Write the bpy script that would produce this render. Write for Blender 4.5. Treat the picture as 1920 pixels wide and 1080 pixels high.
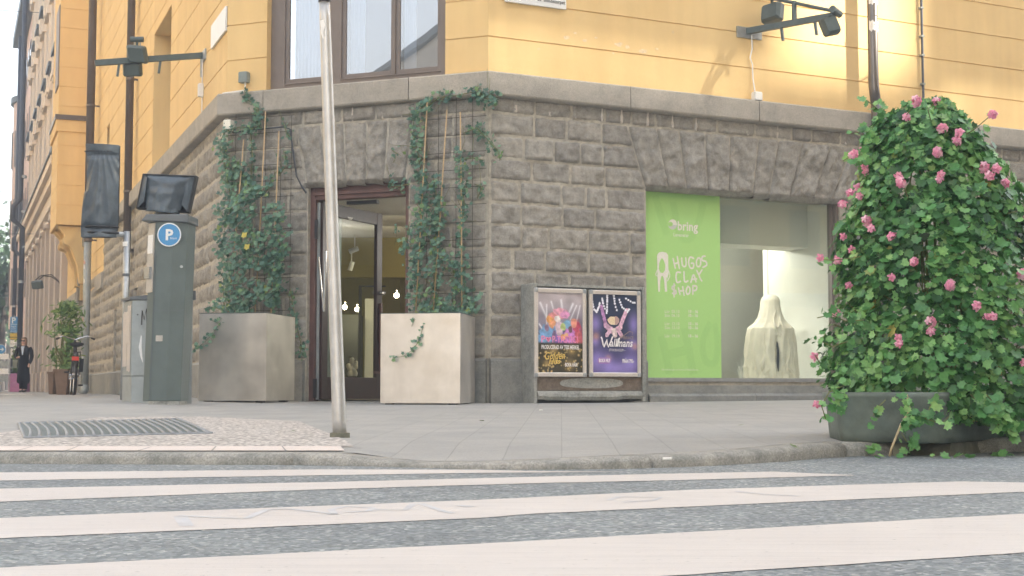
import bpy, bmesh, math, random
from mathutils import Vector, Matrix, noise
from math import sin, cos, radians, pi, sqrt, atan2
random.seed(7)
sc = bpy.context.scene
for o in list(bpy.data.objects): bpy.data.objects.remove(o)

# ------------------------------------------------------------------ camera
F = 2650.0; PITCH = radians(4.07); CZ = 0.33
cam_d = bpy.data.cameras.new('camera'); cam = bpy.data.objects.new('camera', cam_d)
sc.collection.objects.link(cam); sc.camera = cam
cam.location = (0, 0, CZ); cam.rotation_euler = (pi/2 + PITCH, 0, 0)
cam_d.sensor_width = 36; cam_d.lens = F/1920*36
cam_d.clip_start = 0.05; cam_d.clip_end = 2000

# ------------------------------------------------------------------ streets' directions
AR = radians(63.56); AL = radians(21.55); AC = (AL + (pi-AR))/2
DR = Vector((sin(AR), cos(AR), 0)); NR = Vector((cos(AR), -sin(AR), 0))        # right wall: along, outward
DL = Vector((sin(AL), -cos(AL), 0)); NL = Vector((-cos(AL), -sin(AL), 0))      # left wall: along (towards corner), outward
DC = Vector((sin(AC), -cos(AC), 0)); NC = Vector((-cos(AC), -sin(AC), 0))      # chamfer
UP = Vector((0, 0, 1))

# ------------------------------------------------------------------ world, sun, exposure
SUNV = (NR*1.0 + DR*1.2 + UP*0.92).normalized()
elev = math.asin(SUNV.z); azim = atan2(SUNV.x, SUNV.y)
w = bpy.data.worlds.new('World'); sc.world = w; w.use_nodes = True
nt = w.node_tree; bg = nt.nodes['Background']
sky = nt.nodes.new('ShaderNodeTexSky'); sky.sky_type = 'NISHITA'; sky.sun_disc = False
sky.sun_elevation = elev; sky.sun_rotation = azim; sky.air_density = 1.0; sky.dust_density = 2.0; sky.ozone_density = 1.0
hs = nt.nodes.new('ShaderNodeHueSaturation'); hs.inputs['Saturation'].default_value = 0.5
nt.links.new(sky.outputs[0], hs.inputs['Color']); nt.links.new(hs.outputs[0], bg.inputs[0]); bg.inputs[1].default_value = 0.15
sl = bpy.data.lights.new('sun', 'SUN'); sl.energy = 5.0; sl.angle = radians(1.0); sl.color = (1.0, 0.93, 0.8)
so = bpy.data.objects.new('sun', sl); sc.collection.objects.link(so)
so.rotation_euler = SUNV.to_track_quat('Z', 'Y').to_euler(); so.location = (20, -10, 40)
sc.view_settings.view_transform = 'Standard'; sc.view_settings.look = 'None'
sc.view_settings.gamma = 1; sc.view_settings.exposure = 2.36
sc.cycles.max_bounces = 8; sc.cycles.transparent_max_bounces = 16

# ------------------------------------------------------------------ helpers
COL = sc.collection
def ray(px, py):
    x = (px-960)/F; u = (540-py)/F
    return Vector((x, cos(PITCH)-u*sin(PITCH), sin(PITCH)+u*cos(PITCH)))
CAM = Vector((0, 0, CZ))
def on_z(px, py, z=0.0):
    r = ray(px, py); return CAM + r*((z-CZ)/r.z)
def on_y(px, py, y):
    r = ray(px, py); return CAM + r*(y/r.y)
class Wall:
    """a frame standing on a facade: s along it (to the right), y into it, z up"""
    def __init__(s, o, d, n): s.o = Vector(o); s.d = d.copy(); s.n = n.copy()
    def W(s, a, y, z): return s.o + s.d*a - s.n*y + UP*z
    def P(s, px, py, y=0.0):
        r = ray(px, py); t = (s.o - s.n*y - CAM).dot(s.n)/r.dot(s.n); p = CAM + r*t
        return ((p-s.o).dot(s.d), p.z)
    def S(s, px, py=729, y=0.0): return s.P(px, py, y)[0]
    def Z(s, px, py, y=0.0): return s.P(px, py, y)[1]
def frame(o, ang):      # free frame turned by ang about z (0 = facing the camera)
    d = Vector((cos(ang), sin(ang), 0)); n = Vector((sin(ang), -cos(ang), 0))
    return Wall(o, d, n)
B = Vector((on_y(915, 729, 16.0).x, 16.0, 0))
# corner A: where the plaster corner at pixel (427,50) meets the chamfer plane
_t = Wall(B, DC, NC); a_s = _t.P(427, 50)[0]
A = B + DC*a_s; LC = -a_s
RW = Wall(B, DR, NR); CW = Wall(A, DC, NC); LW = Wall(A, DL, NL)

def wloc(o):
    v = Vector((0, 0, 0))
    while o: v += o.location; o = o.parent
    return v
def tag(o, label=None, cat=None, group=None, kind=None):
    if label: o['label'] = label
    if cat: o['category'] = cat
    if group: o['group'] = group
    if kind: o['kind'] = kind
    return o
def thing(name, label, cat, loc, group=None):
    o = bpy.data.objects.new(name, None); COL.objects.link(o); o.location = loc; o.empty_display_size = .1
    return tag(o, label, cat, group)
class MB:
    def __init__(s): s.v = []; s.f = []; s.t = []; s.c = []
    def add(s, vs, fs, tint=None, cols=None):
        n = len(s.v); s.v += [Vector(v) for v in vs]; s.f += [tuple(i+n for i in f) for f in fs]
        s.t += [tint if tint is not None else .5]*len(fs)
        s.c += cols if cols else [None]*len(fs)
        return s
    def box(s, W, a0, a1, y0, y1, z0, z1, tint=None):
        vs = [W.W(a, y, z) for z in (z0, z1) for y in (y0, y1) for a in (a0, a1)]
        return s.add(vs, [(0,2,3,1),(4,5,7,6),(0,1,5,4),(2,6,7,3),(0,4,6,2),(1,3,7,5)], tint)
    def bbox(s, W, a0, a1, y0, y1, z0, z1, b=.01, tint=None):   # box with bevelled upright and top edges
        pts = [(a0+b,y0),(a1-b,y0),(a1,y0+b),(a1,y1-b),(a1-b,y1),(a0+b,y1),(a0,y1-b),(a0,y0+b)]
        ca, cy = (a0+a1)/2, (y0+y1)/2
        def sh(p, k): return (p[0]+(-k if p[0] > ca else k), p[1]+(-k if p[1] > cy else k))
        rings = [[W.W(p[0], p[1], z0) for p in pts], [W.W(p[0], p[1], z1-b) for p in pts], [W.W(*sh(p, b*.8), z1) for p in pts]]
        return s.rings(rings, True, True, tint)
    def rings(s, rings, cap0=True, cap1=True, tint=None, closed=True):
        n = len(rings[0]); vs = [p for r in rings for p in r]; fs = []
        for k in range(len(rings)-1):
            for i in range(n if closed else n-1):
                j = (i+1) % n; fs.append((k*n+i, k*n+j, (k+1)*n+j, (k+1)*n+i))
        if closed and cap0: fs.append(tuple(range(n-1, -1, -1)))
        if closed and cap1: fs.append(tuple((len(rings)-1)*n+i for i in range(n)))
        return s.add(vs, fs, tint)
    def tube(s, path, r, n=8, tint=None, cap=True):
        path = [Vector(p) for p in path]; m = len(path)
        rr = r if isinstance(r, (list, tuple)) else [r]*m
        rings = []; prev = None
        for i, p in enumerate(path):
            t = (path[min(i+1, m-1)]-path[max(i-1, 0)]).normalized()
            if prev is None:
                a = Vector((0, 0, 1)) if abs(t.z) < .9 else Vector((1, 0, 0)); x = t.cross(a).normalized()
            else:
                x = (prev - t*prev.dot(t)).normalized()
            prev = x; y = t.cross(x)
            rings.append([p + (x*cos(2*pi*k/n)+y*sin(2*pi*k/n))*rr[i] for k in range(n)])
        return s.rings(rings, cap, cap, tint)
    def ribbon(s, path, wd, nrm):      # flat stroke in a plane with normal nrm
        path = [Vector(p) for p in path]; m = len(path); L = []
        ww = wd if isinstance(wd, (list, tuple)) else [wd]*m
        for i, p in enumerate(path):
            t = (path[min(i+1, m-1)]-path[max(i-1, 0)]).normalized(); x = t.cross(nrm).normalized()
            L += [p+x*ww[i]/2, p-x*ww[i]/2]
        return s.add(L, [(2*i, 2*i+1, 2*i+3, 2*i+2) for i in range(m-1)])
    def prism(s, pts, d):              # polygon (world points) extruded by vector d
        n = len(pts); return s.rings([[Vector(p) for p in pts], [Vector(p)+d for p in pts]])
    def sphere(s, c, r, nu=10, nv=7, sc3=(1,1,1), tint=None):
        c = Vector(c); rings = []
        for j in range(nv+1):
            th = pi*(j+.02)/(nv+.04)
            rings.append([c+Vector((r*sc3[0]*sin(th)*cos(2*pi*i/nu), r*sc3[1]*sin(th)*sin(2*pi*i/nu), -r*sc3[2]*cos(th))) for i in range(nu)])
        return s.rings(rings, True, True, tint)
    def build(s, name, mat, parent=None, smooth=False, col=False):
        if parent is not None: off = wloc(parent)
        else:
            xs = [v.x for v in s.v]; ys = [v.y for v in s.v]; zs = [v.z for v in s.v]
            off = Vector(((min(xs)+max(xs))/2, (min(ys)+max(ys))/2, min(zs)))
        me = bpy.data.meshes.new(name); me.from_pydata([v-off for v in s.v], [], s.f)
        if mat: me.materials.append(mat)
        at = me.attributes.new('tint', 'FLOAT', 'FACE'); at.data.foreach_set('value', s.t)
        if col:
            ca = me.attributes.new('print', 'FLOAT_COLOR', 'FACE')
            fl = []
            for c in s.c: fl += list(c)+[1] if c else [1, 1, 1, 1]
            ca.data.foreach_set('color', fl)
        if smooth: me.polygons.foreach_set('use_smooth', [True]*len(me.polygons))
        bm = bmesh.new(); bm.from_mesh(me)
        if smooth == 'weld': bmesh.ops.remove_doubles(bm, verts=bm.verts, dist=1e-4)
        if smooth != 'flat': bmesh.ops.recalc_face_normals(bm, faces=bm.faces)
        bm.to_mesh(me); bm.free(); me.update()
        o = bpy.data.objects.new(name, me); COL.objects.link(o)
        if parent is not None: o.parent = parent
        else: o.location = off
        return o
def bevel(o, wd=.004, seg=2):
    m = o.modifiers.new('bevel', 'BEVEL'); m.width = wd; m.segments = seg; m.limit_method = 'ANGLE'; m.angle_limit = radians(40)
    return o
def text(txt, W, s, z, y, size, mat, parent, name='lettering', align='LEFT', bold=0.0, sx=1.0, shear=0.0, rot=0.0):
    c = bpy.data.curves.new('txt', 'FONT'); c.body = txt; c.size = size; c.align_x = align; c.offset = bold; c.shear = shear
    c.resolution_u = 2; c.space_character = 1.02
    to = bpy.data.objects.new('txt', c); COL.objects.link(to)
    bpy.context.view_layer.update()
    me = bpy.data.meshes.new_from_object(to.evaluated_get(bpy.context.evaluated_depsgraph_get()))
    bpy.data.objects.remove(to)
    mb = MB(); cr, sr = cos(rot), sin(rot)
    vs = []
    for v in me.vertices:
        x, q = v.co.x*sx, v.co.y
        vs.append(W.W(s+x*cr-q*sr, y, z+x*sr+q*cr))
    mb.add(vs, [tuple(p.vertices) for p in me.polygons])
    bpy.data.meshes.remove(me)
    return mb.build(name, mat, parent, smooth='flat')

# ------------------------------------------------------------------ materials
def nodes(name):
    m = bpy.data.materials.new(name); m.use_nodes = True; t = m.node_tree
    return m, t, t.nodes['Principled BSDF']
def N(t, k, **kw):
    n = t.nodes.new(k)
    for a, b in kw.items(): setattr(n, a, b)
    return n
def noise_fac(t, scale, detail=5, rough=.6, vec=None):
    n = N(t, 'ShaderNodeTexNoise'); n.inputs['Scale'].default_value = scale; n.inputs['Detail'].default_value = detail
    n.inputs['Roughness'].default_value = rough
    if vec is not None: t.links.new(vec, n.inputs['Vector'])
    return n
def ramp(t, src, stops):
    r = N(t, 'ShaderNodeValToRGB'); e = r.color_ramp.elements
    e[0].position = stops[0][0]; e[0].color = (*stops[0][1], 1); e[1].position = stops[-1][0]; e[1].color = (*stops[-1][1], 1)
    for p, c in stops[1:-1]:
        k = e.new(p); k.color = (*c, 1)
    t.links.new(src, r.inputs[0]); return r
def mixc(t, fac, a, b, mode='MIX'):
    m = N(t, 'ShaderNodeMix', data_type='RGBA', blend_type=mode)
    for k, x in ((0, fac), (6, a), (7, b)):
        if isinstance(x, (int, float)): m.inputs[k].default_value = x
        elif isinstance(x, tuple): m.inputs[k].default_value = (*x, 1)
        else: t.links.new(x, m.inputs[k])
    return m.outputs[2]
def bump(t, bsdf, src, strength=.3, dist=.01, prev=None):
    b = N(t, 'ShaderNodeBump'); b.inputs['Strength'].default_value = strength; b.inputs['Distance'].default_value = dist
    t.links.new(src, b.inputs['Height'])
    if prev is not None: t.links.new(prev, b.inputs['Normal'])
    t.links.new(b.outputs[0], bsdf.inputs['Normal']); return b.outputs[0]
def geo(t): return N(t, 'ShaderNodeNewGeometry').outputs['Position']
def mat(name, c, rough=.6, metal=0., var=.12, vs=6., bs=60., bst=.15, bd=.003, spec=.5, c2=None, vd=5):
    m, t, b = nodes(name); pos = geo(t)
    n = noise_fac(t, vs, vd, .65, pos)
    hi = tuple(min(1, x*(1+var)) for x in c); lo = c2 if c2 else tuple(x*(1-var) for x in c)
    r = ramp(t, n.outputs[0], [(.3, lo), (.7, hi)]); t.links.new(r.outputs[0], b.inputs['Base Color'])
    b.inputs['Roughness'].default_value = rough; b.inputs['Metallic'].default_value = metal
    b.inputs['Specular IOR Level'].default_value = spec
    if bst: bump(t, b, noise_fac(t, bs, 3, .6, pos).outputs[0], bst, bd)
    return m
def stone(name, ca, cb, cc, tintamt=.25, sc1=9, grain=220, rough=.85, bst=.6, bd=.012):
    m, t, b = nodes(name); pos = geo(t)
    n1 = noise_fac(t, sc1, 6, .7, pos); r = ramp(t, n1.outputs[0], [(.28, ca), (.5, cb), (.72, cc)])
    g = N(t, 'ShaderNodeTexVoronoi'); g.inputs['Scale'].default_value = grain; t.links.new(pos, g.inputs['Vector'])
    gr = ramp(t, g.outputs['Color'], [(.1, (.72, .72, .72)), (.9, (1.25, 1.25, 1.25))])
    col = mixc(t, .8, r.outputs[0], gr.outputs[0], 'MULTIPLY')
    at = N(t, 'ShaderNodeAttribute', attribute_name='tint')
    tr = ramp(t, at.outputs['Fac'], [(0, (1-tintamt, 1-tintamt, 1-tintamt*.9)), (.5, (1, 1, 1)), (1, (1+tintamt, 1+tintamt*.9, 1+tintamt*.8))])
    col = mixc(t, 1., col, tr.outputs[0], 'MULTIPLY')
    t.links.new(col, b.inputs['Base Color']); b.inputs['Roughness'].default_value = rough; b.inputs['Specular IOR Level'].default_value = .3
    p1 = bump(t, b, noise_fac(t, 26, 7, .72, pos).outputs[0], bst, bd)
    bump(t, b, noise_fac(t, 160, 3, .6, pos).outputs[0], bst*.5, bd*.25, p1)
    return m
M = {}
M['granite'] = stone('rock faced granite', (.20,.19,.168), (.33,.312,.278), (.445,.42,.375), .13, 9, 220, .85, .8, .014)
M['mortar'] = mat('lime mortar', (.44,.41,.345), .95, var=.3, vs=14, bs=120, bst=.5)
M['dressed'] = stone('dressed granite', (.30,.28,.245), (.40,.37,.32), (.47,.43,.375), .08, 4, 160, .8, .15, .004)
M['plinth'] = stone('plinth granite', (.18,.19,.18), (.275,.28,.265), (.36,.355,.33), .12, 5, 200, .8, .2, .004)
def plaster(name, c, c2):
    m, t, b = nodes(name); pos = geo(t)
    n = noise_fac(t, 1.3, 6, .6, pos); r = ramp(t, n.outputs[0], [(.3, c2), (.65, c)])
    mp = N(t, 'ShaderNodeMapping'); mp.inputs['Scale'].default_value = (3.3, 3.3, .2); t.links.new(pos, mp.inputs[0])
    st = noise_fac(t, 1., 5, .6, mp.outputs[0]); sr = ramp(t, st.outputs[0], [(.35, (.86,.85,.83)), (.6, (1,1,1))])
    t.links.new(mixc(t, .5, r.outputs[0], sr.outputs[0], 'MULTIPLY'), b.inputs['Base Color'])
    b.inputs['Roughness'].default_value = .9; b.inputs['Specular IOR Level'].default_value = .2
    p = bump(t, b, noise_fac(t, 6, 4, .6, pos).outputs[0], .25, .01); bump(t, b, noise_fac(t, 140, 4, .7, pos).outputs[0], .35, .003, p)
    return m
M['yellow'] = plaster('yellow lime plaster', (.86,.625,.305), (.81,.57,.27))
M['cream'] = plaster('cream plaster', (.84,.73,.60), (.79,.67,.54))
M['pink'] = plaster('pink plaster', (.80,.60,.50), (.74,.55,.45))
M['ochre'] = plaster('ochre plaster', (.78,.56,.26), (.7,.5,.22))
M['white_in'] = mat('white interior paint', (.72,.72,.68), .8, var=.03, vs=2, bst=.05)
M['olive_in'] = mat('mustard interior paint', (.38,.32,.10), .8, var=.06, vs=2, bst=.05)
M['far_stone'] = mat('pale brown far stone', (.54,.46,.39), .85, var=.08, vs=3)
M['grey_in'] = mat('grey green interior wall', (.58,.59,.53), .8, var=.04, vs=2, bst=.05)
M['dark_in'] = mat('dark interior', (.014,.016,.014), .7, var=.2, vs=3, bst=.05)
M['wood_floor'] = mat('shop floor', (.25,.2,.15), .5, var=.2, vs=3)
M['brownframe'] = mat('grey brown window paint', (.20,.165,.145), .5, var=.1, vs=5, bs=40, bst=.08)
M['doorwood'] = mat('dark red brown door paint', (.035,.016,.014), .4, var=.3, vs=9, bs=40, bst=.1)
M['dooredge'] = mat('red brown door frame', (.13,.068,.058), .5, var=.2, vs=9, bs=40, bst=.1)
M['zinc'] = None
M['steel'] = mat('galvanised steel', (.42,.44,.45), .45, .7, var=.15, vs=14, bs=80, bst=.06)
M['steel_paint'] = mat('grey painted steel', (.33,.36,.36), .5, .2, var=.12, vs=8, bs=60, bst=.08)
M['pipe'] = mat('grey brown drainpipe paint', (.13,.108,.098), .38, .1, var=.2, vs=6, bs=50, bst=.08)
M['darkpipe'] = mat('dark blue grey pipe', (.07,.08,.10), .5, .2, var=.2, vs=6)
M['lampmetal'] = mat('dark green grey lamp paint', (.095,.125,.125), .5, .1, var=.15, vs=12, bs=80, bst=.08)
M['lampface'] = mat('lamp housing face', (.23,.27,.26), .55, 0, var=.15, vs=12, bs=80, bst=.08)
M['meter'] = mat('meter grey green paint', (.115,.145,.14), .45, 0, var=.12, vs=4, bs=90, bst=.06)
M['meter_dark'] = mat('meter cap grey', (.12,.135,.145), .4, 0, var=.12, vs=6)
M['meter_face'] = mat('meter light face', (.50,.47,.42), .45, .1, var=.1, vs=6)
M['blue'] = mat('sign blue', (.05,.27,.55), .4, 0, var=.05, vs=6, bst=0)
M['white'] = mat('white enamel', (.8,.8,.78), .4, 0, var=.03, vs=6, bst=0)
M['signwhite'] = mat('sign white', (.82,.80,.76), .5, 0, var=.03, vs=6, bst=0)
M['yellow_sign'] = mat('sign yellow', (.75,.5,.05), .5, 0, var=.05, bst=0)
M['black'] = mat('matt black', (.018,.02,.022), .5, 0, var=.2, vs=10, bst=.05)
M['plastic'] = None
M['alu'] = mat('weathered aluminium pole', (.52,.51,.49), .42, .55, var=.14, vs=9, bs=140, bst=.12)
M['aluframe'] = mat('poster frame aluminium', (.72,.66,.60), .35, .35, var=.05, vs=10, bst=.02)
M['concrete'] = stone('weathered concrete', (.20,.21,.19), (.33,.335,.31), (.44,.43,.39), .05, 7, 90, .9, .3, .004)
M['brown_conc'] = stone('brown exposed panel', (.13,.10,.08), (.21,.17,.135), (.28,.23,.19), .05, 12, 150, .9, .5, .005)
M['green'] = None
M['clay'] = mat('raw cream clay cloth', (.84,.77,.66), .75, 0, var=.1, vs=8, bs=60, bst=.15)
M['bamboo'] = mat('bamboo cane', (.52,.37,.20), .55, 0, var=.2, vs=30, bst=.1)
M['wire'] = mat('rusty mesh wire', (.06,.05,.045), .6, .3, var=.3, vs=30, bst=0)
M['tub'] = mat('green grey moulded tub', (.135,.165,.145), .8, 0, var=.3, vs=7, bs=70, bst=.4)
M['tubfoot'] = mat('mossy concrete foot', (.16,.16,.12), .9, 0, var=.35, vs=12, bs=70, bst=.5)
M['stem'] = mat('green brown stem', (.16,.17,.06), .7, 0, var=.3, vs=20, bst=0)
M['drystem'] = mat('dry stem', (.42,.34,.2), .8, 0, var=.3, vs=20, bst=0)
M['pot'] = mat('brown stone pot', (.20,.135,.10), .85, 0, var=.2, vs=8, bst=.3)
M['purple'] = mat('purple planter', (.42,.16,.32), .6, 0, var=.08)
M['red'] = mat('red lens', (.75,.05,.02), .3, 0, var=.05, bst=0)
M['chrome'] = mat('chrome', (.62,.62,.62), .2, .95, var=.05, bst=0)
M['rubber'] = mat('black rubber', (.02,.02,.022), .7, 0, var=.1, bst=0)
M['skin'] = mat('skin', (.62,.38,.28), .55, 0, var=.05, bst=.03)
M['hair'] = mat('brown hair', (.22,.14,.08), .6, 0, var=.3, vs=40, bst=.2)
M['coat'] = mat('black wool', (.008,.008,.011), .9, 0, var=.2, vs=20, bst=.1, spec=.2)
M['shirt'] = mat('pale blue shirt', (.55,.62,.72), .8, 0, var=.05)
M['bag'] = mat('green grey leather', (.16,.18,.15), .5, 0, var=.1)
M['paper'] = mat('white litter paper', (.78,.76,.72), .8, 0, var=.06, vs=30, bst=.2)
M['kerb'] = stone('kerb granite', (.17,.18,.16), (.30,.295,.27), (.42,.40,.36), .12, 8, 150, .9, .5, .006)
M['roof'] = mat('dark roof sheet', (.10,.12,.13), .5, .2, var=.2)
M['curtain'] = None

def leafmat(name, stops, rough=.38, trans=.25, vs=9):
    m, t, b = nodes(name)
    at = N(t, 'ShaderNodeAttribute', attribute_name='tint'); r = ramp(t, at.outputs['Fac'], stops)
    n = noise_fac(t, vs*6, 3, .6, geo(t)); nr = ramp(t, n.outputs[0], [(.3, (.8,.8,.8)), (.7, (1.15,1.15,1.1))])
    c = mixc(t, 1., r.outputs[0], nr.outputs[0], 'MULTIPLY')
    t.links.new(c, b.inputs['Base Color']); b.inputs['Roughness'].default_value = rough
    tr = N(t, 'ShaderNodeBsdfTranslucent'); t.links.new(c, tr.inputs[0])
    mx = N(t, 'ShaderNodeMixShader'); mx.inputs[0].default_value = trans
    t.links.new(b.outputs[0], mx.inputs[1]); t.links.new(tr.outputs[0], mx.inputs[2])
    t.links.new(mx.outputs[0], t.nodes['Material Output'].inputs[0]); return m
M['ivy'] = leafmat('ivy leaves', [(0, (.045,.12,.09)), (.45, (.11,.23,.17)), (.75, (.21,.37,.24)), (.93, (.20,.34,.13)), (1, (.62,.52,.10))])
M['geranium'] = leafmat('geranium leaves', [(0, (.022,.085,.03)), (.5, (.10,.285,.09)), (.85, (.29,.55,.19)), (.97, (.22,.38,.12)), (1, (.45,.33,.08))])
M['shrub'] = leafmat('shrub leaves', [(0, (.05,.12,.03)), (.6, (.13,.25,.06)), (1, (.28,.38,.1))])
M['treeleaf'] = leafmat('tree leaves', [(0, (.03,.06,.035)), (1, (.08,.14,.07))])
M['petal'] = leafmat('pink petals', [(0, (.78,.25,.42)), (.6, (.88,.40,.56)), (1, (.93,.60,.70))], .6, .3)
M['debris'] = leafmat('dry debris', [(0, (.10,.07,.04)), (.6, (.33,.24,.13)), (1, (.12,.2,.07))], .9, .1)

def special():
    # brushed zinc of the planter boxes
    m, t, b = nodes('zinc sheet'); pos = geo(t)
    n = noise_fac(t, 3.2, 5, .55, pos); r = ramp(t, n.outputs[0], [(.3, (.56,.535,.50)), (.55, (.68,.65,.61)), (.75, (.79,.755,.70))])
    mp = N(t, 'ShaderNodeMapping'); mp.inputs['Scale'].default_value = (25, 25, .8); t.links.new(pos, mp.inputs[0])
    s = noise_fac(t, 1, 4, .6, mp.outputs[0]); sr = ramp(t, s.outputs[0], [(.35, (.86,.86,.86)), (.65, (1,1,1))])
    t.links.new(mixc(t, .2, r.outputs[0], sr.outputs[0], 'MULTIPLY'), b.inputs['Base Color'])
    rr = ramp(t, n.outputs[0], [(.3, (.30,)*3), (.7, (.44,)*3)]); t.links.new(rr.outputs[0], b.inputs['Roughness'])
    b.inputs['Metallic'].default_value = .75; bump(t, b, noise_fac(t, 2.2, 2, .5, pos).outputs[0], .15, .02); M['zinc'] = m
    # creased plastic sheet
    m, t, b = nodes('grey plastic bag'); pos = geo(t)
    n = noise_fac(t, 5, 4, .6, pos); r = ramp(t, n.outputs[0], [(.3, (.045,.06,.075)), (.7, (.11,.14,.165))])
    t.links.new(r.outputs[0], b.inputs['Base Color']); b.inputs['Roughness'].default_value = .33
    bump(t, b, noise_fac(t, 7, 5, .6, pos).outputs[0], .45, .02); M['plastic'] = m
    # green foil
    m, t, b = nodes('green window foil'); b.inputs['Base Color'].default_value = (.44,.74,.25,1); b.inputs['Roughness'].default_value = .45; M['green'] = m
    m, t, b = nodes('green foil darker print'); b.inputs['Base Color'].default_value = (.40,.70,.23,1); b.inputs['Roughness'].default_value = .45; M['green2'] = m
    # printed poster
    m, t, b = nodes('printed paper'); at = N(t, 'ShaderNodeAttribute', attribute_name='print'); t.links.new(at.outputs['Color'], b.inputs['Base Color'])
    b.inputs['Roughness'].default_value = .35; M['print'] = m
    # glass: see-through with a fresnel mirror
    def glass(name, f0, tint, bumpy=0):
        m = bpy.data.materials.new(name); m.use_nodes = True; t = m.node_tree; t.nodes.clear()
        out = N(t, 'ShaderNodeOutputMaterial'); tr = N(t, 'ShaderNodeBsdfTransparent'); tr.inputs[0].default_value = (*tint, 1)
        gl = N(t, 'ShaderNodeBsdfGlossy'); gl.inputs['Roughness'].default_value = .0; fr = N(t, 'ShaderNodeFresnel'); fr.inputs[0].default_value = 1.5
        ma = N(t, 'ShaderNodeMath', operation='ADD', use_clamp=True); ma.inputs[1].default_value = f0; t.links.new(fr.outputs[0], ma.inputs[0])
        gm = N(t, 'ShaderNodeNewGeometry'); s1 = N(t, 'ShaderNodeMath', operation='SUBTRACT'); s1.inputs[0].default_value = 1; t.links.new(gm.outputs['Backfacing'], s1.inputs[1]); m2 = N(t, 'ShaderNodeMath', operation='MULTIPLY'); t.links.new(ma.outputs[0], m2.inputs[0]); t.links.new(s1.outputs[0], m2.inputs[1]); ma = m2
        mx = N(t, 'ShaderNodeMixShader'); t.links.new(ma.outputs[0], mx.inputs[0]); t.links.new(tr.outputs[0], mx.inputs[1]); t.links.new(gl.outputs[0], mx.inputs[2])
        if bumpy:
            bb = N(t, 'ShaderNodeBump'); bb.inputs['Strength'].default_value = bumpy; bb.inputs['Distance'].default_value = .02
            t.links.new(noise_fac(t, 1.6, 1, .5, geo(t)).outputs[0], bb.inputs['Height']); t.links.new(bb.outputs[0], gl.inputs['Normal'])
        t.links.new(mx.outputs[0], out.inputs[0]); return m
    M['glass'] = glass('shop glass', .05, (.9,.93,.9)); M['glass_up'] = glass('old window glass', .42, (.75,.8,.86), .035); M['glass_far'] = glass('far window glass', .12, (.3,.35,.4))
    # asphalt
    m, t, b = nodes('worn asphalt'); pos = geo(t)
    v = N(t, 'ShaderNodeTexVoronoi'); v.inputs['Scale'].default_value = 85; t.links.new(pos, v.inputs['Vector'])
    r = ramp(t, v.outputs['Color'], [(.05, (.135,.16,.165)), (.5, (.225,.255,.265)), (.8, (.32,.345,.35)), (1., (.60,.60,.59))])
    n = noise_fac(t, .9, 5, .6, pos); nr = ramp(t, n.outputs[0], [(.3, (.78,.78,.80)), (.7, (1.15,1.13,1.1))]); n4 = noise_fac(t, 5.5, 4, .7, pos); n4r = ramp(t, n4.outputs[0], [(.3, (.84,.84,.84)), (.7, (1.1,1.1,1.1))])
    t.links.new(mixc(t, 1, mixc(t, 1, r.outputs[0], nr.outputs[0], 'MULTIPLY'), n4r.outputs[0], 'MULTIPLY'), b.inputs['Base Color']); b.inputs['Roughness'].default_value = .8
    bump(t, b, v.outputs['Distance'], .9, .008); M['asphalt'] = m
    # worn crossing paint
    m, t, b = nodes('crossing paint'); pos = geo(t)
    n = noise_fac(t, 1.2, 6, .6, pos); r = ramp(t, n.outputs[0], [(.3, (.52,.485,.455)), (.7, (.59,.555,.52))])
    n2 = noise_fac(t, 38, 5, .75, pos); sp = ramp(t, n2.outputs[0], [(.29, (.45,.47,.48)), (.38, (1,1,1))])
    mp = N(t, 'ShaderNodeMapping'); mp.inputs['Rotation'].default_value = (0, 0, -(pi/2-AR)); mp.inputs['Scale'].default_value = (1.2, 26, 1); t.links.new(pos, mp.inputs[0])
    n3 = noise_fac(t, 1.5, 4, .7, mp.outputs[0]); s3 = ramp(t, n3.outputs[0], [(.3, (.86,.87,.88)), (.55, (1,1,1))])
    ch = noise_fac(t, 11, 8, .8, pos); chr_ = ramp(t, ch.outputs[0], [(.29, (.5,.53,.55)), (.315, (1,1,1))]); c = mixc(t, 1, r.outputs[0], sp.outputs[0], 'MULTIPLY'); c = mixc(t, .8, c, chr_.outputs[0], 'MULTIPLY'); c = mixc(t, .8, c, s3.outputs[0], 'MULTIPLY')
    t.links.new(c, b.inputs['Base Color']); b.inputs['Roughness'].default_value = .7
    bump(t, b, noise_fac(t, 120, 3, .6, pos).outputs[0], .5, .004); M['paint'] = m
    # paving slabs
    m, t, b = nodes('concrete paving slabs'); pos = geo(t)
    mp = N(t, 'ShaderNodeMapping'); mp.inputs['Rotation'].default_value = (0, 0, radians(-88)); t.links.new(pos, mp.inputs[0])
    wv = noise_fac(t, .6, 2, .5, pos)
    br = N(t, 'ShaderNodeTexBrick'); br.inputs['Scale'].default_value = 1; br.inputs['Mortar Size'].default_value = .004; br.inputs['Mortar Smooth'].default_value = .3
    br.inputs['Brick Width'].default_value = .5; br.inputs['Row Height'].default_value = .25; br.offset = .5
    br.inputs['Color1'].default_value = (.315,.315,.305,1); br.inputs['Color2'].default_value = (.345,.342,.328,1); br.inputs['Mortar'].default_value = (.265,.27,.255,1)
    br.inputs['Bias'].default_value = 0
    t.links.new(mp.outputs[0], br.inputs['Vector'])
    n = noise_fac(t, 2.2, 6, .65, pos); nr = ramp(t, n.outputs[0], [(.3, (.86,.87,.88)), (.7, (1.1,1.08,1.05))])
    v3 = N(t, 'ShaderNodeTexVoronoi'); v3.inputs['Scale'].default_value = 1.7; t.links.new(pos, v3.inputs['Vector']); v3r = ramp(t, v3.outputs['Distance'], [(.035, (.62,.62,.62)), (.06, (1,1,1))])
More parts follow.
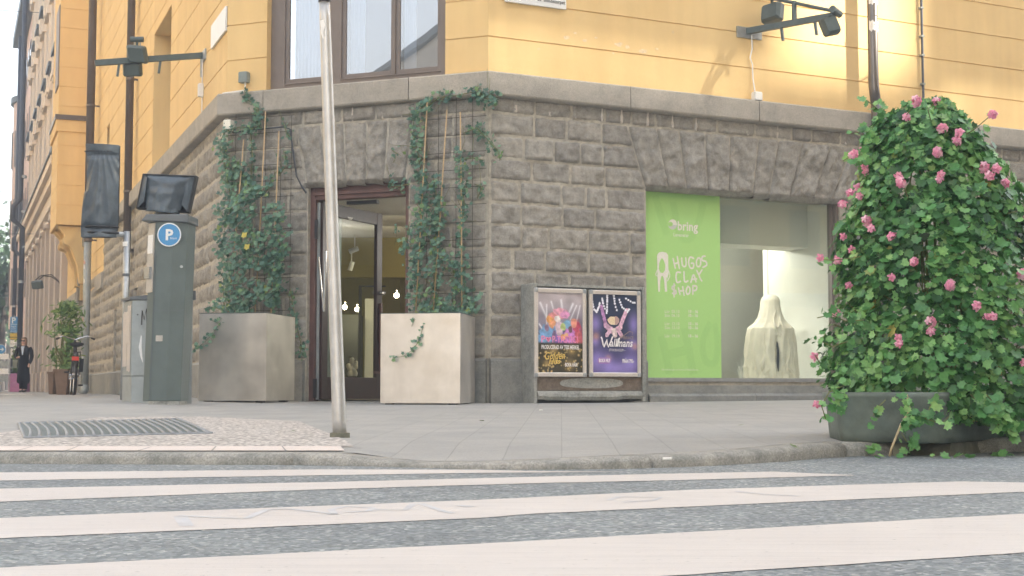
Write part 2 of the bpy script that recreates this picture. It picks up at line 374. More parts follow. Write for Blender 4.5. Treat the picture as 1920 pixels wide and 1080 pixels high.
    n2 = noise_fac(t, 90, 3, .7, pos); n2r = ramp(t, n2.outputs[0], [(.3, (.85,.85,.85)), (.7, (1.12,1.12,1.12))])
    c = mixc(t, 1, br.outputs[0], nr.outputs[0], 'MULTIPLY'); c = mixc(t, 1, c, n2r.outputs[0], 'MULTIPLY'); c = mixc(t, .6, c, v3r.outputs[0], 'MULTIPLY')
    t.links.new(c, b.inputs['Base Color']); b.inputs['Roughness'].default_value = .85
    p = bump(t, b, br.outputs['Fac'], -.35, .004); bump(t, b, n2.outputs[0], .3, .003, p); M['slabs'] = m
    # exposed aggregate
    m, t, b = nodes('exposed aggregate slabs'); pos = geo(t)
    v = N(t, 'ShaderNodeTexVoronoi'); v.inputs['Scale'].default_value = 42; t.links.new(pos, v.inputs['Vector'])
    r = ramp(t, v.outputs['Color'], [(0, (.32,.295,.27)), (.4, (.54,.50,.46)), (1, (.76,.71,.65))])
    dd = ramp(t, v.outputs['Distance'], [(.35, (1,1,1)), (.62, (.5,.5,.5))])
    t.links.new(mixc(t, 1, r.outputs[0], dd.outputs[0], 'MULTIPLY'), b.inputs['Base Color']); b.inputs['Roughness'].default_value = .8
    bump(t, b, v.outputs['Distance'], -1, .015); M['aggregate'] = m
    M['whiteslab'] = mat('white concrete slab', (.62,.55,.50), .8, 0, var=.07, vs=5, bs=150, bst=.2)
    # curtain
    m, t, b = nodes('sheer white curtain'); b.inputs['Base Color'].default_value = (.78,.82,.88,1); b.inputs['Roughness'].default_value = .9; M['curtain'] = m
    for k, c, e in (('lamp_on', (1,.9,.66), 9), ):
        m, t, b = nodes(k); b.inputs['Base Color'].default_value = (*c, 1); b.inputs['Emission Color'].default_value = (*c, 1); b.inputs['Emission Strength'].default_value = e; M[k] = m
    for k, c in (('pinkink', (.85,.28,.48)), ('gold', (.75,.52,.12)), ('whiteink', (.85,.82,.80)), ('purpleink', (.40,.22,.55)), ('dimink', (.38,.28,.22)), ('blackink', (.02,.02,.02)), ('cream_ink', (.84,.82,.72)), ('redink', (.6,.05,.05)), ('blueink', (.04,.12,.4)), ('greyink', (.62,.64,.60))):
        m, t, b = nodes(k); b.inputs['Base Color'].default_value = (*c, 1); b.inputs['Roughness'].default_value = .5; M[k] = m
special()
# ================================================================== GROUND
kpx = [(-420,867.5),(-200,868),(0,869.5),(130,870),(260,871),(400,871.5),(550,872),(690,873),(760,877),(850,880),(950,882),(1100,881),(1290,876),(1420,869),(1500,863),(1580,856)]
K = [on_z(x, y) for x, y in kpx]
Kr_dir = DR.copy()
def g(p):
    x, y = p[0], p[1]
    b = .056 + .110*min(1, max(0, (y-6.2)/9.6))
    b += .045*min(1, max(0, (-x-2.0)/2.4))*min(1, max(0, (y-9)/4))
    b += .02*min(1, max(0, (x-1)/3))*min(1, max(0, (y-12)/4))
    if -3 < x < 1.7:
        xs = [(-3,.05),(-1.15,.05),(-.66,.048),(-.48,.020),(-.3,.018),(.0,.03),(.35,.046),(.9,.055),(1.3,.066),(1.7,.068)]
        h = xs[0][1]
        for (x0, h0), (x1, h1) in zip(xs, xs[1:]):
            if x0 <= x <= x1: h = h0+(h1-h0)*(x-x0)/(x1-x0)
        yk = 5.8; 
        for a, c in zip(K, K[1:]):
            if a.x <= x <= c.x: yk = a.y+(c.y-a.y)*(x-a.x)/(c.x-a.x)
        q = min(1, max(0, (y-yk-.1)/1.1)); q = q*q*(3-2*q); b = h*(1-q)+b*q
    return b
# kerb path: down the left street, round the corner, along the right street
k0 = K[0]; path = []
for i in range(60, 0, -1):
    path.append(k0 + Vector((-1.5, 1.6, 0)) - DL*(i*i*.022) )
for i in range(6):
    u = (i+.5)/6; path.append((k0+Vector((-1.5,1.6,0)))*(1-u)**2 + (k0+Vector((-1.0,.1,0)))*2*u*(1-u) + k0*u*u)
for a, b_ in zip(K, K[1:]):
    n = max(1, int((b_-a).length/.12))
    for i in range(n): path.append(a + (b_-a)*(i/n))
for i in range(50): path.append(K[-1] + DR*(i*.12+ i*i*.016))
def smooth(p, it=3):
    for _ in range(it): p = [p[0]]+[(p[i-1]+p[i]*2+p[i+1])/4 for i in range(1, len(p)-1)]+[p[-1]]
    return p
path = smooth(path, 4)
nrm = []
for i in range(len(path)):
    t = (path[min(i+1, len(path)-1)]-path[max(i-1, 0)]).normalized(); nrm.append(Vector((-t.y, t.x, 0)))
KW = .17
bk = [p + n_*KW for p, n_ in zip(path, nrm)]
poly_ = [(v.x, v.y) for v in bk] + [(bk[-1].x-8, bk[-1].y+34), (-20, 110), (bk[0].x+6, bk[0].y+6)]
bm = bmesh.new(); bm.faces.new([bm.verts.new((x, y, 0)) for x, y in poly_]); bmesh.ops.triangulate(bm, faces=bm.faces[:])
def cuts(ax, vals):
    for c in vals:
        co = [0, 0, 0]; co[ax] = c; no = [0, 0, 0]; no[ax] = 1
        bmesh.ops.bisect_plane(bm, geom=bm.verts[:]+bm.edges[:]+bm.faces[:], plane_co=co, plane_no=no)
cuts(0, [-3+.11*i for i in range(46)]+[-24, -18, -14, -11, -9, -8, -7, -6, -5, -4.4, -4, -3.5, 3, 4, 5, 7, 9, 12])
cuts(1, [5.7+.14*i for i in range(12)]+[7.6+.5*i for i in range(26)]+[22, 25, 30, 36, 44, 55, 70])
mb = MB(); bm.verts.index_update(); mb.add([Vector((v.co.x, v.co.y, g(v.co))) for v in bm.verts], [tuple(v.index for v in f.verts) for f in bm.faces]); bm.free()
tag(mb.build('sidewalk', M['slabs'], None, smooth='flat'), kind='structure')
mb = MB()
prof = [(0, -.02), (.0, .55), (.012, .85), (.04, 1.0), (KW-.008, 1.0), (KW-.004, .6)]
rings = []; L_ = 0; joint = 1.3; nextj = .4
for i, p in enumerate(path):
    if i: L_ += (p-path[i-1]).length
    isj = L_ > nextj
    if isj: nextj += random.choice([1.3, 1.5, 1.1])
    h = g(p+nrm[i]*KW); jit = noise.noise(p*2.1)*.012 + noise.noise(p*9)*.006
    d = .75 if isj and -3 < p.x < 3 else 1.0
    tt = Vector((nrm[i].y, -nrm[i].x, 0))
    def kr(q, dd, inn): return [q + nrm[i]*(a+(jit if a < .1 else 0)+(inn if a < .1 else 0)) + UP*(h*zz*(dd if zz > .3 and a < .1 else 1)+(.001 if zz == 1 else 0)) for a, zz in prof]
    if d < 1: rings += [kr(p-tt*.010, 1, 0), kr(p-tt*.005, .86, .022), kr(p+tt*.005, .86, .022), kr(p+tt*.010, 1, 0)]
    else: rings.append(kr(p, 1, 0))
mb.rings(rings, False, False, None, closed=False)
tag(mb.build('kerb', M['kerb'], None, smooth=True), kind='structure')
# road
mb = MB(); mb.add([(-260,-160,0),(260,-160,0),(260,330,0),(-260,330,0)], [(0,1,2,3)])
tag(mb.build('road', M['asphalt'], None, smooth='flat'), kind='structure')
# zebra stripes
def stripe(far, near, end_l=-9):
    f = [on_z(x, y, .0015) for x, y in far]; n = [on_z(x, y, .0015) for x, y in near]
    def ext(l):
        d = (l[0]-l[1]); return [l[0] + d*((end_l - l[0].x)/d.x)] + l
    f = ext(f); n = ext(n)
    def dens(l):
        o = []
        for a, b in zip(l, l[1:]):
            k = max(1, int((b-a).length/.06))
            o += [a+(b-a)*(i/k) for i in range(k)]
        o += [l[-1]]
        return [q + Vector((0, noise.noise(q*14)*.006+noise.noise(q*40)*.004, 0)) for q in o]
    f = dens(f); n = dens(n)
    mb = MB(); mb.add(f+n[::-1], [tuple(range(len(f)+len(n)))])
    m_ = mb.build('zebra_stripe', M['paint'], None, smooth='flat'); tag(m_, kind='structure'); return m_
stripe([(0,885.8),(300,883),(600,880),(900,880.6),(1000,883)], [(0,901),(600,891),(900,886.5),(1183,884.5)])
stripe([(0,916),(600,904),(1000,894),(1300,887),(1450,884)], [(0,940.6),(600,917.5),(1000,906),(1300,899.5),(1610,891)])
stripe([(0,971),(900,937),(1300,918),(1800,902.5)], [(0,1009),(900,971),(1000,963),(1300,949.5),(1920,922),(2160,909)])
stripe([(0,1064),(900,1019),(1920,963),(2300,943)], [(0,1158),(1240,1080),(1920,1036),(2900,975)])
for k in (1, 2, 3):     # further stripes of the crossing, towards and behind the camera
    d0 = NR*(1.05*k)
    a = on_z(0, 1064, .0015)+d0; c = on_z(1920, 963, .0015)+d0; e = (c-a).normalized()
    p = [a-e*5, c+e*1.5, c+e*1.5+NR*.5, a-e*5+NR*.5]
    mb = MB(); mb.add(p, [(0,1,2,3)]); tag(mb.build('zebra_stripe', M['paint'], None, smooth='flat'), kind='structure')
# paint scuffs on the third stripe (faded blue letters)
M['scuff'] = mat('faded blue scuff', (.50,.50,.505), .8, bst=.2)
mb = MB()
def zz(pts, w): 
    P_ = [on_z(x, y, .0025) for x, y in pts]; mb.ribbon(P_, w, UP)
zz([(338,968),(350,986)], .035); zz([(335,966),(400,970),(462,972),(500,955),(545,954),(600,960),(628,964)], .022)
zz([(628,964),(620,955),(650,949),(700,952),(690,958),(650,960)], .02); zz([(700,955),(760,956),(775,944)], .02); zz([(790,944),(830,958),(850,962)], .022); zz([(860,947),(885,950)], .03)
zz([(1140,938),(1160,931),(1240,932),(1225,938),(1170,941)], .018); zz([(1380,921),(1440,927),(1500,930)], .018)
tag(mb.build('faded_scuff', M['scuff'], None, smooth='flat'), kind='structure')
def overlay(name, poly, m, dz, kind='structure', n=26):
    """sheet on the sidewalk with the outline poly (world points), fitted to its height"""
    bm = bmesh.new(); bm.faces.new([bm.verts.new((p.x, p.y, 0)) for p in poly])
    for ax in (0, 1):
        lo = min(p[ax] for p in poly); hi = max(p[ax] for p in poly); k = min(80, int((hi-lo)/.18))
        for i in range(1, k):
            c = lo+(hi-lo)*i/k; co = [0, 0, 0]; co[ax] = c; no = [0, 0, 0]; no[ax] = 1
            bmesh.ops.bisect_plane(bm, geom=bm.verts[:]+bm.edges[:]+bm.faces[:], plane_co=co, plane_no=no)
    mb = MB(); bm.verts.index_update()
    mb.add([Vector((v.co.x, v.co.y, g(v.co)+dz)) for v in bm.verts], [tuple(v.index for v in f.verts) for f in bm.faces]); bm.free()
    return mb
def gpx(px, py):      # pixel onto the sidewalk surface
    z = .1
    for _ in range(12): p = on_z(px, py, z); z = g(p)
    return p
ag = [gpx(-500,838.5), gpx(0,838.5), gpx(665,838.5), gpx(638,822), gpx(560,790), gpx(474,766), gpx(380,758.5), gpx(182,758.5), gpx(0,768), gpx(-300,778)]
tag(overlay('aggregate_paving', ag, M['aggregate'], .003).build('aggregate_paving', M['aggregate'], None, smooth='flat'), kind='structure')
jt = [(-300,-240),(-120,-75),(30,62),(124,146),(259,286),(397,405),(536,529),(648,640)]
for (b0, t0), (b1, t1) in zip(jt, jt[1:]):
    p = [gpx(b0+1.5, 847), gpx(b1-1.5, 847), gpx(t1-1.5, 838.6), gpx(t0+1.5, 838.6)]
    tag(overlay('white_paving_slab', p, M['whiteslab'], .0055).build('white_paving_slab', M['whiteslab'], None, smooth='flat'), kind='structure')
# row of white guide studs far down the sidewalk
mb = MB()
for i in range(24):
    p = gpx(-40+i*4.2, 739.5); mb.rings([[p+Vector((.045*cos(a*pi/4), .06*sin(a*pi/4), z)) for a in range(8)] for z in (0, .012)])
tag(mb.build('guide_studs', M['signwhite'], None), kind='structure')

# ================================================================== CORNER BUILDING
bld = thing('corner_building', 'yellow plastered corner building on a rough granite base, shop door in its cut corner', 'building', (B.x, B.y+.0, 0))
CBz = RW.Z(1000, 187, -.10)   # underside of the cornice
CTz = RW.Z(1100, 152, -.13)
PLz = RW.Z(940, 672, -.05)    # top of the plinth
crs = [RW.Z(940, y, -.04) for y in (672, 632, 590, 546.7, 506.7, 464.4, 420.7, 379, 337, 296, 252.7, 210.7)] + [CBz+.02]
def pillow(mb, W, c, res, tint, rough=.045, base=.018, seed=0.):
    sb0, sb1, st0, st1, z0, z1 = c
    w_ = max(sb1-sb0, st1-st0); h = z1-z0; nx = max(3, int(w_/res)); ny = max(3, int(h/res)); gp = .0035
    vs = []; off = Vector((seed*7.1, seed*3.3, seed)); prot = random.uniform(-.008, .014)
    for j in range(ny+1):
        v = j/ny; 
        for i in range(nx+1):
            u = i/nx; l = sb0*(1-v)+st0*v; r_ = sb1*(1-v)+st1*v; s = l+gp+(r_-l-2*gp)*u; z = z0+gp+(h-2*gp)*v
            e = min(u*w_, (1-u)*w_, v*h, (1-v)*h)
            k = 1-math.exp(-e/.008)
            q = Vector((s*3.1, z*3.1, 0))+off
            f = noise.fractal(q*1.4, .55, 2.2, 6)*.85 + abs(noise.noise(q*2.7))*.7-.15 + (abs(noise.noise(q*6.1))-.2)*.55 + noise.noise(q*13)*.16
            out = (base*(1 if e > 0 else -.3)) + k*(.010+prot+rough*f*.62)
            out = max(out, .013+.004*u)
            if e <= 0: out = -.004
            vs.append(W.W(s, -max(out, -.004), z))
    fs = [(j*(nx+1)+i, j*(nx+1)+i+1, (j+1)*(nx+1)+i+1, (j+1)*(nx+1)+i) for j in range(ny) for i in range(nx)]
    mb.add(vs, fs, tint)
def course(mb, W, z0, z1, a, b, res, lo=.26, hi=.58, gapf=None):
    """blocks between a(z) and b(z)"""
    sa0, sa1, sb0_, sb1_ = a(z0), a(z1), b(z0), b(z1)
    if min(sb0_-sa0, sb1_-sa1) < .08: return
    cuts = []; s = max(sa0, sa1); e = min(sb0_, sb1_)
    x = s + random.uniform(lo, hi)
    while x < e-lo*.8: cuts.append(x); x += random.uniform(lo, hi)
    xs0 = [sa0]+cuts+[sb0_]; xs1 = [sa1]+cuts+[sb1_]
    for i in range(len(xs0)-1):
        pillow(mb, W, (xs0[i], xs0[i+1], xs1[i], xs1[i+1], z0, z1), res, random.random(), seed=random.random()*50)
con = lambda v: (lambda z: v)
# openings
wx0 = RW.S(1211, 530, 0); wx1 = RW.S(1577, 530, 0); wzt = RW.Z(1400, 366, -.03); wzb = RW.Z(1350, 716, 0); 
dx0 = CW.S(577, 550, 0); dx1 = CW.S(766, 550, 0); dzt = CW.Z(660, 343, -.04)
# lintel ends (slanting)
def line(p, q):   # s as function of z through two (s,z)
    return lambda z: p[0]+(q[0]-p[0])*(z-p[1])/(q[1]-p[1])
rl = line(RW.P(1180, 236, -.05), RW.P(1212, 350, -.05)); rr = line(RW.P(1640, 283, -.05), RW.P(1590, 385, -.05))
cl = line(CW.P(553, 238, -.05), CW.P(572, 345, -.05)); cr_ = line(CW.P(772, 226, -.05), CW.P(758, 335, -.05))
lzt_r = RW.Z(1200, 238, -.05); lzt_c = CW.Z(660, 232, -.05)
lzt = crs[11]
st = MB(); SR = 15.0
for k in range(12):
    z0, z1 = crs[k], crs[k+1]; res = .026
    # right wall
    if k == 11 or z0 >= lzt-.02: segs = [(con(.02), con(SR))]
    elif z1 > wzt-.03: segs = [(con(.02), rl), (rr, con(SR))]
    else: segs = [(con(.02), con(wx0)), (con(wx1+.06), con(SR))]
    for a, b in segs: course(st, RW, z0, z1, a, b, res if k > 1 else res)
st.build('granite_base', M['granite'], bld, smooth='weld')
st = MB()
for k in range(12):
    z0, z1 = crs[k], crs[k+1]
    if k == 11: segs = [(con(.02), con(LC-.02))]
    elif z1 > dzt+.03: segs = [(con(.02), cl), (cr_, con(LC-.02))]
    else: segs = [(con(.02), con(dx0)), (con(dx1), con(LC-.02))]
    for a, b in segs: course(st, CW, z0, z1, a, b, .026)
st.build('granite_base', M['granite'], bld, smooth='weld')
# left wall: three narrow blind niches and a porch recess further down
st = MB()
def lgap(z, lst):
    segs = []; s = -15.0; 
    for a, b, z0, z1 in sorted(lst):
        if z0 <= z <= z1: segs.append((s, a)); s = b
    segs.append((s, -.02)); return segs
LN = [(-9.3, -8.7, 0, 2.15), (-12.6, -12.1, 0, 2.0)]
for k in range(12):
    for a, b in lgap((crs[k]+crs[k+1])/2, LN):
        if b > -8: 
            course(st, LW, crs[k], crs[k+1], con(max(a, -8)), con(b), .05, .4, .85)
        if a < -8: course(st, LW, crs[k], crs[k+1], con(a), con(min(b, -8)), .085, .4, .85)
st.build('granite_base', M['granite'], bld, smooth='weld')
# far end of the left wall: base only to a lower line, with an arched opening
st = MB(); arch_a, arch_b = -21.6, -18.6
for k in range(9): course(st, LW, crs[k], crs[k+1], con(arch_b), con(-15), .11, .5, .9)
st.build('granite_base', M['granite'], bld, smooth='weld'); st = MB()
for k in range(9): course(st, LW, crs[k], crs[k+1], con(-26), con(arch_a), .11, .5, .9)
st.build('granite_base', M['granite'], bld, smooth='weld')

def lintel(W, l, r, zb, zt, n, name):
    mb = MB(); 
    rnd = [0]+sorted([(i+random.uniform(-.12, .12))/n for i in range(1, n)])+[1]
    for i in range(n):
        sb0 = l(zb)*(1-rnd[i])+r(zb)*rnd[i]; sb1 = l(zb)*(1-rnd[i+1])+r(zb)*rnd[i+1]
        st0 = l(zt)*(1-rnd[i])+r(zt)*rnd[i]; st1 = l(zt)*(1-rnd[i+1])+r(zt)*rnd[i+1]
        tn = .42+random.random()*.2; sd = random.random()*50
        pillow(mb, W, (sb0, sb1, st0, st1, zb, zt), .026, tn, rough=.062, base=.034, seed=sd)
        # rough underside
        nx = 8; vs = []
        for q in range(nx+1):
            u = q/nx; s = sb0+(sb1-sb0)*u; o = .05+noise.noise(Vector((s*5, sd, 0)))*.03; dz = noise.noise(Vector((s*4, sd, 3)))*.045
            vs += [W.W(s, -o-.02, zb+.025+dz*.3), W.W(s, -o*.3, zb-.03+dz), W.W(s, .16, zb-.01)]
        mb.add(vs, [f for q in range(nx) for f in ((q*3, q*3+1, q*3+4, q*3+3), (q*3+1, q*3+2, q*3+5, q*3+4))], tn)
    return mb.build(name, M['granite'], bld, smooth='weld')
M['smear'] = mat('smeared joint mortar', (.60,.55,.49), .95, var=.15, vs=25, bs=120, bst=.4)
def smear(W, pts, name='smeared_mortar'):
    mb = MB()
    for (s0, z0, s1, z1, w_) in pts:
        n = 9; L_ = []; R_ = []
        for i in range(n+1):
            t = i/n; s = s0+(s1-s0)*t; z = z0+(z1-z0)*t; ww = w_*(.55+.45*sin(pi*min(1, t*1.2+.1)))*(1+.5*noise.noise(Vector((s*9, z*11, 0)))); o = .034+.012*noise.noise(Vector((s*5, z*7, 4)))
            L_.append((s-ww/2, o, z)); R_.append((s+ww/2, o, z))
        mb.rings([[W.W(l[0], -.0, l[2]), W.W(l[0]+.003, -l[1], l[2]), W.W(r[0]-.003, -r[1], r[2]), W.W(r[0], -.0, r[2])] for l, r in zip(L_, R_)], True, True)
    return mb.build(name, M['smear'], bld, smooth='weld')
for px in (968, 1032, 1080, 1130, 1166, 1215, 1262, 1306, 1402, 1458, 1586):
    s = RW.S(px, 215, -.04); smear(RW, [(s, crs[11]+.01, s+.004, CBz, random.uniform(.025, .05))])
for px in (660, 716, 752):
    s = CW.S(px, 215, -.04); smear(CW, [(s, crs[11]+.01, s, CBz, random.uniform(.02, .035))])
lintel(RW, rl, rr, wzt, lzt, 10, 'lintel'); lintel(CW, cl, cr_, dzt, lzt, 5, 'lintel')

# mortar core of the walls, with real openings (boxes butted round them)
TH = .42
def core(mb, W, s0, s1, z0, z1, holes, th=TH, y0=-.010):
    x = s0
    for a, b, c, d in sorted(holes):
        if a > x: mb.box(W, x, a, y0, th, z0, z1)
        if c > z0: mb.box(W, a, b, y0, th, z0, c)
        if d < z1: mb.box(W, a, b, y0, th, d, z1)
        x = b
    if x < s1: mb.box(W, x, s1, y0, th, z0, z1)
mb = MB(); core(mb, RW, 0.0, SR, -.2, CBz+.05, [(wx0, wx1, wzb, wzt+.01)]); mb.build('wall_core', M['mortar'], bld)
mb = MB(); core(mb, CW, 0.0, LC, -.2, CBz+.05, [(dx0, dx1, .1, dzt+.01)]); mb.build('wall_core', M['mortar'], bld)
mb = MB(); core(mb, LW, -15, 0.0, -.2, CBz+.05, [(a, b, .3, d) for a, b, c, d in LN]); mb.build('wall_core', M['mortar'], bld)
for a, b, c, d in LN: mb = MB(); mb.box(LW, a, b, .22, .3, .2, d); mb.build('niche_panel', M['plinth'], bld)
# plinth stones
def plinth(mb, W, s0, s1, lo, hi, off=-.075, zt=None, tintf=None):
    x = s0; zt = zt or PLz
    while x < s1-.05:
        e = min(s1, x+random.uniform(lo, hi)); e = s1 if s1-e < .3 else e
        zb = -.05; b = .012; t = random.random()
        vs = []
        for (y, z) in ((.0, zb), (off, zb), (off, zt-.03), (off+.03, zt), (0, zt)):
            vs.append((y, z))
        rings = [[W.W(x+.004, y, z) for y, z in vs], [W.W(e-.004, y, z) for y, z in vs]]
        mb.rings(rings, True, True, t); x = e
wsz = RW.Z(1350, 738, -.10)
for W_, a_, b_, l_, h_ in ((RW, 0, wx0-.02, .9, 1.4), (RW, wx1+.1, SR, .9, 1.4), (CW, 0, dx0-.02, .9, 1.4), (CW, dx1+.02, LC, .9, 1.4), (LW, -26, 0, .7, 1.1)):
    mb = MB(); plinth(mb, W_, a_, b_, l_, h_); mb.build('plinth', M['plinth'], bld)
mb = MB(); plinth(mb, RW, wx0-.02, wx1+.1, 1.2, 1.7, -.10, wsz)
mb.box(RW, wx0-.02, wx1+.1, -.045, .05, wsz-.02, wsz+.10); mb.build('window_ledge', M['plinth'], bld)
# cornice following the corner
def cornice():
    o1 = -.115; mb = MB()
    def line_pts(y, z): # corner points of an offset outline
        def isect(p, d, q, e):
            den = d.x*e.y-d.y*e.x; t = ((q.x-p.x)*e.y-(q.y-p.y)*e.x)/den; return p+d*t
        pl = LW.o - LW.n*y; pc = CW.o - CW.n*y; pr = RW.o - RW.n*y
        a = isect(pl, LW.d, pc, CW.d); b = isect(pc, CW.d, pr, RW.d)
        return [Vector((*(v.xy), z)) for v in (pl - LW.d*15.0, a, b, pr+RW.d*SR)]
    pr = [(.05, CBz), (-.02, CBz), (o1, CBz+.012), (o1-.012, CBz+.03), (o1-.012, CTz-.015), (o1, CTz), (.05, CTz+.02)]
    cols = [line_pts(y, z) for y, z in pr]
    for k in range(3):
        n = [9, 3, 8][k]
        if k == 1: fr = [0, .18, .72, 1.0]
        else: fr = [i/n for i in range(n+1)]
        for a, b in zip(fr, fr[1:]):
            l = (cols[0][k+1]-cols[0][k]).length; ga = .004/l*1.0 if a > 0 else 0; gb = .004/l if b < 1 else 0
            ra = [c[k]*(1-a-ga)+c[k+1]*(a+ga) for c in cols]; rb = [c[k]*(1-b+gb)+c[k+1]*(b-gb) for c in cols]
            mb.rings([ra, rb], True, True, random.random())
    return mb.build('cornice', M['dressed'], bld)
cornice()
# plaster storeys: courses with grooves, with window holes
UPT = 19.0; GR = RW.Z(1360, 57, 0)-RW.Z(1360, 122, 0)
def storey(W, s0, s1, zb, zt, holes, m=M['yellow'], gr=GR, zfirst=None, parent=bld, th=.45, miter0=0, miter1=0):
    mb = MB(); z = zb; first = zfirst
    while z < zt-.01:
        z1 = min(zt, z+gr) if first is None else first; first = None
        x = s0; hs_ = sorted([h for h in holes if h[2] < z1-.01 and h[3] > z+.01])
        def slab(a, b, za, zc):
            if b-a < .01 or zc-za < .01: return
            mb.box(W, a, b, 0, th, za+.007, zc-.007); mb.box(W, a+.001*(a>s0), b-.001*(b<s1), .012, th-.01, za-.001, zc+.001)
        for a, b, c, d in hs_:
            slab(x, a, z, z1)
            if c > z: slab(a, b, z, c)
            if d < z1: slab(a, b, d, z1)
            x = b
        slab(x, s1, z, z1); z = z1
    return mb.build('plaster_wall', m, parent)
g1 = RW.Z(1360, 122, 0)
# openings upstairs
uz0 = CTz+.012; ux0 = CW.S(500, 100, 0); ux1 = CW.S(835, 60, 0); UZT = uz0+2.35
storey(RW, 0, SR, CTz, UPT, [(11, 12.6, 4.25, 6.6)]+[(a, a+1.5, z, z+1.9) for a in (1.2, 4.4, 7.6, 11) for z in (9, 12.4, 15.6)], zfirst=g1)
storey(CW, 0, LC, CTz, UPT, [(ux0, ux1, uz0, UZT)]+[(ux0+.4, ux1-.4, z, z+1.9) for z in (9, 12.4, 15.6)], zfirst=g1)
lw_s0 = LW.S(288, 150, 0); lw_s1 = LW.S(320.5, 100, 0); lwz1 = LW.Z(320, 12, 0)
lv_s0 = LW.S(190, 262, 0); lv_s1 = LW.S(205.5, 250, 0); lvz1 = LW.Z(205, 232, 0)
LH = [(lw_s0, lw_s1, CTz+.02, lwz1), (lv_s0, lv_s1, CTz+.02, lvz1)]
storey(LW, -15, 0, CTz, UPT, LH+[(a, a+1.5, z, z+1.9) for a in (-4.4, -8, -12) for z in (9, 12.4, 15.6)], zfirst=g1)
storey(LW, -26, -15, 2.65, UPT, [(arch_a+.25, arch_b-.25, 0, 3.9)], gr=GR)
mb = MB(); core(mb, LW, -26, -15, -.2, 2.65, [(arch_a, arch_b, -.1, 2.65)]); mb.build('wall_core', M['mortar'], bld)
# stone arch surround + dark door inside
mb = MB(); ca = (arch_a+arch_b)/2; rad = (arch_b-arch_a)/2
for i in range(11):
    a0_, a1_ = pi*i/11, pi*(i+1)/11
    def pp(r, a, y): return LW.W(ca-cos(a)*r, y, 2.6+sin(a)*r)
    mb.rings([[pp(rad-.12, a0_+.02, y), pp(rad+.3, a0_+.02, y), pp(rad+.3, a1_-.02, y), pp(rad-.12, a1_-.02, y)] for y in (-.06, .3)], True, True, random.random())
mb.build('arch_surround', M['granite'], bld)
mb = MB(); mb.box(LW, arch_a, arch_b, .5, .56, 0, 4.3); mb.build('recessed_door', M['pipe'], bld)
for s_, z_ in ((-15.6, 3.05), (-24, 3.05)):
    mb = MB(); mb.box(LW, s_-(.9 if s_ > -20 else 2), s_+(.6 if s_ > -20 else 2), -.07, .04, 2.55, 2.9); mb.build('band_course', M['dressed'], bld)
# roof slab and eaves
mb = MB(); mb.box(RW, -.5, SR, -.5, 9, UPT, UPT+.5); mb.box(LW, -26, .5, -.5, 9, UPT+.004, UPT+.504); mb.box(CW, -.4, LC+.4, -.5, 5, UPT+.008, UPT+.508); mb.build('roof', M['roof'], bld)

# oriel on the left front
orl = thing('bay_window', 'tall yellow bay projecting from the left facade on carved corbels', 'bay window', LW.W(-19.5, -.3, 4.2)) if False else None
OA, OB, OP = -22.5, LW.S(165, 200, 0), -.72
oz = LW.Z(140, 395, -.5); olz = LW.Z(140, 193, -.5)
mb = MB(); z = oz
while z < UPT:
    z1 = min(UPT, z+GR*1.15)
    mb.box(LW, OA, OB, OP, 0, z+.008, z1-.008); mb.box(LW, OA+.012, OB-.012, OP+.012, .0, z, z1); z = z1
bay = mb.build('bay', M['yellow'], bld)
mb = MB(); mb.box(LW, OA-.08, OB+.08, OP-.08, .0, olz, olz+.12); mb.build('ledge', M['pipe'], bay)
mb = MB(); mb.box(LW, OA-.04, OB+.04, OP-.05, .0, olz-.3, olz-.002); mb.build('ledge_moulding', M['yellow'], bay)
for s_ in (OB-.35, OB-1.6, OA+.5):
    mb = MB(); pr = [(0, oz-1.5), (-.10, oz-1.45), (-.16, oz-1.0), (-.34, oz-.55), (-.42, oz-.5), (-.5, oz-.2), (-.66, oz-.02), (0, oz-.02)]
    mb.rings([[LW.W(s_+e, y, z) for y, z in pr] for e in (-.2, .2)]); mb.tube([LW.W(s_-.24, -.42, oz-.38), LW.W(s_+.24, -.42, oz-.38)], .12, 10)
    mb.build('corbel', M['yellow'], bay)
for sa in (OA+1.2,):
    mb = MB(); mb.box(LW, sa, sa+1.1, OP-.03, OP+.05, olz+.9, olz+3); mb.build('window', M['brownframe'], bay)

# peeled spots in the plaster of the right facade
M['peel'] = mat('peeled plaster', (.80,.62,.42), .95, var=.25, vs=30, bst=.4)
rp_ = random.Random(17)
for px, py, r_ in ((1062, 70, .035), (1078, 62, .02), (1096, 76, .028), (1118, 71, .02), (1160, 84, .05), (1176, 88, .03), (1205, 96, .045), (1232, 92, .02), (1150, 100, .018), (1262, 60, .018), (1010, 92, .016)):
    s, z = RW.P(px, py, 0); mb = MB(); k_ = 11
    ring = [RW.W(s+cos(2*pi*i/k_)*r_*rp_.uniform(.6, 1.5), -.0015, z+sin(2*pi*i/k_)*r_*rp_.uniform(.35, .8)) for i in range(k_)]
    mb.rings([[p - RW.n*.003 for p in ring], ring], False, True); mb.build('peeled_spot', M['peel'], bld)
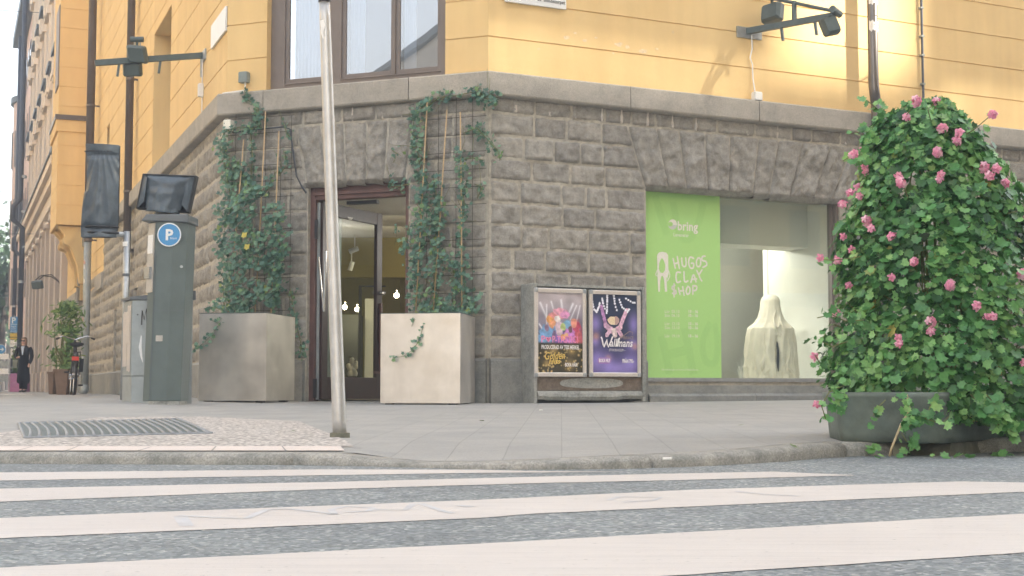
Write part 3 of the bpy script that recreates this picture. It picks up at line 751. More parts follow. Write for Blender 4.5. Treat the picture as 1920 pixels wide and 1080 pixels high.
# upstairs windows ----------------------------------------------------
def casement(W, s0, s1, z0, z1, y, parts, mats=('brownframe', 'glass_up'), fw=.07, par=bld, curt=True, name='window', reveal=True):
    """parts: list of (x0,x1) sash openings in s; everything between is frame"""
    mb = MB(); y0, y1 = y, y+.07
    xs = [s0]+[v for p in parts for v in p]+[s1]
    for i in range(0, len(xs), 2): mb.box(W, xs[i], xs[i+1], y0, y1, z0, z1)
    for a, b in parts: mb.box(W, a, b, y0+.002, y1, z0, z0+fw*1.4); mb.box(W, a, b, y0+.002, y1, z1-fw, z1)
    wn = mb.build(name, M[mats[0]], par); bevel(wn, .006)
    for a, b in parts:
        mb = MB(); f = fw*.75; q0 = z0+fw*1.4; q1 = z1-fw
        mb.box(W, a, a+f, y0+.02, y1-.01, q0, q1); mb.box(W, b-f, b, y0+.02, y1-.01, q0, q1); mb.box(W, a+f, b-f, y0+.02, y1-.01, q0, q0+f); mb.box(W, a+f, b-f, y0+.02, y1-.01, q1-f, q1)
        mb.box(W, a, b, y0-.012, y0+.0, q0-.02, q0-.005)
        bevel(mb.build('sash', M[mats[0]], wn), .004)
        mb = MB(); mb.box(W, a+f-.01, b-f+.01, y0+.035, y0+.041, q0+f-.01, q1-f+.01); mb.build('pane', M[mats[1]], wn)
    if curt:
        for a, b in parts:
            mb = MB(); n = 60; l = a+.02; r_ = a+(b-a)*(1.0 if a < ux0+.5 else curt)
            top = [W.W(l+(r_-l)*i/n, y1+.14+.025*sin(i*1.7+a*9)+.012*sin(i*.6), z1) for i in range(n+1)]; bot = [p-UP*(z1-z0-.03) for p in top]
            mb.add(top+bot, [(i, i+1, n+2+i, n+1+i) for i in range(n)]); mb.build('curtain', M['curtain'], wn, smooth=True)
        mb = MB(); mb.box(W, s0-.3, s1+.3, y1+1.4, y1+1.45, z0-.2, z1+.2); mb.build('room_wall', M['dark_in'], wn)
    return wn
S = lambda px, py=100, y=.1: CW.S(px, py, y)
casement(CW, ux0, ux1, uz0, UZT, .1, [(S(534, 100), S(608)), (S(640), S(739)), (S(741), S(834)-.05)], curt=.30)
for W, a, b, z0_, z1_ in ((LW, lw_s0, lw_s1, CTz+.02, lwz1), (LW, lv_s0, lv_s1, CTz+.02, lvz1)):
    casement(W, a, b, z0_, z1_, .3, [(a+.09, (a+b)/2-.04), ((a+b)/2+.04, b-.09)], curt=0)
for a, z in [(a, z) for a in (1.2, 4.4, 7.6, 11) for z in (9, 12.4, 15.6)]+[(11, 4.25)]:
    b = a+(1.5 if z > 5 else 1.6); zt = z+(1.9 if z > 5 else 2.35)
    casement(RW, a, b, z, zt, .14, [(a+.08, (a+b)/2-.03), ((a+b)/2+.03, b-.08)], curt=0)
for z in (9, 12.4, 15.6):
    casement(CW, ux0+.4, ux1-.4, z, z+1.9, .14, [(ux0+.5, (ux0+ux1)/2-.03), ((ux0+ux1)/2+.03, ux1-.5)], curt=0)
for a, z in [(a, z) for a in (-4.4, -8, -12) for z in (9, 12.4, 15.6)]:
    casement(LW, a, a+1.5, z, z+1.9, .3, [(a+.08, a+.72), (a+.78, a+1.42)], curt=0)

# shop window ----------------------------------------------------------
GY = .13
sx0, sx1 = wx0, wx1; gz0 = RW.Z(1400, 709, GY-.03); gz1 = RW.Z(1400, 372, GY)
mb = MB()
mb.box(RW, sx0, sx1, GY-.07, GY+.05, gz0-.045, gz0)              # light bottom rail
sw = mb.build('shop_window', M['steel'], bld)
mb = MB(); fr_ = RW.S(1560, 540, GY)
mb.box(RW, fr_, sx1, GY-.10, GY+.04, gz0, wzt); mb.box(RW, fr_-.03, fr_, GY-.04, GY+.04, gz0, gz1)
mb.box(RW, sx0, fr_, GY-.05, GY+.05, gz1, wzt+.02); mb.box(RW, sx0, sx0+.02, GY-.02, GY+.04, gz0, gz1)
mb.box(RW, sx0, sx1, -.03, GY+.05, wzb-.002, gz0-.047)
mb.build('frame', M['brownframe'], sw)
mb = MB(); mb.box(RW, sx0+.02, fr_-.03, GY, GY+.008, gz0, gz1); mb.build('pane', M['glass'], sw)
# the shop inside ------------------------------------------------------
FZ = .19; CE = dzt+.06
def wl(p): return p
def ipt(s, y): return RW.W(s, y, 0)
# display bay behind the window
mb = MB(); pz = gz0-.01
mb.box(RW, sx0-.3, sx1+.25, GY+.06, 1.5, FZ, pz); mb.build('display_plinth', M['white_in'], bld)
bwx = RW.S(1440, 600, 1.5)
mb = MB(); mb.box(RW, bwx, sx1+.3, 1.5, 1.6, FZ, CE-.002)
rwall = RW.S(1556, 540, GY+.01)+.03
mb.box(RW, rwall, rwall+.12, GY+.07, 1.499, FZ, CE-.002); mb.build('display_partition', M['white_in'], bld)
bz = RW.Z(1440, 461, .62)
mb = MB(); mb.box(RW, 1.3, rwall-.002, .62, 1.1, bz, CE-.002); mb.build('ceiling_beam', M['white_in'], bld)
# room shell
V0 = LW.W(-9, .5, 0); V1 = LW.W(-.25, .44, 0); V2 = CW.W(.2, .44, 0)
room = [ipt(10, .44), ipt(10, 7), LW.W(-9, 5, 0), LW.W(-8, .44, 0), LW.W(-.35, .44, 0), CW.W(LC-.3, .44, 0)]
mb = MB(); mb.box(RW, 1.6, bwx+2.6, 3.4, 3.5, FZ, CE-.002); mb.build('inner_wall', M['grey_in'], bld)
mb = MB(); n = len(room)
mb.add([p+UP*FZ for p in room], [tuple(range(n))]); mb.build('shop_floor', M['wood_floor'], bld, smooth='flat')
mb = MB(); mb.add([p+UP*CE for p in room]+[p+UP*(CE+.1) for p in room], [tuple(range(n)), tuple(range(2*n-1, n-1, -1))]); mb.build('shop_ceiling', M['white_in'], bld, smooth='flat')
mb = MB()
for i in (0, 1, 2):
    a, b = room[i], room[i+1]; mb.add([a+UP*FZ, b+UP*FZ, b+UP*(CE+.05), a+UP*(CE+.05)], [(0,1,2,3)])
mb.build('shop_wall', M['olive_in'], bld, smooth='flat')
# back partition pieces seen through the door and the window
mb = MB()
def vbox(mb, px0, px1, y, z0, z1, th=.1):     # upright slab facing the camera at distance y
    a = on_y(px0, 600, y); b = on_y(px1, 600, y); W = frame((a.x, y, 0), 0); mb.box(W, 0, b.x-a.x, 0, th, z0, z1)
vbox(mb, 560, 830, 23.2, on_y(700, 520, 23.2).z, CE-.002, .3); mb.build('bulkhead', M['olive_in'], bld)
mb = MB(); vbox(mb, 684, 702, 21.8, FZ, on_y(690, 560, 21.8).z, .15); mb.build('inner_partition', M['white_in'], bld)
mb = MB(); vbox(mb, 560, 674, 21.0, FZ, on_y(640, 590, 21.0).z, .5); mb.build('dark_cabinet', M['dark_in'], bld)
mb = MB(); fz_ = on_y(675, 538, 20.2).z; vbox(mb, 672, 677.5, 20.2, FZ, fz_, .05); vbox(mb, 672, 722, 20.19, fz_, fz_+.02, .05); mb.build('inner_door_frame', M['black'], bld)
# inner lamp spots
def spot(p, aim, on, nm='track_spotlight', lab=''):
    t = thing(nm, lab, 'spotlight', p, 'track spotlights inside the shop')
    aim = aim.normalized(); mb = MB(); mb.tube([p+UP*(.07 if on else .2), p], .008, 8); mb.tube([p-aim*.05, p+aim*.08], .034, 14); mb.build('housing', M['whiteenamel'] if 'whiteenamel' in M else M['signwhite'], t)
    if on:
        mb = MB(); mb.tube([p+aim*.0805, p+aim*.083], .024, 14); mb.build('bulb', M['lamp_on'], t)
    return t
spot(on_y(665, 468, 19.2), Vector((.8, .2, .35))*-1, False, lab='unlit white ceiling spotlight behind the door glass, the higher of the pair')
spot(on_y(659, 497, 20.2), Vector((-.3, -.1, -1)), False, lab='unlit white ceiling spotlight behind the door glass, the lower of the pair')
lit = [('glowing ceiling spotlight right of the open door leaf', 744, 553, 19.5), ('glowing ceiling spotlight above the dark cabinet, the left one behind the door glass', 647, 575, 20.6), ('small glowing spotlight just left of the thin black inner frame', 670, 579, 20.7)]
for lab, px, py, yy in lit:
    p = on_y(px, py, yy); spot(p, Vector((.05, -1, -.15)), True, lab=lab)
    l = bpy.data.lights.new('spot_light', 'SPOT'); l.energy = 8; l.color = (1, .85, .55); l.spot_size = radians(150); l.shadow_soft_size = .05
    o = bpy.data.objects.new('spot_light', l); COL.objects.link(o); o.location = p+Vector((.02, -.14, -.02)); o.rotation_euler = Vector((.1, -.8, .25)).to_track_quat('Z', 'Y').to_euler()
for s_, y_ in ((3.0, 2.2), (4.2, 2.0), (5.5, 4.0)):  # extra lamps added to brighten the room behind the shop window
    p = RW.W(s_, y_, CE-.22); t = spot(p, Vector((0, 0, -1)), True, lab='round ceiling spotlight added to brighten the shop inside')
    l = bpy.data.lights.new('lamp', 'POINT'); l.energy = 15; l.color = (1, .95, .87); l.shadow_soft_size = .06
    o = bpy.data.objects.new('lamp', l); COL.objects.link(o); o.location = p-UP*.18
# door -------------------------------------------------------------------
DY = .05; f0 = CW.S(579, 550, DY); f1 = CW.S(768, 550, DY); fzt = CW.Z(660, 346, DY)
i0 = CW.S(590, 550, DY); izt = CW.Z(700, 370, DY)
mb = MB(); mb.box(CW, f0-.04, i0, DY, DY+.12, FZ-.03, dzt+.05); mb.box(CW, f1-.06, f1+.1, DY, DY+.12, FZ-.03, dzt+.05); mb.box(CW, i0, f1-.06, DY, DY+.12, izt, dzt+.05)
mb.box(CW, i0-.015, f1-.05, DY-.025, DY, izt+.05, izt+.09)
dfr = mb.build('door_frame', M['dooredge'], bld); bevel(dfr, .008)
mb = MB(); mb.box(CW, f0-.04, f1+.1, -.08, DY+.15, .02, FZ-.01); mb.build('threshold', M['plinth'], bld)
# leaf swung inwards
h0 = CW.W(CW.S(601, 550, DY+.06), DY+.06, 0); tip = on_y(713, 600, h0.y+1.25); lv = Vector((tip.x-h0.x, tip.y-h0.y, 0)); LLn = lv.length
LF = Wall(Vector((h0.x, h0.y, 0)), lv.normalized(), Vector((lv.y, -lv.x, 0)).normalized())
lzt_ = LF.Z(705, 400, 0); lb = FZ+.01; gb = LF.Z(690, 708, 0); gt = LF.Z(690, 419, 0)
mb = MB(); a0_ = .13; a1_ = LLn-.13
mb.box(LF, 0, a0_, -.025, .025, lb, lzt_); mb.box(LF, a1_, LLn, -.025, .025, lb, lzt_); mb.box(LF, a0_, a1_, -.024, .024, lb, gb); mb.box(LF, a0_, a1_, -.024, .024, gt, lzt_)
leaf = mb.build('door', M['doorwood'], bld); bevel(leaf, .005)
mb = MB(); mb.box(LF, a0_-.01, a1_+.01, -.004, .004, gb-.01, gt+.01); mb.build('door_glass', M['glass'], leaf)
mb = MB(); q = LLn-.07; mb.tube([LF.W(q, -.03, 1.55), LF.W(q, -.08, 1.55)], .028, 12); mb.sphere(LF.W(q, -.085, 1.55), .03)
mb.build('door_knob', M['chrome'], leaf)
mb = MB(); mb.box(LF, q-.01, q+.03, -.06, -.03, .55, 1.42); mb.box(LF, q-.14, q+.03, -.06, -.028, .52, .55); mb.build('pull_handle', M['dooredge'], leaf)
mb = MB(); mb.box(LF, .55, .66, -.03, -.025, lzt_-.14, lzt_-.125); mb.box(LF, .57, .64, -.03, -.025, lzt_-.155, lzt_-.145); mb.build('door_sticker', M['signwhite'], leaf)
# narrow folded side leaf with its silver closer bars
mb = MB(); sl0 = CW.S(592, 550, DY+.05)
mb.box(CW, sl0, sl0+.05, DY+.05, DY+.6, lb, izt-.02); sidel = mb.build('side_panel', M['steel_paint'], bld)
mb = MB(); mb.tube([CW.W(CW.S(611, 471, DY), DY, CW.Z(611, 471, DY)), CW.W(CW.S(607.5, 584, DY), DY, CW.Z(607.5, 584, DY))], .013, 8)
mb.tube([CW.W(CW.S(598, 482, DY), DY-.01, CW.Z(598, 482, DY)), CW.W(CW.S(607.5, 582, DY), DY-.01, CW.Z(607.5, 582, DY))], .009, 8)
mb.build('closer_bar', M['chrome'], bld)
mb = MB()
for y_ in (430, 728): mb.box(CW, i0, i0+.04, DY-.02, DY, CW.Z(597, y_+18, DY), CW.Z(597, y_-18, DY))
mb.build('hinge', M['black'], dfr)
mb = MB(); mb.box(CW, i0+.35, i0+.75, DY+.13, DY+.2, izt-.05, izt-.01); mb.build('door_closer', M['black'], bld)
# ================================================================== THINGS ON THE FACADES
LWo = lambda px, py, y: LW.P(px, py, y)
def pipe_run(W, px_top, py_top, px_bot, py_bot, off, r, m, z_top=None, name='drainpipe', zb=None, brackets=(), mt=None):
    s, z0 = W.P(px_bot, py_bot, -off); s1, z1 = W.P(px_top, py_top, -off); s = (s+s1)/2; z1 = z_top or z1; z0 = zb if zb is not None else z0
    mb = MB(); mb.tube([W.W(s, -off, z0), W.W(s, -off, z1)], r, 14); o = mb.build(name, m, None, smooth=False)
    for p in o.data.polygons: p.use_smooth = True
    return o, s, z0, z1
def drain(W, px, py_j, off, r, lab, low_mat, ztop=UPT):
    s = W.S(px, 300, -off); zj = W.Z(px, py_j, -off); base = W.W(s, -off, .2)
    t = thing('drainpipe', lab, 'drainpipe', base)
    mb = MB(); mb.tube([W.W(s, -off, zj), W.W(s, -off, ztop)], r, 16); mb.build('upper_pipe', M['pipe'], t, smooth=True)
    mb = MB(); mb.tube([W.W(s, -off, .28), W.W(s, -off, zj+.05)], r*.9, 16); mb.build('lower_pipe', low_mat, t, smooth=True)
    mb = MB(); mb.tube([W.W(s, -off, .42), W.W(s, -off, .3), W.W(s+.02, -off-.06, .2)], r*.98, 12); mb.build('spout', low_mat, t, smooth=True)
    for z in (zj+.02, zj+1.1, zj+3.2):
        mb = MB(); mb.tube([W.W(s, -off, z), W.W(s, -off, z+.05)], r*1.12, 14); mb.box(W, s-.012, s+.012, -off+r*.9, .01, z+.005, z+.04); mb.build('clamp', M['pipe'], t)
    return t, s
drain(LW, 241, 470, .14, .072, 'thick brown drainpipe behind the floodlight bracket on the left facade', M['steel_paint'])
t2, s2 = drain(LW, 168, 450, .20, .095, 'drainpipe beside the oriel with a sticker covered pale lower half, behind the bicycle', M['steel_paint'])
mb = MB()
for i in range(26):   # torn stickers on the lower pipe
    z = .9+i*.11+random.random()*.05; a0_ = random.uniform(2.4, 5.2); da = random.uniform(.3, .9)
    c = LW.W(s2, -.20, z); R_ = .0875; h = random.uniform(.05, .1)
    ring = [[c+LW.d*(cos(a0_+da*k/3)*R_)+LW.n*(-sin(a0_+da*k/3)*R_)+UP*zz for k in range(4)] for zz in (0, h)]
    mb.rings(ring, False, False, random.random(), closed=False)
m_, t_, b_ = nodes('old stickers'); at = N(t_, 'ShaderNodeAttribute', attribute_name='tint')
t_.links.new(ramp(t_, at.outputs['Fac'], [(0, (.5,.5,.5)), (.4, (.75,.72,.68)), (.7, (.15,.3,.35)), (.85, (.6,.3,.25)), (1, (.8,.8,.78))]).outputs[0], b_.inputs['Base Color']); M['stickers'] = m_
mb.build('stickers', M['stickers'], t2)
# right drainpipe, polished
o, s3 = None, RW.S(1637, 100, -.17)
t3 = thing('drainpipe', 'shiny grey brown drainpipe with two torn white stickers, running up behind the pink geraniums', 'drainpipe', RW.W(s3, -.17, .2))
m_, t_, b_ = nodes('glossy pipe paint'); b_.inputs['Base Color'].default_value = (.17,.155,.145,1); b_.inputs['Roughness'].default_value = .22; b_.inputs['Metallic'].default_value = .5; M['pipe_gloss'] = m_
mb = MB(); zc = CTz+.25
mb.tube([RW.W(s3, -.21, .25), RW.W(s3, -.21, CTz+.1)], .068, 18); mb.tube([RW.W(s3, -.21, CTz+.1), RW.W(s3, -.17, CTz+.35), RW.W(s3, -.17, UPT)], .068, 18)
mb.build('pipe', M['pipe_gloss'], t3, smooth=True)
for y_ in (32, 150):
    z = RW.Z(1637, y_, -.17); mb = MB(); mb.tube([RW.W(s3, -.17, z), RW.W(s3, -.17, z+.012)], .072, 18); mb.build('joint', M['pipe_gloss'], t3)
for (ya, yb) in ((-4, 10), (42, 60)):
    za, zb = RW.Z(1637, yb, -.17), RW.Z(1637, ya, -.17); c = RW.W(s3, -.17, 0); mb = MB()
    zs = lambda k, e: (za if e == 0 else zb)+random.uniform(-.02, .02)
    mb.rings([[c+RW.d*cos(a)*.0705-RW.n*(-sin(a))*.0705*1.0*0+RW.n*abs(sin(a))*.0705+UP*zs(0, e) for a in [radians(d) for d in range(30, 171, 14)]] for e in (0, 1)], False, False, None, closed=False)
    st_ = mb.build('torn_sticker', M['signwhite'], t3)
text('TO', RW, s3-.045, RW.Z(1637, 56, -.17), -.245, .085, M['blackink'], t3, sx=.8)
mb = MB(); za = RW.Z(1650, 150, -.1); mb.box(RW, s3+.11, s3+.15, -.05, 0, za, za+.16); mb.tube([RW.W(s3+.05, -.17, za+.1), RW.W(s3+.13, -.03, za+.1)], .01); mb.build('bracket', M['pipe'], t3)
# thin cable pipe
s4 = RW.S(1730, 100, -.04); t4 = thing('cable_conduit', 'thin dark conduit with small clips on the yellow wall, right of the shiny drainpipe', 'conduit', RW.W(s4, -.04, CTz))
mb = MB(); mb.tube([RW.W(s4+.03, -.13, CTz-.2), RW.W(s4+.02, -.09, CTz+.1), RW.W(s4, -.035, CTz+.25), RW.W(s4, -.035, 12)], .017, 8); mb.build('conduit', M['darkpipe'], t4, smooth=True)
for i in range(8):
    z = CTz+.5+i*.33+random.uniform(-.06, .06); mb = MB(); mb.box(RW, s4-.026, s4+.026, -.056, -.002, z, z+.022); mb.build('clip', M['steel_paint'], t4)

def floodbracket(W, s0, zb, tip_s, tip_y, tip_z, lab, heads, upper=None):
    t = thing('floodlight_bracket', lab, 'floodlight bracket', W.W(s0, 0, zb))
    a = W.W(s0, -.01, zb); b = W.W(tip_s, -tip_y, tip_z); d = (b-a).normalized(); side = d.cross(UP).normalized()
    def bar(a, b, w_, h_, nm, mt, par=t):
        d = (b-a).normalized(); sd = d.cross(UP).normalized(); u2 = sd.cross(d)
        mb = MB(); mb.rings([[p+sd*x*w_/2+u2*y*h_/2 for x, y in ((-1,-1),(1,-1),(1,1),(-1,1))] for p in (a, b)]); return mb.build(nm, mt, par)
    bar(a, b, .06, .075, 'arm', M['lampmetal'])
    mb = MB(); mb.box(W, s0-.16, s0+.22, -.02, 0, zb-.09, zb+.05); mb.build('wall_plate', M['steel'], t)
    for k, (f, l) in enumerate(((.40, .17), (.78, .17))):
        p = a.lerp(b, f)-UP*.03; bar(p, p-UP*l+d*.02, .035, .03, 'hanger', M['lampmetal'])
    if upper:
        f0_, f1_, hh, back = upper
        p = a.lerp(b, f0_); q = p+UP*hh; bar(p, q, .07, .05, 'upright', M['lampmetal'])
    return t, a, b, d, side
def floodhead(t, c, up, right, w_, h_, dep, m=None, knuckle=None):
    up = up.normalized(); right = right.normalized(); fw = right.cross(up)
    mb = MB(); r = .02
    def ring(ww, hh, k): return [c+right*x+up*y+fw*k for x, y in ((-ww+r, -hh), (ww-r, -hh), (ww, -hh+r), (ww, hh-r), (ww-r, hh), (-ww+r, hh), (-ww, hh-r), (-ww, -hh+r))]
    mb.rings([ring(w_/2, h_/2, -dep*.5), ring(w_/2, h_/2, dep*.1), ring(w_/2*.8, h_/2*.8, dep*.5)])
    hd = mb.build('floodlight', M['lampmetal'], t)
    mb = MB(); mb.rings([ring(w_/2-.02, h_/2-.02, -dep*.5-.001), ring(w_/2-.02, h_/2-.02, -dep*.5-.008)]); mb.build('lamp_glass', m or M['lampface'], hd)
    if knuckle is not None:
        mb = MB(); mb.tube([c+up*h_/2, knuckle], .02, 8); mb.build('knuckle', M['lampmetal'], hd)
    return hd
# right bracket
s0, zb = RW.P(1400, 59, 0); 
tipd = 1.05; ts, tz = RW.P(1565, 20, -tipd)
t, a, b, d, side = floodbracket(RW, s0, zb, ts, tipd, zb+.02, 'dark floodlight bracket with two heads on the bright yellow wall over the shop window', 2)
pm = a.lerp(b, .55); mb = MB(); mb.tube([pm, pm+UP*.27], .032, 8); mb.build('upright', M['lampmetal'], t)
bt = b+UP*.05; back = pm+UP*.24; dirr = (bt-back); mb = MB(); mb.tube([bt+dirr*.02, back-dirr*1.05+UP*.02], .022, 8); mb.build('top_rod', M['lampmetal'], t)
mb = MB(); mb.tube([b-side*.10+UP*.03+d*.02, b+side*.12+UP*.05+d*.02], .045, 10); mb.build('joint', M['lampmetal'], t)
def at_depth(px, py, ref): return on_y(px, py, ref.y)
c1 = at_depth(1557, 48, b); floodhead(t, c1, Vector((-.35, .1, 1)), Vector((1, .15, .25)), .20, .22, .14, knuckle=b+UP*.02)
e2 = back-dirr*1.0; c2 = at_depth(1447, 24, e2); floodhead(t, c2, Vector((.1, .1, 1)), Vector((.75, -.6, .12)), .26, .23, .16, knuckle=c2+UP*.22)
mb = MB(); mb.tube([c2+UP*.20-RW.d*.07, c2+UP*.21+RW.d*.1], .045, 10); mb.build('joint', M['lampmetal'], t)
# its cable and junction box
jb = thing('junction_box', 'small pinkish white junction box sitting on the cornice below the right floodlights, cable above', 'junction box', RW.W(*[(RW.S(1416, 180, -.05)), -.06, CTz]))
sj = RW.S(1416, 178, -.05); zj = RW.Z(1416, 187, -.14)
mb = MB(); mb.bbox(RW, sj-.06, sj+.06, -.13, -.04, CTz+.005, CTz+.11, .01); mb.build('box', M['signwhite'], jb)
mb = MB(); mb.tube([RW.W(sj, -.05, CTz+.1), RW.W(sj-.01, -.02, CTz+.3), RW.W(sj-.015, -.02, zb-.42), RW.W(sj-.05, -.02, zb-.34), RW.W(sj-.02, -.025, zb-.22), RW.W(sj-.03, -.03, zb-.05)], .009, 6); mb.build('cable', M['signwhite'], jb)
# left bracket: arm leaving the left facade towards the street
s0, zb = LW.P(382, 104, 0); p_tip = None
tipy = None
a = LW.W(s0, -.02, zb)
# find the reach so that the tip falls at pixel 176
best = None
for k in range(20, 400):
    p = a + LW.n*(k/100)
    px = 960+F*p.x/(p.y*cos(PITCH)+(p.z-CZ)*sin(PITCH))
    if best is None or abs(px-176) < best[0]: best = (abs(px-176), k/100)
reach = best[1]
ztip = on_y(176, 118, (LW.W(s0, -.02, zb)+LW.n*reach).y).z
t, a, b, d, side = floodbracket(LW, s0, zb, s0, reach, ztip, 'dark floodlight bracket reaching out from the left facade above the parking meter', 2)
md = a.lerp(b, .62); hp = on_y(255, 100, md.y)
floodhead(t, on_y(257, 102, md.y-.1), Vector((-.12, -.35, 1)), Vector((1, -.02, -.09)), .25, .23, .12)
mb = MB(); q = on_y(257, 74, md.y-.05); mb.tube([q-Vector((.085,0,0)), q+Vector((.085,0,.0))], .038, 10); mb.build('joint', M['lampmetal'], t)
for dx in (-.035, .045):
    mb = MB(); mb.tube([q+Vector((dx,0,0)), q+Vector((dx,0,-.12))], .009, 6); mb.build('strut', M['steel'], t)
mb = MB(); mb.tube([q+Vector((0,0,.0)), md+Vector((0,0,.02))], .02, 8); mb.build('stem', M['lampmetal'], t)
floodhead(t, on_y(248, 130, md.y+.05), Vector((0, -.3, 1)), Vector((1, 0, 0)), .25, .19, .1)
# cable + boxes on left facade
t = thing('junction_box', 'small white junction box on the cable below the left floodlight bracket', 'junction box', LW.W(s0, -.03, zb-.6))
zq = LW.Z(384, 166, 0); mb = MB(); mb.bbox(LW, s0-.04, s0+.05, -.07, 0, zq-.09, zq+.09, .008); mb.build('box', M['signwhite'], t)
mb = MB(); mb.tube([LW.W(s0+.02, -.02, zb-.06), LW.W(s0+.02, -.015, CTz+.05)], .009, 6); mb.build('cable', M['signwhite'], t)
mb = MB(); mb.tube([LW.W(s0+.0, -.03, zb-.05), LW.W(s0, -.03, zb-.3)], .016, 6); mb.build('conduit', M['steel'], t)
t = thing('junction_box', 'grey junction box on the yellow corner just above the cornice, ivy tip touching it', 'junction box', CW.W(.3, -.05, CTz))
sa, za = CW.P(458, 155, -.04); mb = MB(); mb.bbox(CW, sa-.06, sa+.06, -.09, 0, za, za+.13, .01); mb.build('box', M['lampface'], t)
mb = MB(); mb.tube([CW.W(sa+.02, -.05, za), CW.W(sa+.02, -.05, CTz+.03), CW.W(sa-.25, -.05, CTz+.02), CW.W(sa-.3, -.05, CTz+.015)], .012, 6); mb.build('cable', M['signwhite'], t)
sa, za = CW.P(430, 234, -.12); mb = MB(); mb.bbox(CW, sa-.06, sa+.045, -.17, -.03, za-.06, za+.055, .008)
tag(mb.build('sensor_box', M['cream_ink']), 'cream white box on the granite under the cornice, at the top left of the ivy', 'sensor box')
# cable line beside the door lintel
mb = MB(); P_ = [CW.W(*(lambda q: (q[0], -.1, q[1]))(CW.P(x, y, -.1))) for x, y in ((436, 248), (480, 243), (530, 238), (544, 242), (550, 290), (556, 330), (566, 350), (574, 362))]
mb.tube(P_, .01, 6); tag(mb.build('cable', M['darkpipe'], None, smooth=True), 'thin dark cable looping over the left ivy and down beside the door lintel', 'cable')
# blank notice on left facade, street sign
p = [LW.P(x, y, -.02) for x, y in ((397, 45), (424, 15), (424, 55), (397, 93))]
s_a = p[0][0]; s_b = p[1][0]; mb = MB(); mb.box(LW, s_a, s_b, -.03, -.004, (p[3][1]+p[2][1])/2, (p[0][1]+p[1][1])/2)
tag(bevel(mb.build('notice_board', M['white'])), 'blank white notice board on the yellow wall above the left floodlight bracket', 'notice board')
sA, zA = RW.P(947, 2, -.03); sB, zB = RW.P(1062, 18, -.03); zS = (RW.Z(947, 2, -.03)+zB)/2
ss = thing('street_name_plate', 'white street name plate with black lettering on the yellow wall, cut by the top edge', 'street sign', RW.W(sA, -.03, zB))
mb = MB(); mb.bbox(RW, sA, sB, -.035, -.003, zS, zS+.42, .01); mb.build('plate', M['white'], ss)
text('kv. Bondetorpet', RW, sB-.02, zS+.055, -.0375, .062, M['blackink'], ss, align='RIGHT', bold=.0008, sx=.88)
text('42', RW, sA+.17, zS+.07, -.0375, .13, M['blackink'], ss, bold=.002)
mb = MB(); mb.tube([RW.W(RW.S(1530, 30), -.02, RW.Z(1530, 30)), RW.W(RW.S(1530, 30), -.022, RW.Z(1530, 30))], .001, 6)
# far floodlight with curved arms (above the potted shrub)
sf, zf = LW.P(118, 540, 0); pf = LW.W(sf, 0, zf)
t = thing('floodlight_bracket', 'small far floodlight pair on thin curved black arms, above the shrub by the bicycle', 'floodlight bracket', pf)
for k, (xx, yy) in enumerate(((66, 535), (73, 534))):
    c = on_y(xx, yy, pf.y-.4*k); mid = on_y(96, 521+4*k, pf.y)
    mb = MB(); mb.tube([pf+UP*(.1*k), pf.lerp(mid, .5)+UP*.1, mid+UP*.1, c.lerp(mid, .35)+UP*.22, c+UP*.16], .018, 6); mb.build('arm', M['black'], t, smooth=True)
    floodhead(t, c, Vector((-.1, -.3, 1)), Vector((1, -.1, 0)), .22, .25, .12)

# ================================================================== STREET FURNITURE
# planter boxes
def planter(px0, px1, Y, ang, dep, lab, yt=588):
    pf0 = on_y(px0, 700, Y); pf1 = on_y(px1, 700, Y); W_ = (pf1.x-pf0.x)/cos(ang)
    W = frame((pf0.x, Y, 0), ang); zb = g((pf0.x+.3, Y+.2))+.012; zt = on_y((px0+px1)/2, yt, Y).z
    t = thing('box_planter', lab, 'planter box', W.W(W_/2, dep/2, zb-.012), 'square metal planter boxes by the door')
    mb = MB(); th = .012
    # four sides as thin sheets with real thickness
    mb.bbox(W, 0, W_, 0, th, zb, zt, .003); mb.bbox(W, 0, W_, dep-th, dep, zb, zt, .003); mb.bbox(W, 0, th, th, dep-th, zb, zt-.001, .003); mb.bbox(W, W_-th, W_, th, dep-th, zb, zt-.001, .003)
    mb.box(W, th, W_-th, th, dep-th, zb, zb+.02); mb.build('box', M['zinc'], t)
    mb = MB(); l = .022
    mb.box(W, -.004, W_+.004, -.004, l, zt+.001, zt+.006); mb.box(W, -.004, W_+.004, dep-l, dep+.004, zt+.001, zt+.006); mb.box(W, -.004, l, l+.0005, dep-l-.0005, zt+.001, zt+.006); mb.box(W, W_-l, W_+.004, l+.0005, dep-l-.0005, zt+.001, zt+.006)
    mb.build('rim', M['lampmetal'], t)
    mb = MB(); mb.box(W, th+.002, W_-th-.002, th+.002, dep-th-.002, zt-.12, zt-.06); mb.build('soil', M['debris'], t)
    for a, b in ((.08, .1), (W_-.1, .1), (.08, dep-.1), (W_-.1, dep-.1)):
        mb = MB(); mb.box(W, a-.04, a+.04, b-.04, b+.04, zb-.03, zb-.001); mb.build('foot', M['black'], t)
    return t, W, W_, zt
p1, PW1, pw1, pz1 = planter(372, 503, 15.5, radians(-10), .95, 'square pale metal planter box with thick ivy, left of the open shop door')
p2, PW2, pw2, pz2 = planter(713, 864, 15.2, radians(-9), .85, 'square pale metal planter box with thin ivy, right of the open shop door', 588)

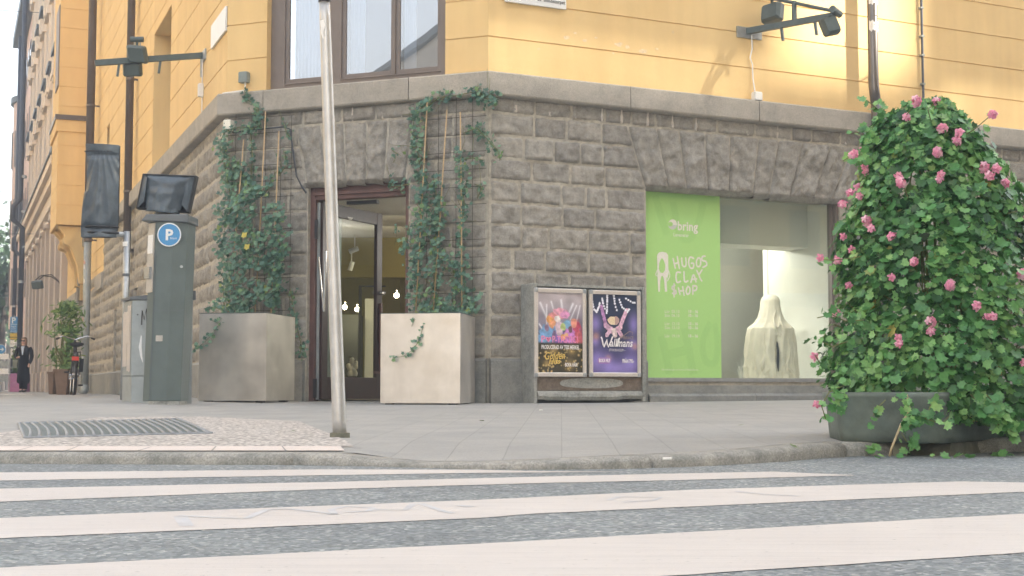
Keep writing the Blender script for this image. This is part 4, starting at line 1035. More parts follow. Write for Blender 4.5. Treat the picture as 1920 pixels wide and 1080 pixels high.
# parking meter
MY = 14.0; zb = g(on_y(300, 750, MY)); mz0 = on_y(300, 752, MY).z; 
mz1 = on_y(300, 412, MY).z; X = lambda px, Y=MY: on_y(px, 600, Y).x
meter = thing('parking_meter', 'grey green parking meter pillar with round blue P disc and dark covered screen on top', 'parking meter', (X(310), MY, mz0))
def prism_z(mb, pts, z0, z1, tint=None): mb.rings([[Vector((x, y, z0)) for x, y in pts], [Vector((x, y, z1)) for x, y in pts]], True, True, tint)
def tilt(o_pts, z): return o_pts
pts = [(X(270, MY+.06), MY+.06), (X(281), MY), (X(313.5, MY-.035), MY-.035), (X(341, MY+.02), MY+.02), (X(341, MY+.02)+.01, MY+.33), (X(272), MY+.36)]
mb = MB(); lean = .0
top = [(x+.045, y) for x, y in pts]
mb.rings([[Vector((x, y, mz0)) for x, y in pts], [Vector((x+.0226, y, (mz0+mz1)/2-.1)) for x, y in pts], [Vector((x+.045, y, mz1)) for x, y in pts]])
body = mb.build('body', M['meter'], meter); bevel(body, .008)
mb = MB(); mb.box(frame((0,0,0),0), X(281)+.004, X(341)-.004, MY-.012, MY+.3, mz0-.04, mz0-.001); mb.build('base', M['concrete'], meter)
# light face on the left: slim panel
def quadbox(mb, a, b, z0, z1, th, dxz=.0):
    """upright slab between plan points a,b (left to right), front side out"""
    a = Vector((a[0], a[1], 0)); b = Vector((b[0], b[1], 0)); d = (b-a).normalized(); n = Vector((d.y, -d.x, 0))
    def sh(p, z): return p+Vector(((z-mz0)/(mz1-mz0)*.045, 0, z))
    mb.rings([[sh(a, z), sh(b, z), sh(b+n*th, z), sh(a+n*th, z)] for z in (z0, z1)])
ln = lambda y: on_y(275, y, MY).z
mb = MB(); quadbox(mb, (pts[0][0]-.008, pts[0][1]+.02), (pts[1][0]-.004, pts[1][1]-.001), ln(548), ln(418), .012); mb.build('face_panel', M['meter_face'], meter)
mb = MB(); quadbox(mb, (pts[0][0]-.012, pts[0][1]+.02), (pts[1][0]-.02, pts[1][1]+.01), ln(522), ln(500), .035); mb.build('coin_slot', M['steel'], meter)
mb = MB(); quadbox(mb, (pts[0][0]-.003, pts[0][1]+.02), (pts[1][0]-.014, pts[1][1]+.01), ln(475), ln(440), .02); mb.build('display', M['white'], meter)
mb = MB(); quadbox(mb, (pts[0][0], pts[0][1]+.0), (pts[3][0], pts[3][1]), ln(584), ln(583), -.08) if False else None
# seam line
mb = MB(); zs_ = ln(583)
for (a, b) in ((pts[1], pts[2]), (pts[2], pts[3])): quadbox(mb, a, b, zs_, zs_+.006, .0015)
mb.build('seam', M['meter_dark'], meter)
mb = MB(); mb.tube([Vector((X(333)+.03, MY-.012, ln(500))), Vector((X(333)+.03, MY+.02, ln(500)))], .014, 10); mb.build('lock', M['steel'], meter)
mb = MB(); quadbox(mb, (pts[1][0]+.05, pts[1][1]-.012), (pts[1][0]+.12, pts[1][1]-.024), ln(640), ln(629), .002); mb.build('label_plate', M['meter_face'], meter)
mb = MB(); quadbox(mb, (pts[1][0]+.01, pts[1][1]-.005), (pts[1][0]+.016, pts[1][1]-.007), ln(748), ln(470), .0015); mb.build('door_seam', M['meter_dark'], meter)
# cap with overhang to the left
mb = MB(); cz0 = on_y(305, 418, MY).z; cz1 = on_y(305, 402, MY).z
cp = [(X(262)-.0, MY-.03), (X(352), MY-.045), (X(352)+.01, MY+.36), (X(266), MY+.38)]
mb.rings([[Vector((x, y, cz0-.0+(.02 if i in (0, 3) else -.0))) for i, (x, y) in enumerate(cp)], [Vector((x+(.05 if i in (0, 3) else 0), y, cz1)) for i, (x, y) in enumerate(cp)]])
bevel(mb.build('cap', M['meter_dark'], meter), .012)
mb = MB(); cc = on_y(313, 400, MY+.1); mb.tube([cc+Vector((-.01, .03, -.0)), cc+Vector((-.01, .03, .06))], .125, 18); mb.build('collar', M['signwhite'], meter)
# P disc
pc = on_y(317, 440, MY-.05); r_ = 22.5/F*MY; Wf = frame((pc.x, MY-.045, 0), 0)
def disc(mb, W, s, z, y, r, n=28, r0=0):
    c = [W.W(s+cos(2*pi*i/n)*r, y, z+sin(2*pi*i/n)*r) for i in range(n)]; mb.rings([c, [p-W.n*.004 for p in c]])
mb = MB(); disc(mb, Wf, 0, pc.z, 0, r_); dsc = mb.build('sign_disc', M['white'], meter)
mb = MB(); disc(mb, Wf, 0, pc.z, -.003, r_*.90); mb.build('blue_field', M['signblue'] if 'signblue' in M else M['blue'], dsc)
text('P', Wf, -.038, pc.z-.052, -.0085, .15, M['white'], dsc, bold=.005)
text('Biljett', Wf, .012, pc.z-.045, -.0085, .028, M['white'], dsc)
# covered head: frame + draped plastic
HY = MY+.02
def hp(px, py, dy=0): return on_y(px, py, HY+dy)
fr = [hp(267, 325), hp(369, 329), hp(354, 399), hp(254, 391)]
ce = sum(fr, Vector())/4
def shrink(k, dy, pts=fr): return [ce+(p-ce)*k+Vector((0, dy, 0)) for p in pts]
mb = MB(); mb.rings([shrink(1, .10), shrink(1, .0), shrink(.93, -.012), shrink(.90, .03)], True, False); hd = mb.build('screen_hood', M['black'], meter); bevel(hd, .008)
mb = MB(); nx, ny = 26, 18; vs = []
for j in range(ny+1):
    v = j/ny
    for i in range(nx+1):
        u = i/nx; l = (fr[0]*(1-v)+fr[3]*v); r__ = (fr[1]*(1-v)+fr[2]*v); ku = .14+.12*v; uu = .06+u*.88; 
        pinch = 1-.28*v**1.3; uu = .5+(uu-.5)*pinch
        p = l*(1-uu)+r__*uu; e = min(u, 1-u, v*1.2+.02)*2
        dy = .02-.07*min(1, e*1.6)+.004*sin(u*24+v*3)*(.3+v)+noise.noise(Vector((u*4, v*5, 1)))*.02
        vs.append(p+Vector((0, dy-.01, -.01-.01*v)))
mb.add(vs, [(j*(nx+1)+i, j*(nx+1)+i+1, (j+1)*(nx+1)+i+1, (j+1)*(nx+1)+i) for j in range(ny) for i in range(nx)])
dp = mb.build('draped_bag', M['plastic'], meter, smooth=True); sm = dp.modifiers.new('thickness', 'SOLIDIFY'); sm.thickness = .004
# folded triangular sides of the bag
for k in (0, 1):
    mb = MB(); a, b = (fr[0], fr[3]) if k == 0 else (fr[1], fr[2]); c = ce*.3+(fr[3] if k == 0 else fr[2])*.7
    a = ce+(a-ce)*.93; b = ce+(b-ce)*.93; mid = (ce+((fr[0] if k == 0 else fr[1])-ce)*.75)
    mb.rings([[a+Vector((0, y, 0)), b+Vector((0, y, 0)), c+Vector((0, y-.02, .02)), mid+Vector((0, y-.03, 0))] for y in (-.004, .02)]); mb.build('bag_fold', M['plastic'], meter)

# electrical cabinet
EY = 14.6; e0 = on_y(230, 700, EY+.10); e1 = on_y(245, 700, EY); 
W = Wall(Vector((e1.x, EY, 0)), Vector((cos(radians(9)), sin(radians(9)), 0)), Vector((sin(radians(9)), -cos(radians(9)), 0)))
ez0 = g(e1)-.01; ezt = on_y(250, 562, EY).z; ed = .62
cab = thing('electrical_cabinet', 'grey electrical cabinet with a black graffiti tag and torn bills, half behind the parking meter', 'electrical cabinet', W.W(.2, .2, ez0))
ew = .62
sk = Vector((-.205*0, 0, 0)); dside = (on_y(229, 700, EY+.35)-e1); dside.z = 0
def cbx(s, y, z): return W.W(s, 0, z)+dside*y
def cbox(mb, s0, s1, y0, y1, z0, z1):
    mb.add([cbx(s, y, z) for z in (z0, z1) for y in (y0, y1) for s in (s0, s1)], [(0,2,3,1),(4,5,7,6),(0,1,5,4),(2,6,7,3),(0,4,6,2),(1,3,7,5)])
mb = MB(); cbox(mb, 0, ew, 0, 1, ez0+.28, ezt); bevel(mb.build('housing', M['steel_paint'], cab), .01)
mb = MB(); cbox(mb, .006, ew-.006, -.04, 1.02, ez0, ez0+.278); mb.build('base', M['steel_paint'], cab)
mb = MB()
mb.rings([[cbx(s, y, ezt+.002+z) for s, y, z in ((-.02, -.03, 0), (-.02, 1.04, 0), (-.02, 1.04, .03), (-.02, -.03, .03+.0))], [cbx(s, y, ezt+.002+z) for s, y, z in ((ew+.02, -.03, 0), (ew+.02, 1.04, 0), (ew+.02, 1.04, .10), (ew+.02, -.03, .10))]])
mb.build('roof', M['meter_dark'], cab)
# bills on the narrow left side (facing left/front)
nside = Vector((-abs(dside.y), dside.x, 0)).normalized(); nside = nside if nside.x < 0 else -nside
nside = Vector((dside.y, -dside.x, 0)).normalized(); nside = -nside if nside.x > 0 else nside
mb = MB()
for (y0, y1, z0, z1, dd) in ((.04, .44, ez0+.33, ezt-.06, .004), (.48, .94, ez0+.38, ezt-.12, .004), (.12, .8, ez0+.62, ez0+.95, .008)):
    q = []; nn = 7
    lo = [cbx(0, y0+(y1-y0)*i/nn, z0+random.uniform(-.012, .012))+nside*dd for i in range(nn+1)]; hi = [cbx(0, y0+(y1-y0)*i/nn, z1+random.uniform(-.012, .012))+nside*dd for i in range(nn+1)]
    mb.rings([[*lo, *hi[::-1]], [p+nside*.002 for p in [*lo, *hi[::-1]]]])
mb.build('torn_bills', M['aluframe'], cab)
mb = MB(); gz = ezt-.09
gp = lambda pts: [W.W(a, -.004, gz+b) for a, b in pts]
mb.ribbon(gp([(.10, -.17), (.105, -.02), (.125, -.12), (.15, -.0), (.155, -.16)]), .014, W.n); mb.ribbon(gp([(.16, -.03), (.19, -.01), (.20, -.06), (.165, -.08)]), .012, W.n)
mb.ribbon(gp([(.17, -.22), (.19, -.19), (.2, -.23), (.185, -.28), (.17, -.30)]), .012, W.n); mb.ribbon(gp([(.055, -.06), (.065, -.07)]), .012, W.n)
mb.build('graffiti', M['blackink'], cab)
mb = MB(); mb.ribbon(gp([(.1, -.28), (.09, -.40), (.105, -.50), (.12, -.56)]), [.01, .03, .02, .003], W.n); mb.build('paint_peel', M['white'], cab)
# low grey service box by the wall and signpost foot
# sign post with a bagged sign
PY = 15.6; b0 = on_y(231, 748, PY); b0.z = g(b0); t0 = on_y(238.5, 434, PY)
sp = thing('signpost', 'grey steel signpost beside the cabinet carrying a sign wrapped in dark plastic', 'signpost', b0)
mb = MB(); mb.tube([b0, t0], .036, 12); mb.build('post', M['steel'], sp, smooth=True)
mb = MB(); mb.tube([t0+UP*.0+Vector((.02, 0, -.04)), on_y(198, 437, PY)+UP*0], .03, 10); mb.build('arm', M['steel'], sp, smooth=True)
for yy, hh in ((462, .05), (518, .03)):
    q = on_y(236.5, yy, PY); mb = MB(); mb.tube([q, q+UP*hh], .04, 12); mb.build('clamp' if hh < .04 else 'sticker', M['meter_dark'] if hh < .04 else M['signwhite'], sp)
mb = MB(); nx, ny = 22, 44; vs = []
def bagpt(u, v, back):
    L_ = 160+(-2)*(v-.5)+(-4 if v > .5 else 0)+3*sin(v*5); R_ = 224-3*(v-.2)-4*max(0, v-.8)*5
    px = L_+(R_-L_)*u; py = 270+(445-270)*v+(3*u if v < .1 else 0)
    waist = exp_ = math.exp(-((v-.12)/.025)**2)+math.exp(-((v-.9)/.03)**2)
    th = .05*(1-abs(2*u-1)**4)*(1-.6*min(1, waist))+.012
    du = (u-.45)/(.12+v*.9); f = .030*(abs(sin(du*6.0+.4))-.5)*min(1, (1-v)*6)*min(1, v*8+.2)+.022*(abs(sin(v*9+u*5+1.3))-.5)*(v > .55)*min(1, (v-.55)*5)+noise.noise(Vector((u*2, v*4, 5)))*.015
    tri = 0
    return on_y(px, py, PY-.03)+Vector((0, (-th+f*.8-tri) if not back else th*.6+.02, 0))
for bk in (False, True):
    grid = [bagpt(i/nx, j/ny, bk) for j in range(ny+1) for i in range(nx+1)]
    mb.add(grid, [(j*(nx+1)+i, j*(nx+1)+i+1, (j+1)*(nx+1)+i+1, (j+1)*(nx+1)+i) for j in range(ny) for i in range(nx)])
mb.build('wrapped_sign', M['plastic'], sp, smooth=True)
for yy in (284, 425, 436):
    mb = MB(); a = on_y(160, yy, PY-.03); b = on_y(222, yy+1, PY-.03); mb.tube([a+Vector((-.005, 0, 0)), a+Vector((.08, -.05, 0)), b+Vector((-.08, -.05, 0)), b+Vector((.005, 0, 0))], .014 if yy != 284 else .008, 6); mb.build('tape', M['black'], sp)

# foreground pole (leaning a little)
FY = 7.55; fb = on_y(637, 823, FY); fb.z = g(fb); ft = on_y(608.5, 4, FY)
fp = thing('street_pole', 'slender leaning aluminium pole standing near the kerb in front of the shop door', 'pole', fb)
mb = MB(); n_ = 24; path_ = [fb.lerp(ft, i/n_) for i in range(n_+1)]
mb.tube(path_, [.0375-.0075*i/n_ for i in range(n_+1)], 20); mb.build('shaft', M['alu'], fp, smooth=True)
dr_ = (ft-fb).normalized(); mb = MB(); mb.tube([ft, ft+dr_*.02], .0335, 18); mb.build('collar', M['black'], fp)
mb = MB(); mb.tube([ft+dr_*.02, ft+dr_*1.6], .030, 18); mb.build('upper_shaft', M['white'], fp, smooth=True)
mb = MB(); Wb = frame(fb, radians(8)); mb.box(Wb, -.052, .052, -.052, .052, -.01, .024); mb.build('foot_plate', M['tubfoot'], fp)
mb = MB()   # peeled sticker remains
for (yy, h) in ((40, 55), (640, 70)):
    pass
def polept(py, dx=0): 
    k = (823-py)/819; return fb.lerp(ft, k)
mb = MB(); mb.ribbon([polept(y)+Vector((-.012+.003*sin(y), -.0365, 0)) for y in range(42, 82, 5)], [.018, .022, .024, .02, .016, .014, .01, .006], Vector((0, -1, 0))); mb.build('sticker_remains', M['signwhite'], fp)
# grate
M['ribs'] = mat('grate rib metal', (.27,.285,.30), .55, .3, var=.2, vs=20)
gr = thing('floor_grate', 'ribbed metal ventilation grate lying in the pale aggregate paving', 'grate', gpx(200, 805))
c4 = [gpx(35, 795), gpx(337, 787), gpx(397, 814), gpx(46, 823)]
def gq(u, v, h=0):
    p = c4[0]*(1-u)*(1-v)+c4[1]*u*(1-v)+c4[2]*u*v+c4[3]*(1-u)*v; return Vector((p.x, p.y, g(p)+h))
mb = MB(); mb.rings([[gq(0,0,h), gq(1,0,h), gq(1,1,h), gq(0,1,h)] for h in (.001, .006)]); mb.build('tray', M['lampmetal'], gr)
for (u0, v0, u1, v1) in ((0,0,1,0), (0,1,1,1), (0,0,0,1), (1,0,1,1)):
    mb = MB(); a, b = gq(u0, v0, .006), gq(u1, v1, .006); mb.tube([a, b], .008, 6); mb.build('edge_rail', M['ribs'], gr)
mb = MB(); nb = 21
for i in range(nb):
    u = (i+.6)/nb; P_ = [gq(u+.018*sin(v*pi*1.0)*1.2-.004, v, .006) for v in [k/8 for k in range(9)]]
    mb.tube(P_, .009, 6)
gs = mb.build('ribs', M['ribs'], gr, smooth=True)

# poster cabinet on the right wall
PO = -.36
cs0 = RW.S(1001, 640, PO); cs1 = RW.S(1209, 640, PO); cz1 = RW.Z(1000, 530, PO); cz0 = g(RW.W(cs0, PO, 0))
pcab = thing('poster_cabinet', 'low concrete cabinet against the granite wall holding two framed theatre posters', 'poster cabinet', RW.W((cs0+cs1)/2, -.2, cz0))
mb = MB(); 
mb.bbox(RW, cs0, cs0+.045, PO, -.03, cz0-.02, cz1, .008); mb.bbox(RW, cs1-.03, cs1+.015, PO, -.03, cz0+.02, cz1-.005, .008); mb.box(RW, cs0+.045, cs1-.03, PO+.01, -.03, cz1-.035, cz1-.006)
hz = RW.Z(1100, 733, PO)
mb.box(RW, cs0+.045, cs1-.03, PO+.08, -.03, hz+.01, cz1-.036); mb.build('housing', M['concrete'], pcab)
mb = MB(); nx = 30; z1_ = hz; z0_ = cz0+.03
ring = []
for i in range(nx+1):
    s = cs0+.05+(cs1-cs0-.085)*i/nx; zz0 = z0_+(.012*noise.noise(Vector((s*5, 0, 0)))) + (.0 if 0.12 < i/nx < .72 else .0)
    if i/nx < .1 or i/nx > .78: zz0 += .012
    ring.append([RW.W(s, y, z) for y, z in ((PO+.01, zz0), (PO-.012, zz0+.04), (PO-.006, z1_-.03), (PO+.02, z1_), (-.04, z1_), (-.04, zz0))])
mb.rings(ring, True, True, .4); mb.build('base_beam', M['concrete'], pcab, smooth=False)
mb = MB(); pz0 = hz+.005; pz1 = RW.Z(1100, 708, PO)
mb.box(RW, cs0+.046, cs1-.031, PO+.03, PO+.078, pz0, pz1+.03); mb.build('lower_panel', M['brown_conc'], pcab)
mb = MB(); cxm = (cs0+cs1)/2+.03; zc = (pz0+pz1)/2+.01; a_ = (cs1-cs0)*.29; b__ = (pz1-pz0)*.40
el = [RW.W(cxm+cos(t)*a_*(1 if abs(cos(t)) < .9 else .98), PO+.029, zc+abs(sin(t))**.75*(1 if sin(t) > 0 else -1)*b__) for t in [2*pi*k/40 for k in range(40)]]
mb.rings([el, [p+RW.n*.006 for p in el]]); mb.build('worn_oval', M['concrete'], pcab)
# frames and prints
def lerp3(a, b, t): return tuple(a[i]+(b[i]-a[i])*t for i in range(3))
rnd = random.Random(3)
blobs1 = [(.16,.42,.16,.17,(.22,.42,.68)),(.30,.50,.13,.16,(.20,.38,.62)),(.84,.48,.14,.2,(.55,.08,.14)),(.9,.40,.1,.14,(.62,.15,.18)),(.70,.44,.14,.16,(.62,.25,.62)),(.48,.40,.12,.18,(.30,.16,.55)),(.48,.56,.1,.1,(.72,.55,.62)),
 (.40,.70,.2,.05,(.75,.30,.30)),(.48,.76,.16,.05,(.85,.40,.50)),(.32,.62,.09,.07,(.85,.40,.22)),(.26,.66,.07,.05,(.88,.42,.15)),(.60,.72,.12,.05,(.80,.35,.60)),(.44,.67,.07,.045,(.92,.82,.80)),(.66,.60,.10,.06,(.25,.48,.68)),(.72,.54,.05,.05,(.22,.12,.14)),(.80,.62,.08,.06,(.85,.35,.25)),(.56,.57,.06,.06,(.55,.65,.25)),(.56,.44,.06,.04,(.90,.45,.15)),(.63,.47,.05,.03,(.85,.5,.25)),(.20,.55,.05,.05,(.30,.2,.3)),(.36,.44,.05,.09,(.28,.2,.35))]
beams1 = [(.06,.86,.22,.66,.018),(.20,.84,.20,.50,.012),(.30,.88,.36,.76,.014),(.52,.90,.56,.70,.018),(.78,.86,.66,.70,.018),(.86,.84,.72,.66,.012),(.94,.84,.84,.60,.010),(.04,.60,.30,.36,.012)]
spark = [(rnd.random(), rnd.random()*.32, rnd.uniform(.005, .02)) for _ in range(90)]
def segd(px, py, ax, ay, bx, by, asp):
    dx, dy = (bx-ax), (by-ay)*asp; ex, ey = px-ax, (py-ay)*asp; t = max(0, min(1, (ex*dx+ey*dy)/(dx*dx+dy*dy+1e-9))); return sqrt((ex-dx*t)**2+(ey-dy*t)**2), t
def col1(u, v, asp):
    n = noise.noise(Vector((u*5, v*9, 0)))
    if v > .36:
        c = lerp3((.16,.15,.24), (.50,.44,.46), min(1, max(0, (v-.5)/.4))); c = tuple(x*(1+.3*n) for x in c)
        for ax, ay, bx, by, w_ in beams1:
            d, t = segd(u, v, ax, ay, bx, by, asp); k = math.exp(-(d/w_/1.3)**2); c = lerp3(c, (.92,.90,.93), k*(.9-.5*t))
        for x, y, rx, ry, cc in blobs1:
            d = ((u-x)/rx)**2+((v-y)/ry)**2; nn = noise.noise(Vector((u*14+x*9, v*22, 3)))
            if d+nn*.7 < 1: c = lerp3(c, tuple(q*(1+.5*nn) for q in cc), min(1, (1-d-nn*.7)*3))
        e = max(0, min(1, (v-.36)/.03))
        return lerp3((.07,.055,.04), c, e)
    c = (.055+.03*n, .048+.02*n, .03)
    for x, y, r in spark:
        d = sqrt((u-x)**2+((v-y)*asp)**2)
        if d < r*3: c = lerp3(c, (.85,.62,.25), math.exp(-(d/r)**2)*.9)
    for x, y, r in ((.35,.29,.1),(.75,.28,.09),(.7,.1,.1),(.2,.12,.06)):
        d = sqrt((u-x)**2+((v-y)*asp)**2); c = lerp3(c, (.6,.42,.16), math.exp(-(d/r)**2)*.5)
    return c
dots2 = []
for (pts_) in ([(0,.90),(.04,.80),(.1,.77),(.15,.84),(.17,.9)], [(.22,.94),(.24,.88),(.3,.78)], [(.33,.98),(.33,.9),(.325,.8),(.31,.74)], [(.48,.98),(.5,.88),(.56,.76)], [(.6,.93),(.66,.84),(.78,.78),(.84,.83)], [(.75,.95),(.9,.9),(.97,.9)]):
    for a, b in zip(pts_, pts_[1:]):
        for k in range(3): dots2.append((a[0]+(b[0]-a[0])*k/3, a[1]+(b[1]-a[1])*k/3))
fig2 = [(.30,.60,.20,.84,.035,(.50,.25,.50)),(.62,.60,.76,.80,.04,(.78,.48,.62)),(.46,.52,.30,.60,.05,(.62,.38,.52)),(.46,.52,.62,.58,.05,(.75,.5,.58)),(.32,.48,.42,.56,.04,(.75,.5,.62)),(.64,.48,.56,.56,.04,(.7,.42,.55)),(.48,.54,.50,.48,.05,(.75,.62,.6))]
pur = [(.06,.62,.12,.1),(.92,.62,.1,.12),(.1,.16,.2,.12),(.85,.12,.2,.12),(.5,.06,.3,.08),(.9,.36,.12,.08),(.06,.4,.08,.06),(.35,.12,.1,.1)]
def col2(u, v, asp):
    n = noise.noise(Vector((u*4, v*7, 9))); c = (.035,.05,.10); c = lerp3(c, (.10,.08,.24), max(0, min(1, (.55-v)*1.8+n*.3)))
    for x, y, rx, ry in pur: c = lerp3(c, (.34,.27,.66), math.exp(-(((u-x)/rx)**2+((v-y)/ry)**2))*.85)
    for x, y, r in ((.94,.34,.06),(.08,.46,.07),(.35,.18,.06)): c = lerp3(c, (.60,.32,.22), math.exp(-((u-x)**2+((v-y)*asp)**2)/r**2)*.7)
    for ax, ay, bx, by, w_, cc in fig2:
        d, t = segd(u, v, ax, ay, bx, by, asp)
        if d < w_: c = tuple(q*(1+.5*noise.noise(Vector((u*20, v*30, 2)))) for q in cc)
    d = ((u-.47)/.13)**2+((v-.665)/.055)**2
    if d < 1+.4*noise.noise(Vector((u*15, v*20, 4))): c = (.85,.68,.45) if u < .5 else (.55,.36,.32)
    for x, y in dots2:
        d = sqrt((u-x)**2+((v-y)*asp)**2)
        if d < .022: c = (.90,.90,.95)
    return c
def poster(px0, px1, pyt, pyb, fn, lab, texts):
    s0, s1 = RW.S(px0, 620, PO-.02), RW.S(px1, 620, PO-.02); z1 = RW.Z((px0+px1)/2, pyt, PO-.02); z0 = RW.Z((px0+px1)/2, pyb, PO-.02)
    f = .045; mb = MB()
    mb.bbox(RW, s0, s0+f, PO-.02, PO+.02, z0, z1, .006); mb.bbox(RW, s1-f, s1, PO-.02, PO+.02, z0, z1, .006); mb.bbox(RW, s0+f, s1-f, PO-.018, PO+.02, z0, z0+f, .006); mb.bbox(RW, s0+f, s1-f, PO-.018, PO+.02, z1-f, z1, .006)
    mb.box(RW, s0+.01, s1-.01, PO+.006, PO+.02, z0+.01, z1-.01)
    fo = mb.build('poster_frame', M['aluframe'], pcab)
    mb = MB()
    for a in (s0-.004, s1-.046):
        for zq in (z0-.004, z1-.046): mb.bbox(RW, a, a+.05, PO-.026, PO-.0, zq, zq+.05, .012)
    mb.build('frame_corner', M['steel'], fo)
    a0, a1, q0, q1 = s0+f-.004, s1-f+.004, z0+f-.004, z1-f+.004; asp = (q1-q0)/(a1-a0); nx = 84; ny = int(nx*asp)
    mb = MB(); vs = [RW.W(a0+(a1-a0)*i/nx, PO-.004, q0+(q1-q0)*j/ny) for j in range(ny+1) for i in range(nx+1)]
    fs = []; cs = []
    for j in range(ny):
        for i in range(nx): fs.append((j*(nx+1)+i, j*(nx+1)+i+1, (j+1)*(nx+1)+i+1, (j+1)*(nx+1)+i)); cs.append(tuple(max(0, min(1, x)) for x in fn((i+.5)/nx, (j+.5)/ny, asp)))
    mb.add(vs, fs, None, cs); pr = mb.build('poster_print', M['print'], fo, smooth='flat', col=True)
    U = lambda u: a0+(a1-a0)*u; V = lambda v: q0+(q1-q0)*v; wdt = a1-a0
    for tx, u, v, size, m, kw in texts:
        if tx == '#pill':
            mb = MB(); c0, c1, r = U(u), U(u)+size*wdt, .04*wdt*1.5; zc_ = V(v)
            pt = [RW.W(c1-r+r*cos(t), PO-.0055, zc_+r*sin(t)) for t in [(-pi/2)+pi*k/8 for k in range(9)]]+[RW.W(c0+r-r*cos(t), PO-.0055, zc_-r*sin(t)) for t in [(-pi/2)+pi*k/8 for k in range(9)]]
            mb.add(pt, [tuple(range(len(pt)))]); mb.build('pill_mark', M[m], pr, smooth='flat'); continue
        if tx == '#heart':
            mb = MB(); hx, hz_ = U(u), V(v); pt = []
            for k in range(24):
                t = 2*pi*k/24; pt.append(RW.W(hx+size*wdt*sin(t)**3, PO-.0065, hz_+size*wdt*(.8*cos(t)-.35*cos(2*t)-.12*cos(3*t))))
            mb.add(pt, [tuple(range(24))]); mb.build('heart_mark', M[m], pr, smooth='flat'); continue
        if tx == '#line':
            mb = MB(); mb.ribbon([RW.W(U(a), PO-.006, V(b)) for a, b in kw['pts']], size*wdt, RW.n); mb.build('flourish', M[m], pr, smooth='flat'); continue
        text(tx, RW, U(u), V(v), PO-.006, size*wdt, M[m], pr, **kw)
    return fo
poster(1003, 1100, 541, 706, col1, '', [
 ('P', .07, .375, .185, 'pinkink', dict(bold=.002)), ('#heart', .235, .415, .062, 'pinkink', {}), ('#heart', .235, .413, .035, 'redink', {}), ('P-TASTIC!', .315, .375, .185, 'pinkink', dict(bold=.002, sx=.70)),
 ('PRODUCERAD AV TESS MERKEL', .5, .295, .108, 'whiteink', dict(bold=.0018, sx=.535, align='CENTER')),
 ('Golden', .14, .165, .20, 'gold', dict(sx=.75, shear=.3, bold=.0015, rot=.03)), ('Hits', .24, .115, .14, 'gold', dict(sx=1.05, shear=.2, bold=.0022)),
 ('BOKA HÄR!', .60, .08, .10, 'whiteink', dict(sx=.52, bold=.002))])
poster(1106, 1202, 545, 706, col2, '', [
 ('#line', 0, 0, .030, 'whiteink', dict(pts=[(.19,.455),(.21,.43),(.235,.355),(.25,.325),(.29,.38),(.315,.425),(.325,.36),(.345,.325),(.40,.39),(.44,.455),(.45,.46)])),
 ('allmans', .38, .335, .215, 'whiteink', dict(sx=.78, shear=.25, bold=.0022)), ('#line', 0, 0, .024, 'whiteink', dict(pts=[(.53,.335),(.57,.43),(.60,.45),(.58,.40),(.56,.34)])),
 ('EMBRACE', .60, .43, .085, 'dimink', dict(sx=.85)), ('#line', 0, 0, .010, 'dimink', dict(pts=[(.60,.465),(.70,.48),(.82,.53),(.90,.52),(.88,.49)])),
 ('· STOCKHOLM –', .53, .275, .07, 'whiteink', dict(sx=.75, align='CENTER')),
 ('#pill', .11, .155, .29, 'purpleink', {}), ('BOKA NU!', .14, .135, .095, 'whiteink', dict(sx=.53, bold=.002)), ('FRÅN 795:-', .66, .13, .10, 'whiteink', dict(sx=.53, bold=.002))])

# green foil banner in the shop window with its lettering
bs0 = sx0+.022; bs1 = RW.S(1351, 540, GY-.003); FY_ = GY-.004
fol = thing('window_banner', 'light green window banner with white handwritten shop lettering and opening times', 'banner', RW.W((bs0+bs1)/2, GY, gz0))
mb = MB(); mb.box(RW, bs0, bs1, GY-.004, GY-.0015, gz0+.002, gz1-.002); mb.build('foil', M['green'], fol)
Q = lambda x, y, d=.0058: (lambda r: RW.W(r[0], GY-d, r[1]))(RW.P(x, y, GY-d))
def strokes(lst, w, m, name='lettering', d=.0065, par=fol, sm=True):
    caps = 'faint' not in name
    mb = MB()
    for l in lst:
        l = [Vector((*p, 0)) for p in l]
        if sm:
            o = []
            for i in range(len(l)-1):
                p0 = l[max(i-1, 0)]; p1_, p2_ = l[i], l[i+1]; p3 = l[min(i+2, len(l)-1)]
                for k in range(5):
                    t = k/5; o.append(.5*((2*p1_)+(-p0+p2_)*t+(2*p0-5*p1_+4*p2_-p3)*t*t+(-p0+3*p1_-3*p2_+p3)*t**3))
            l = o+[l[-1]]
        P_ = [Q(p.x, p.y, d) for p in l]; mb.ribbon(P_, w, RW.n)
        for e in ((P_[0]+RW.n*.0003, P_[-1]+RW.n*.0003) if caps else ()):
            mb.add([e+RW.d*cos(a)*w/2+UP*sin(a)*w/2 for a in [2*pi*k/8 for k in range(8)]], [tuple(range(8))])
    return mb.build(name, m, par, smooth='flat')
# big faint darker letters in the foil print (H O, etc.)
strokes([[(1228, 366), (1238, 400), (1250, 440)]], .10, M['green2'], 'faint_print', .0048); strokes([[(1262, 378), (1275, 440), (1296, 445), (1312, 410), (1318, 380)]], .10, M['green2'], 'faint_print', .0048)
strokes([[(1240, 630), (1256, 700)]], .11, M['green2'], 'faint_print', .0044); strokes([[(1252, 665), (1286, 657)]], .11, M['green2'], 'faint_print', .0047); strokes([[(1284, 615), (1300, 702)]], .11, M['green2'], 'faint_print', .0051)
strokes([[(1332, 604), (1318, 640), (1322, 675), (1340, 680), (1346, 650), (1343, 622), (1338, 607)]], .09, M['green2'], 'faint_print', .0050)
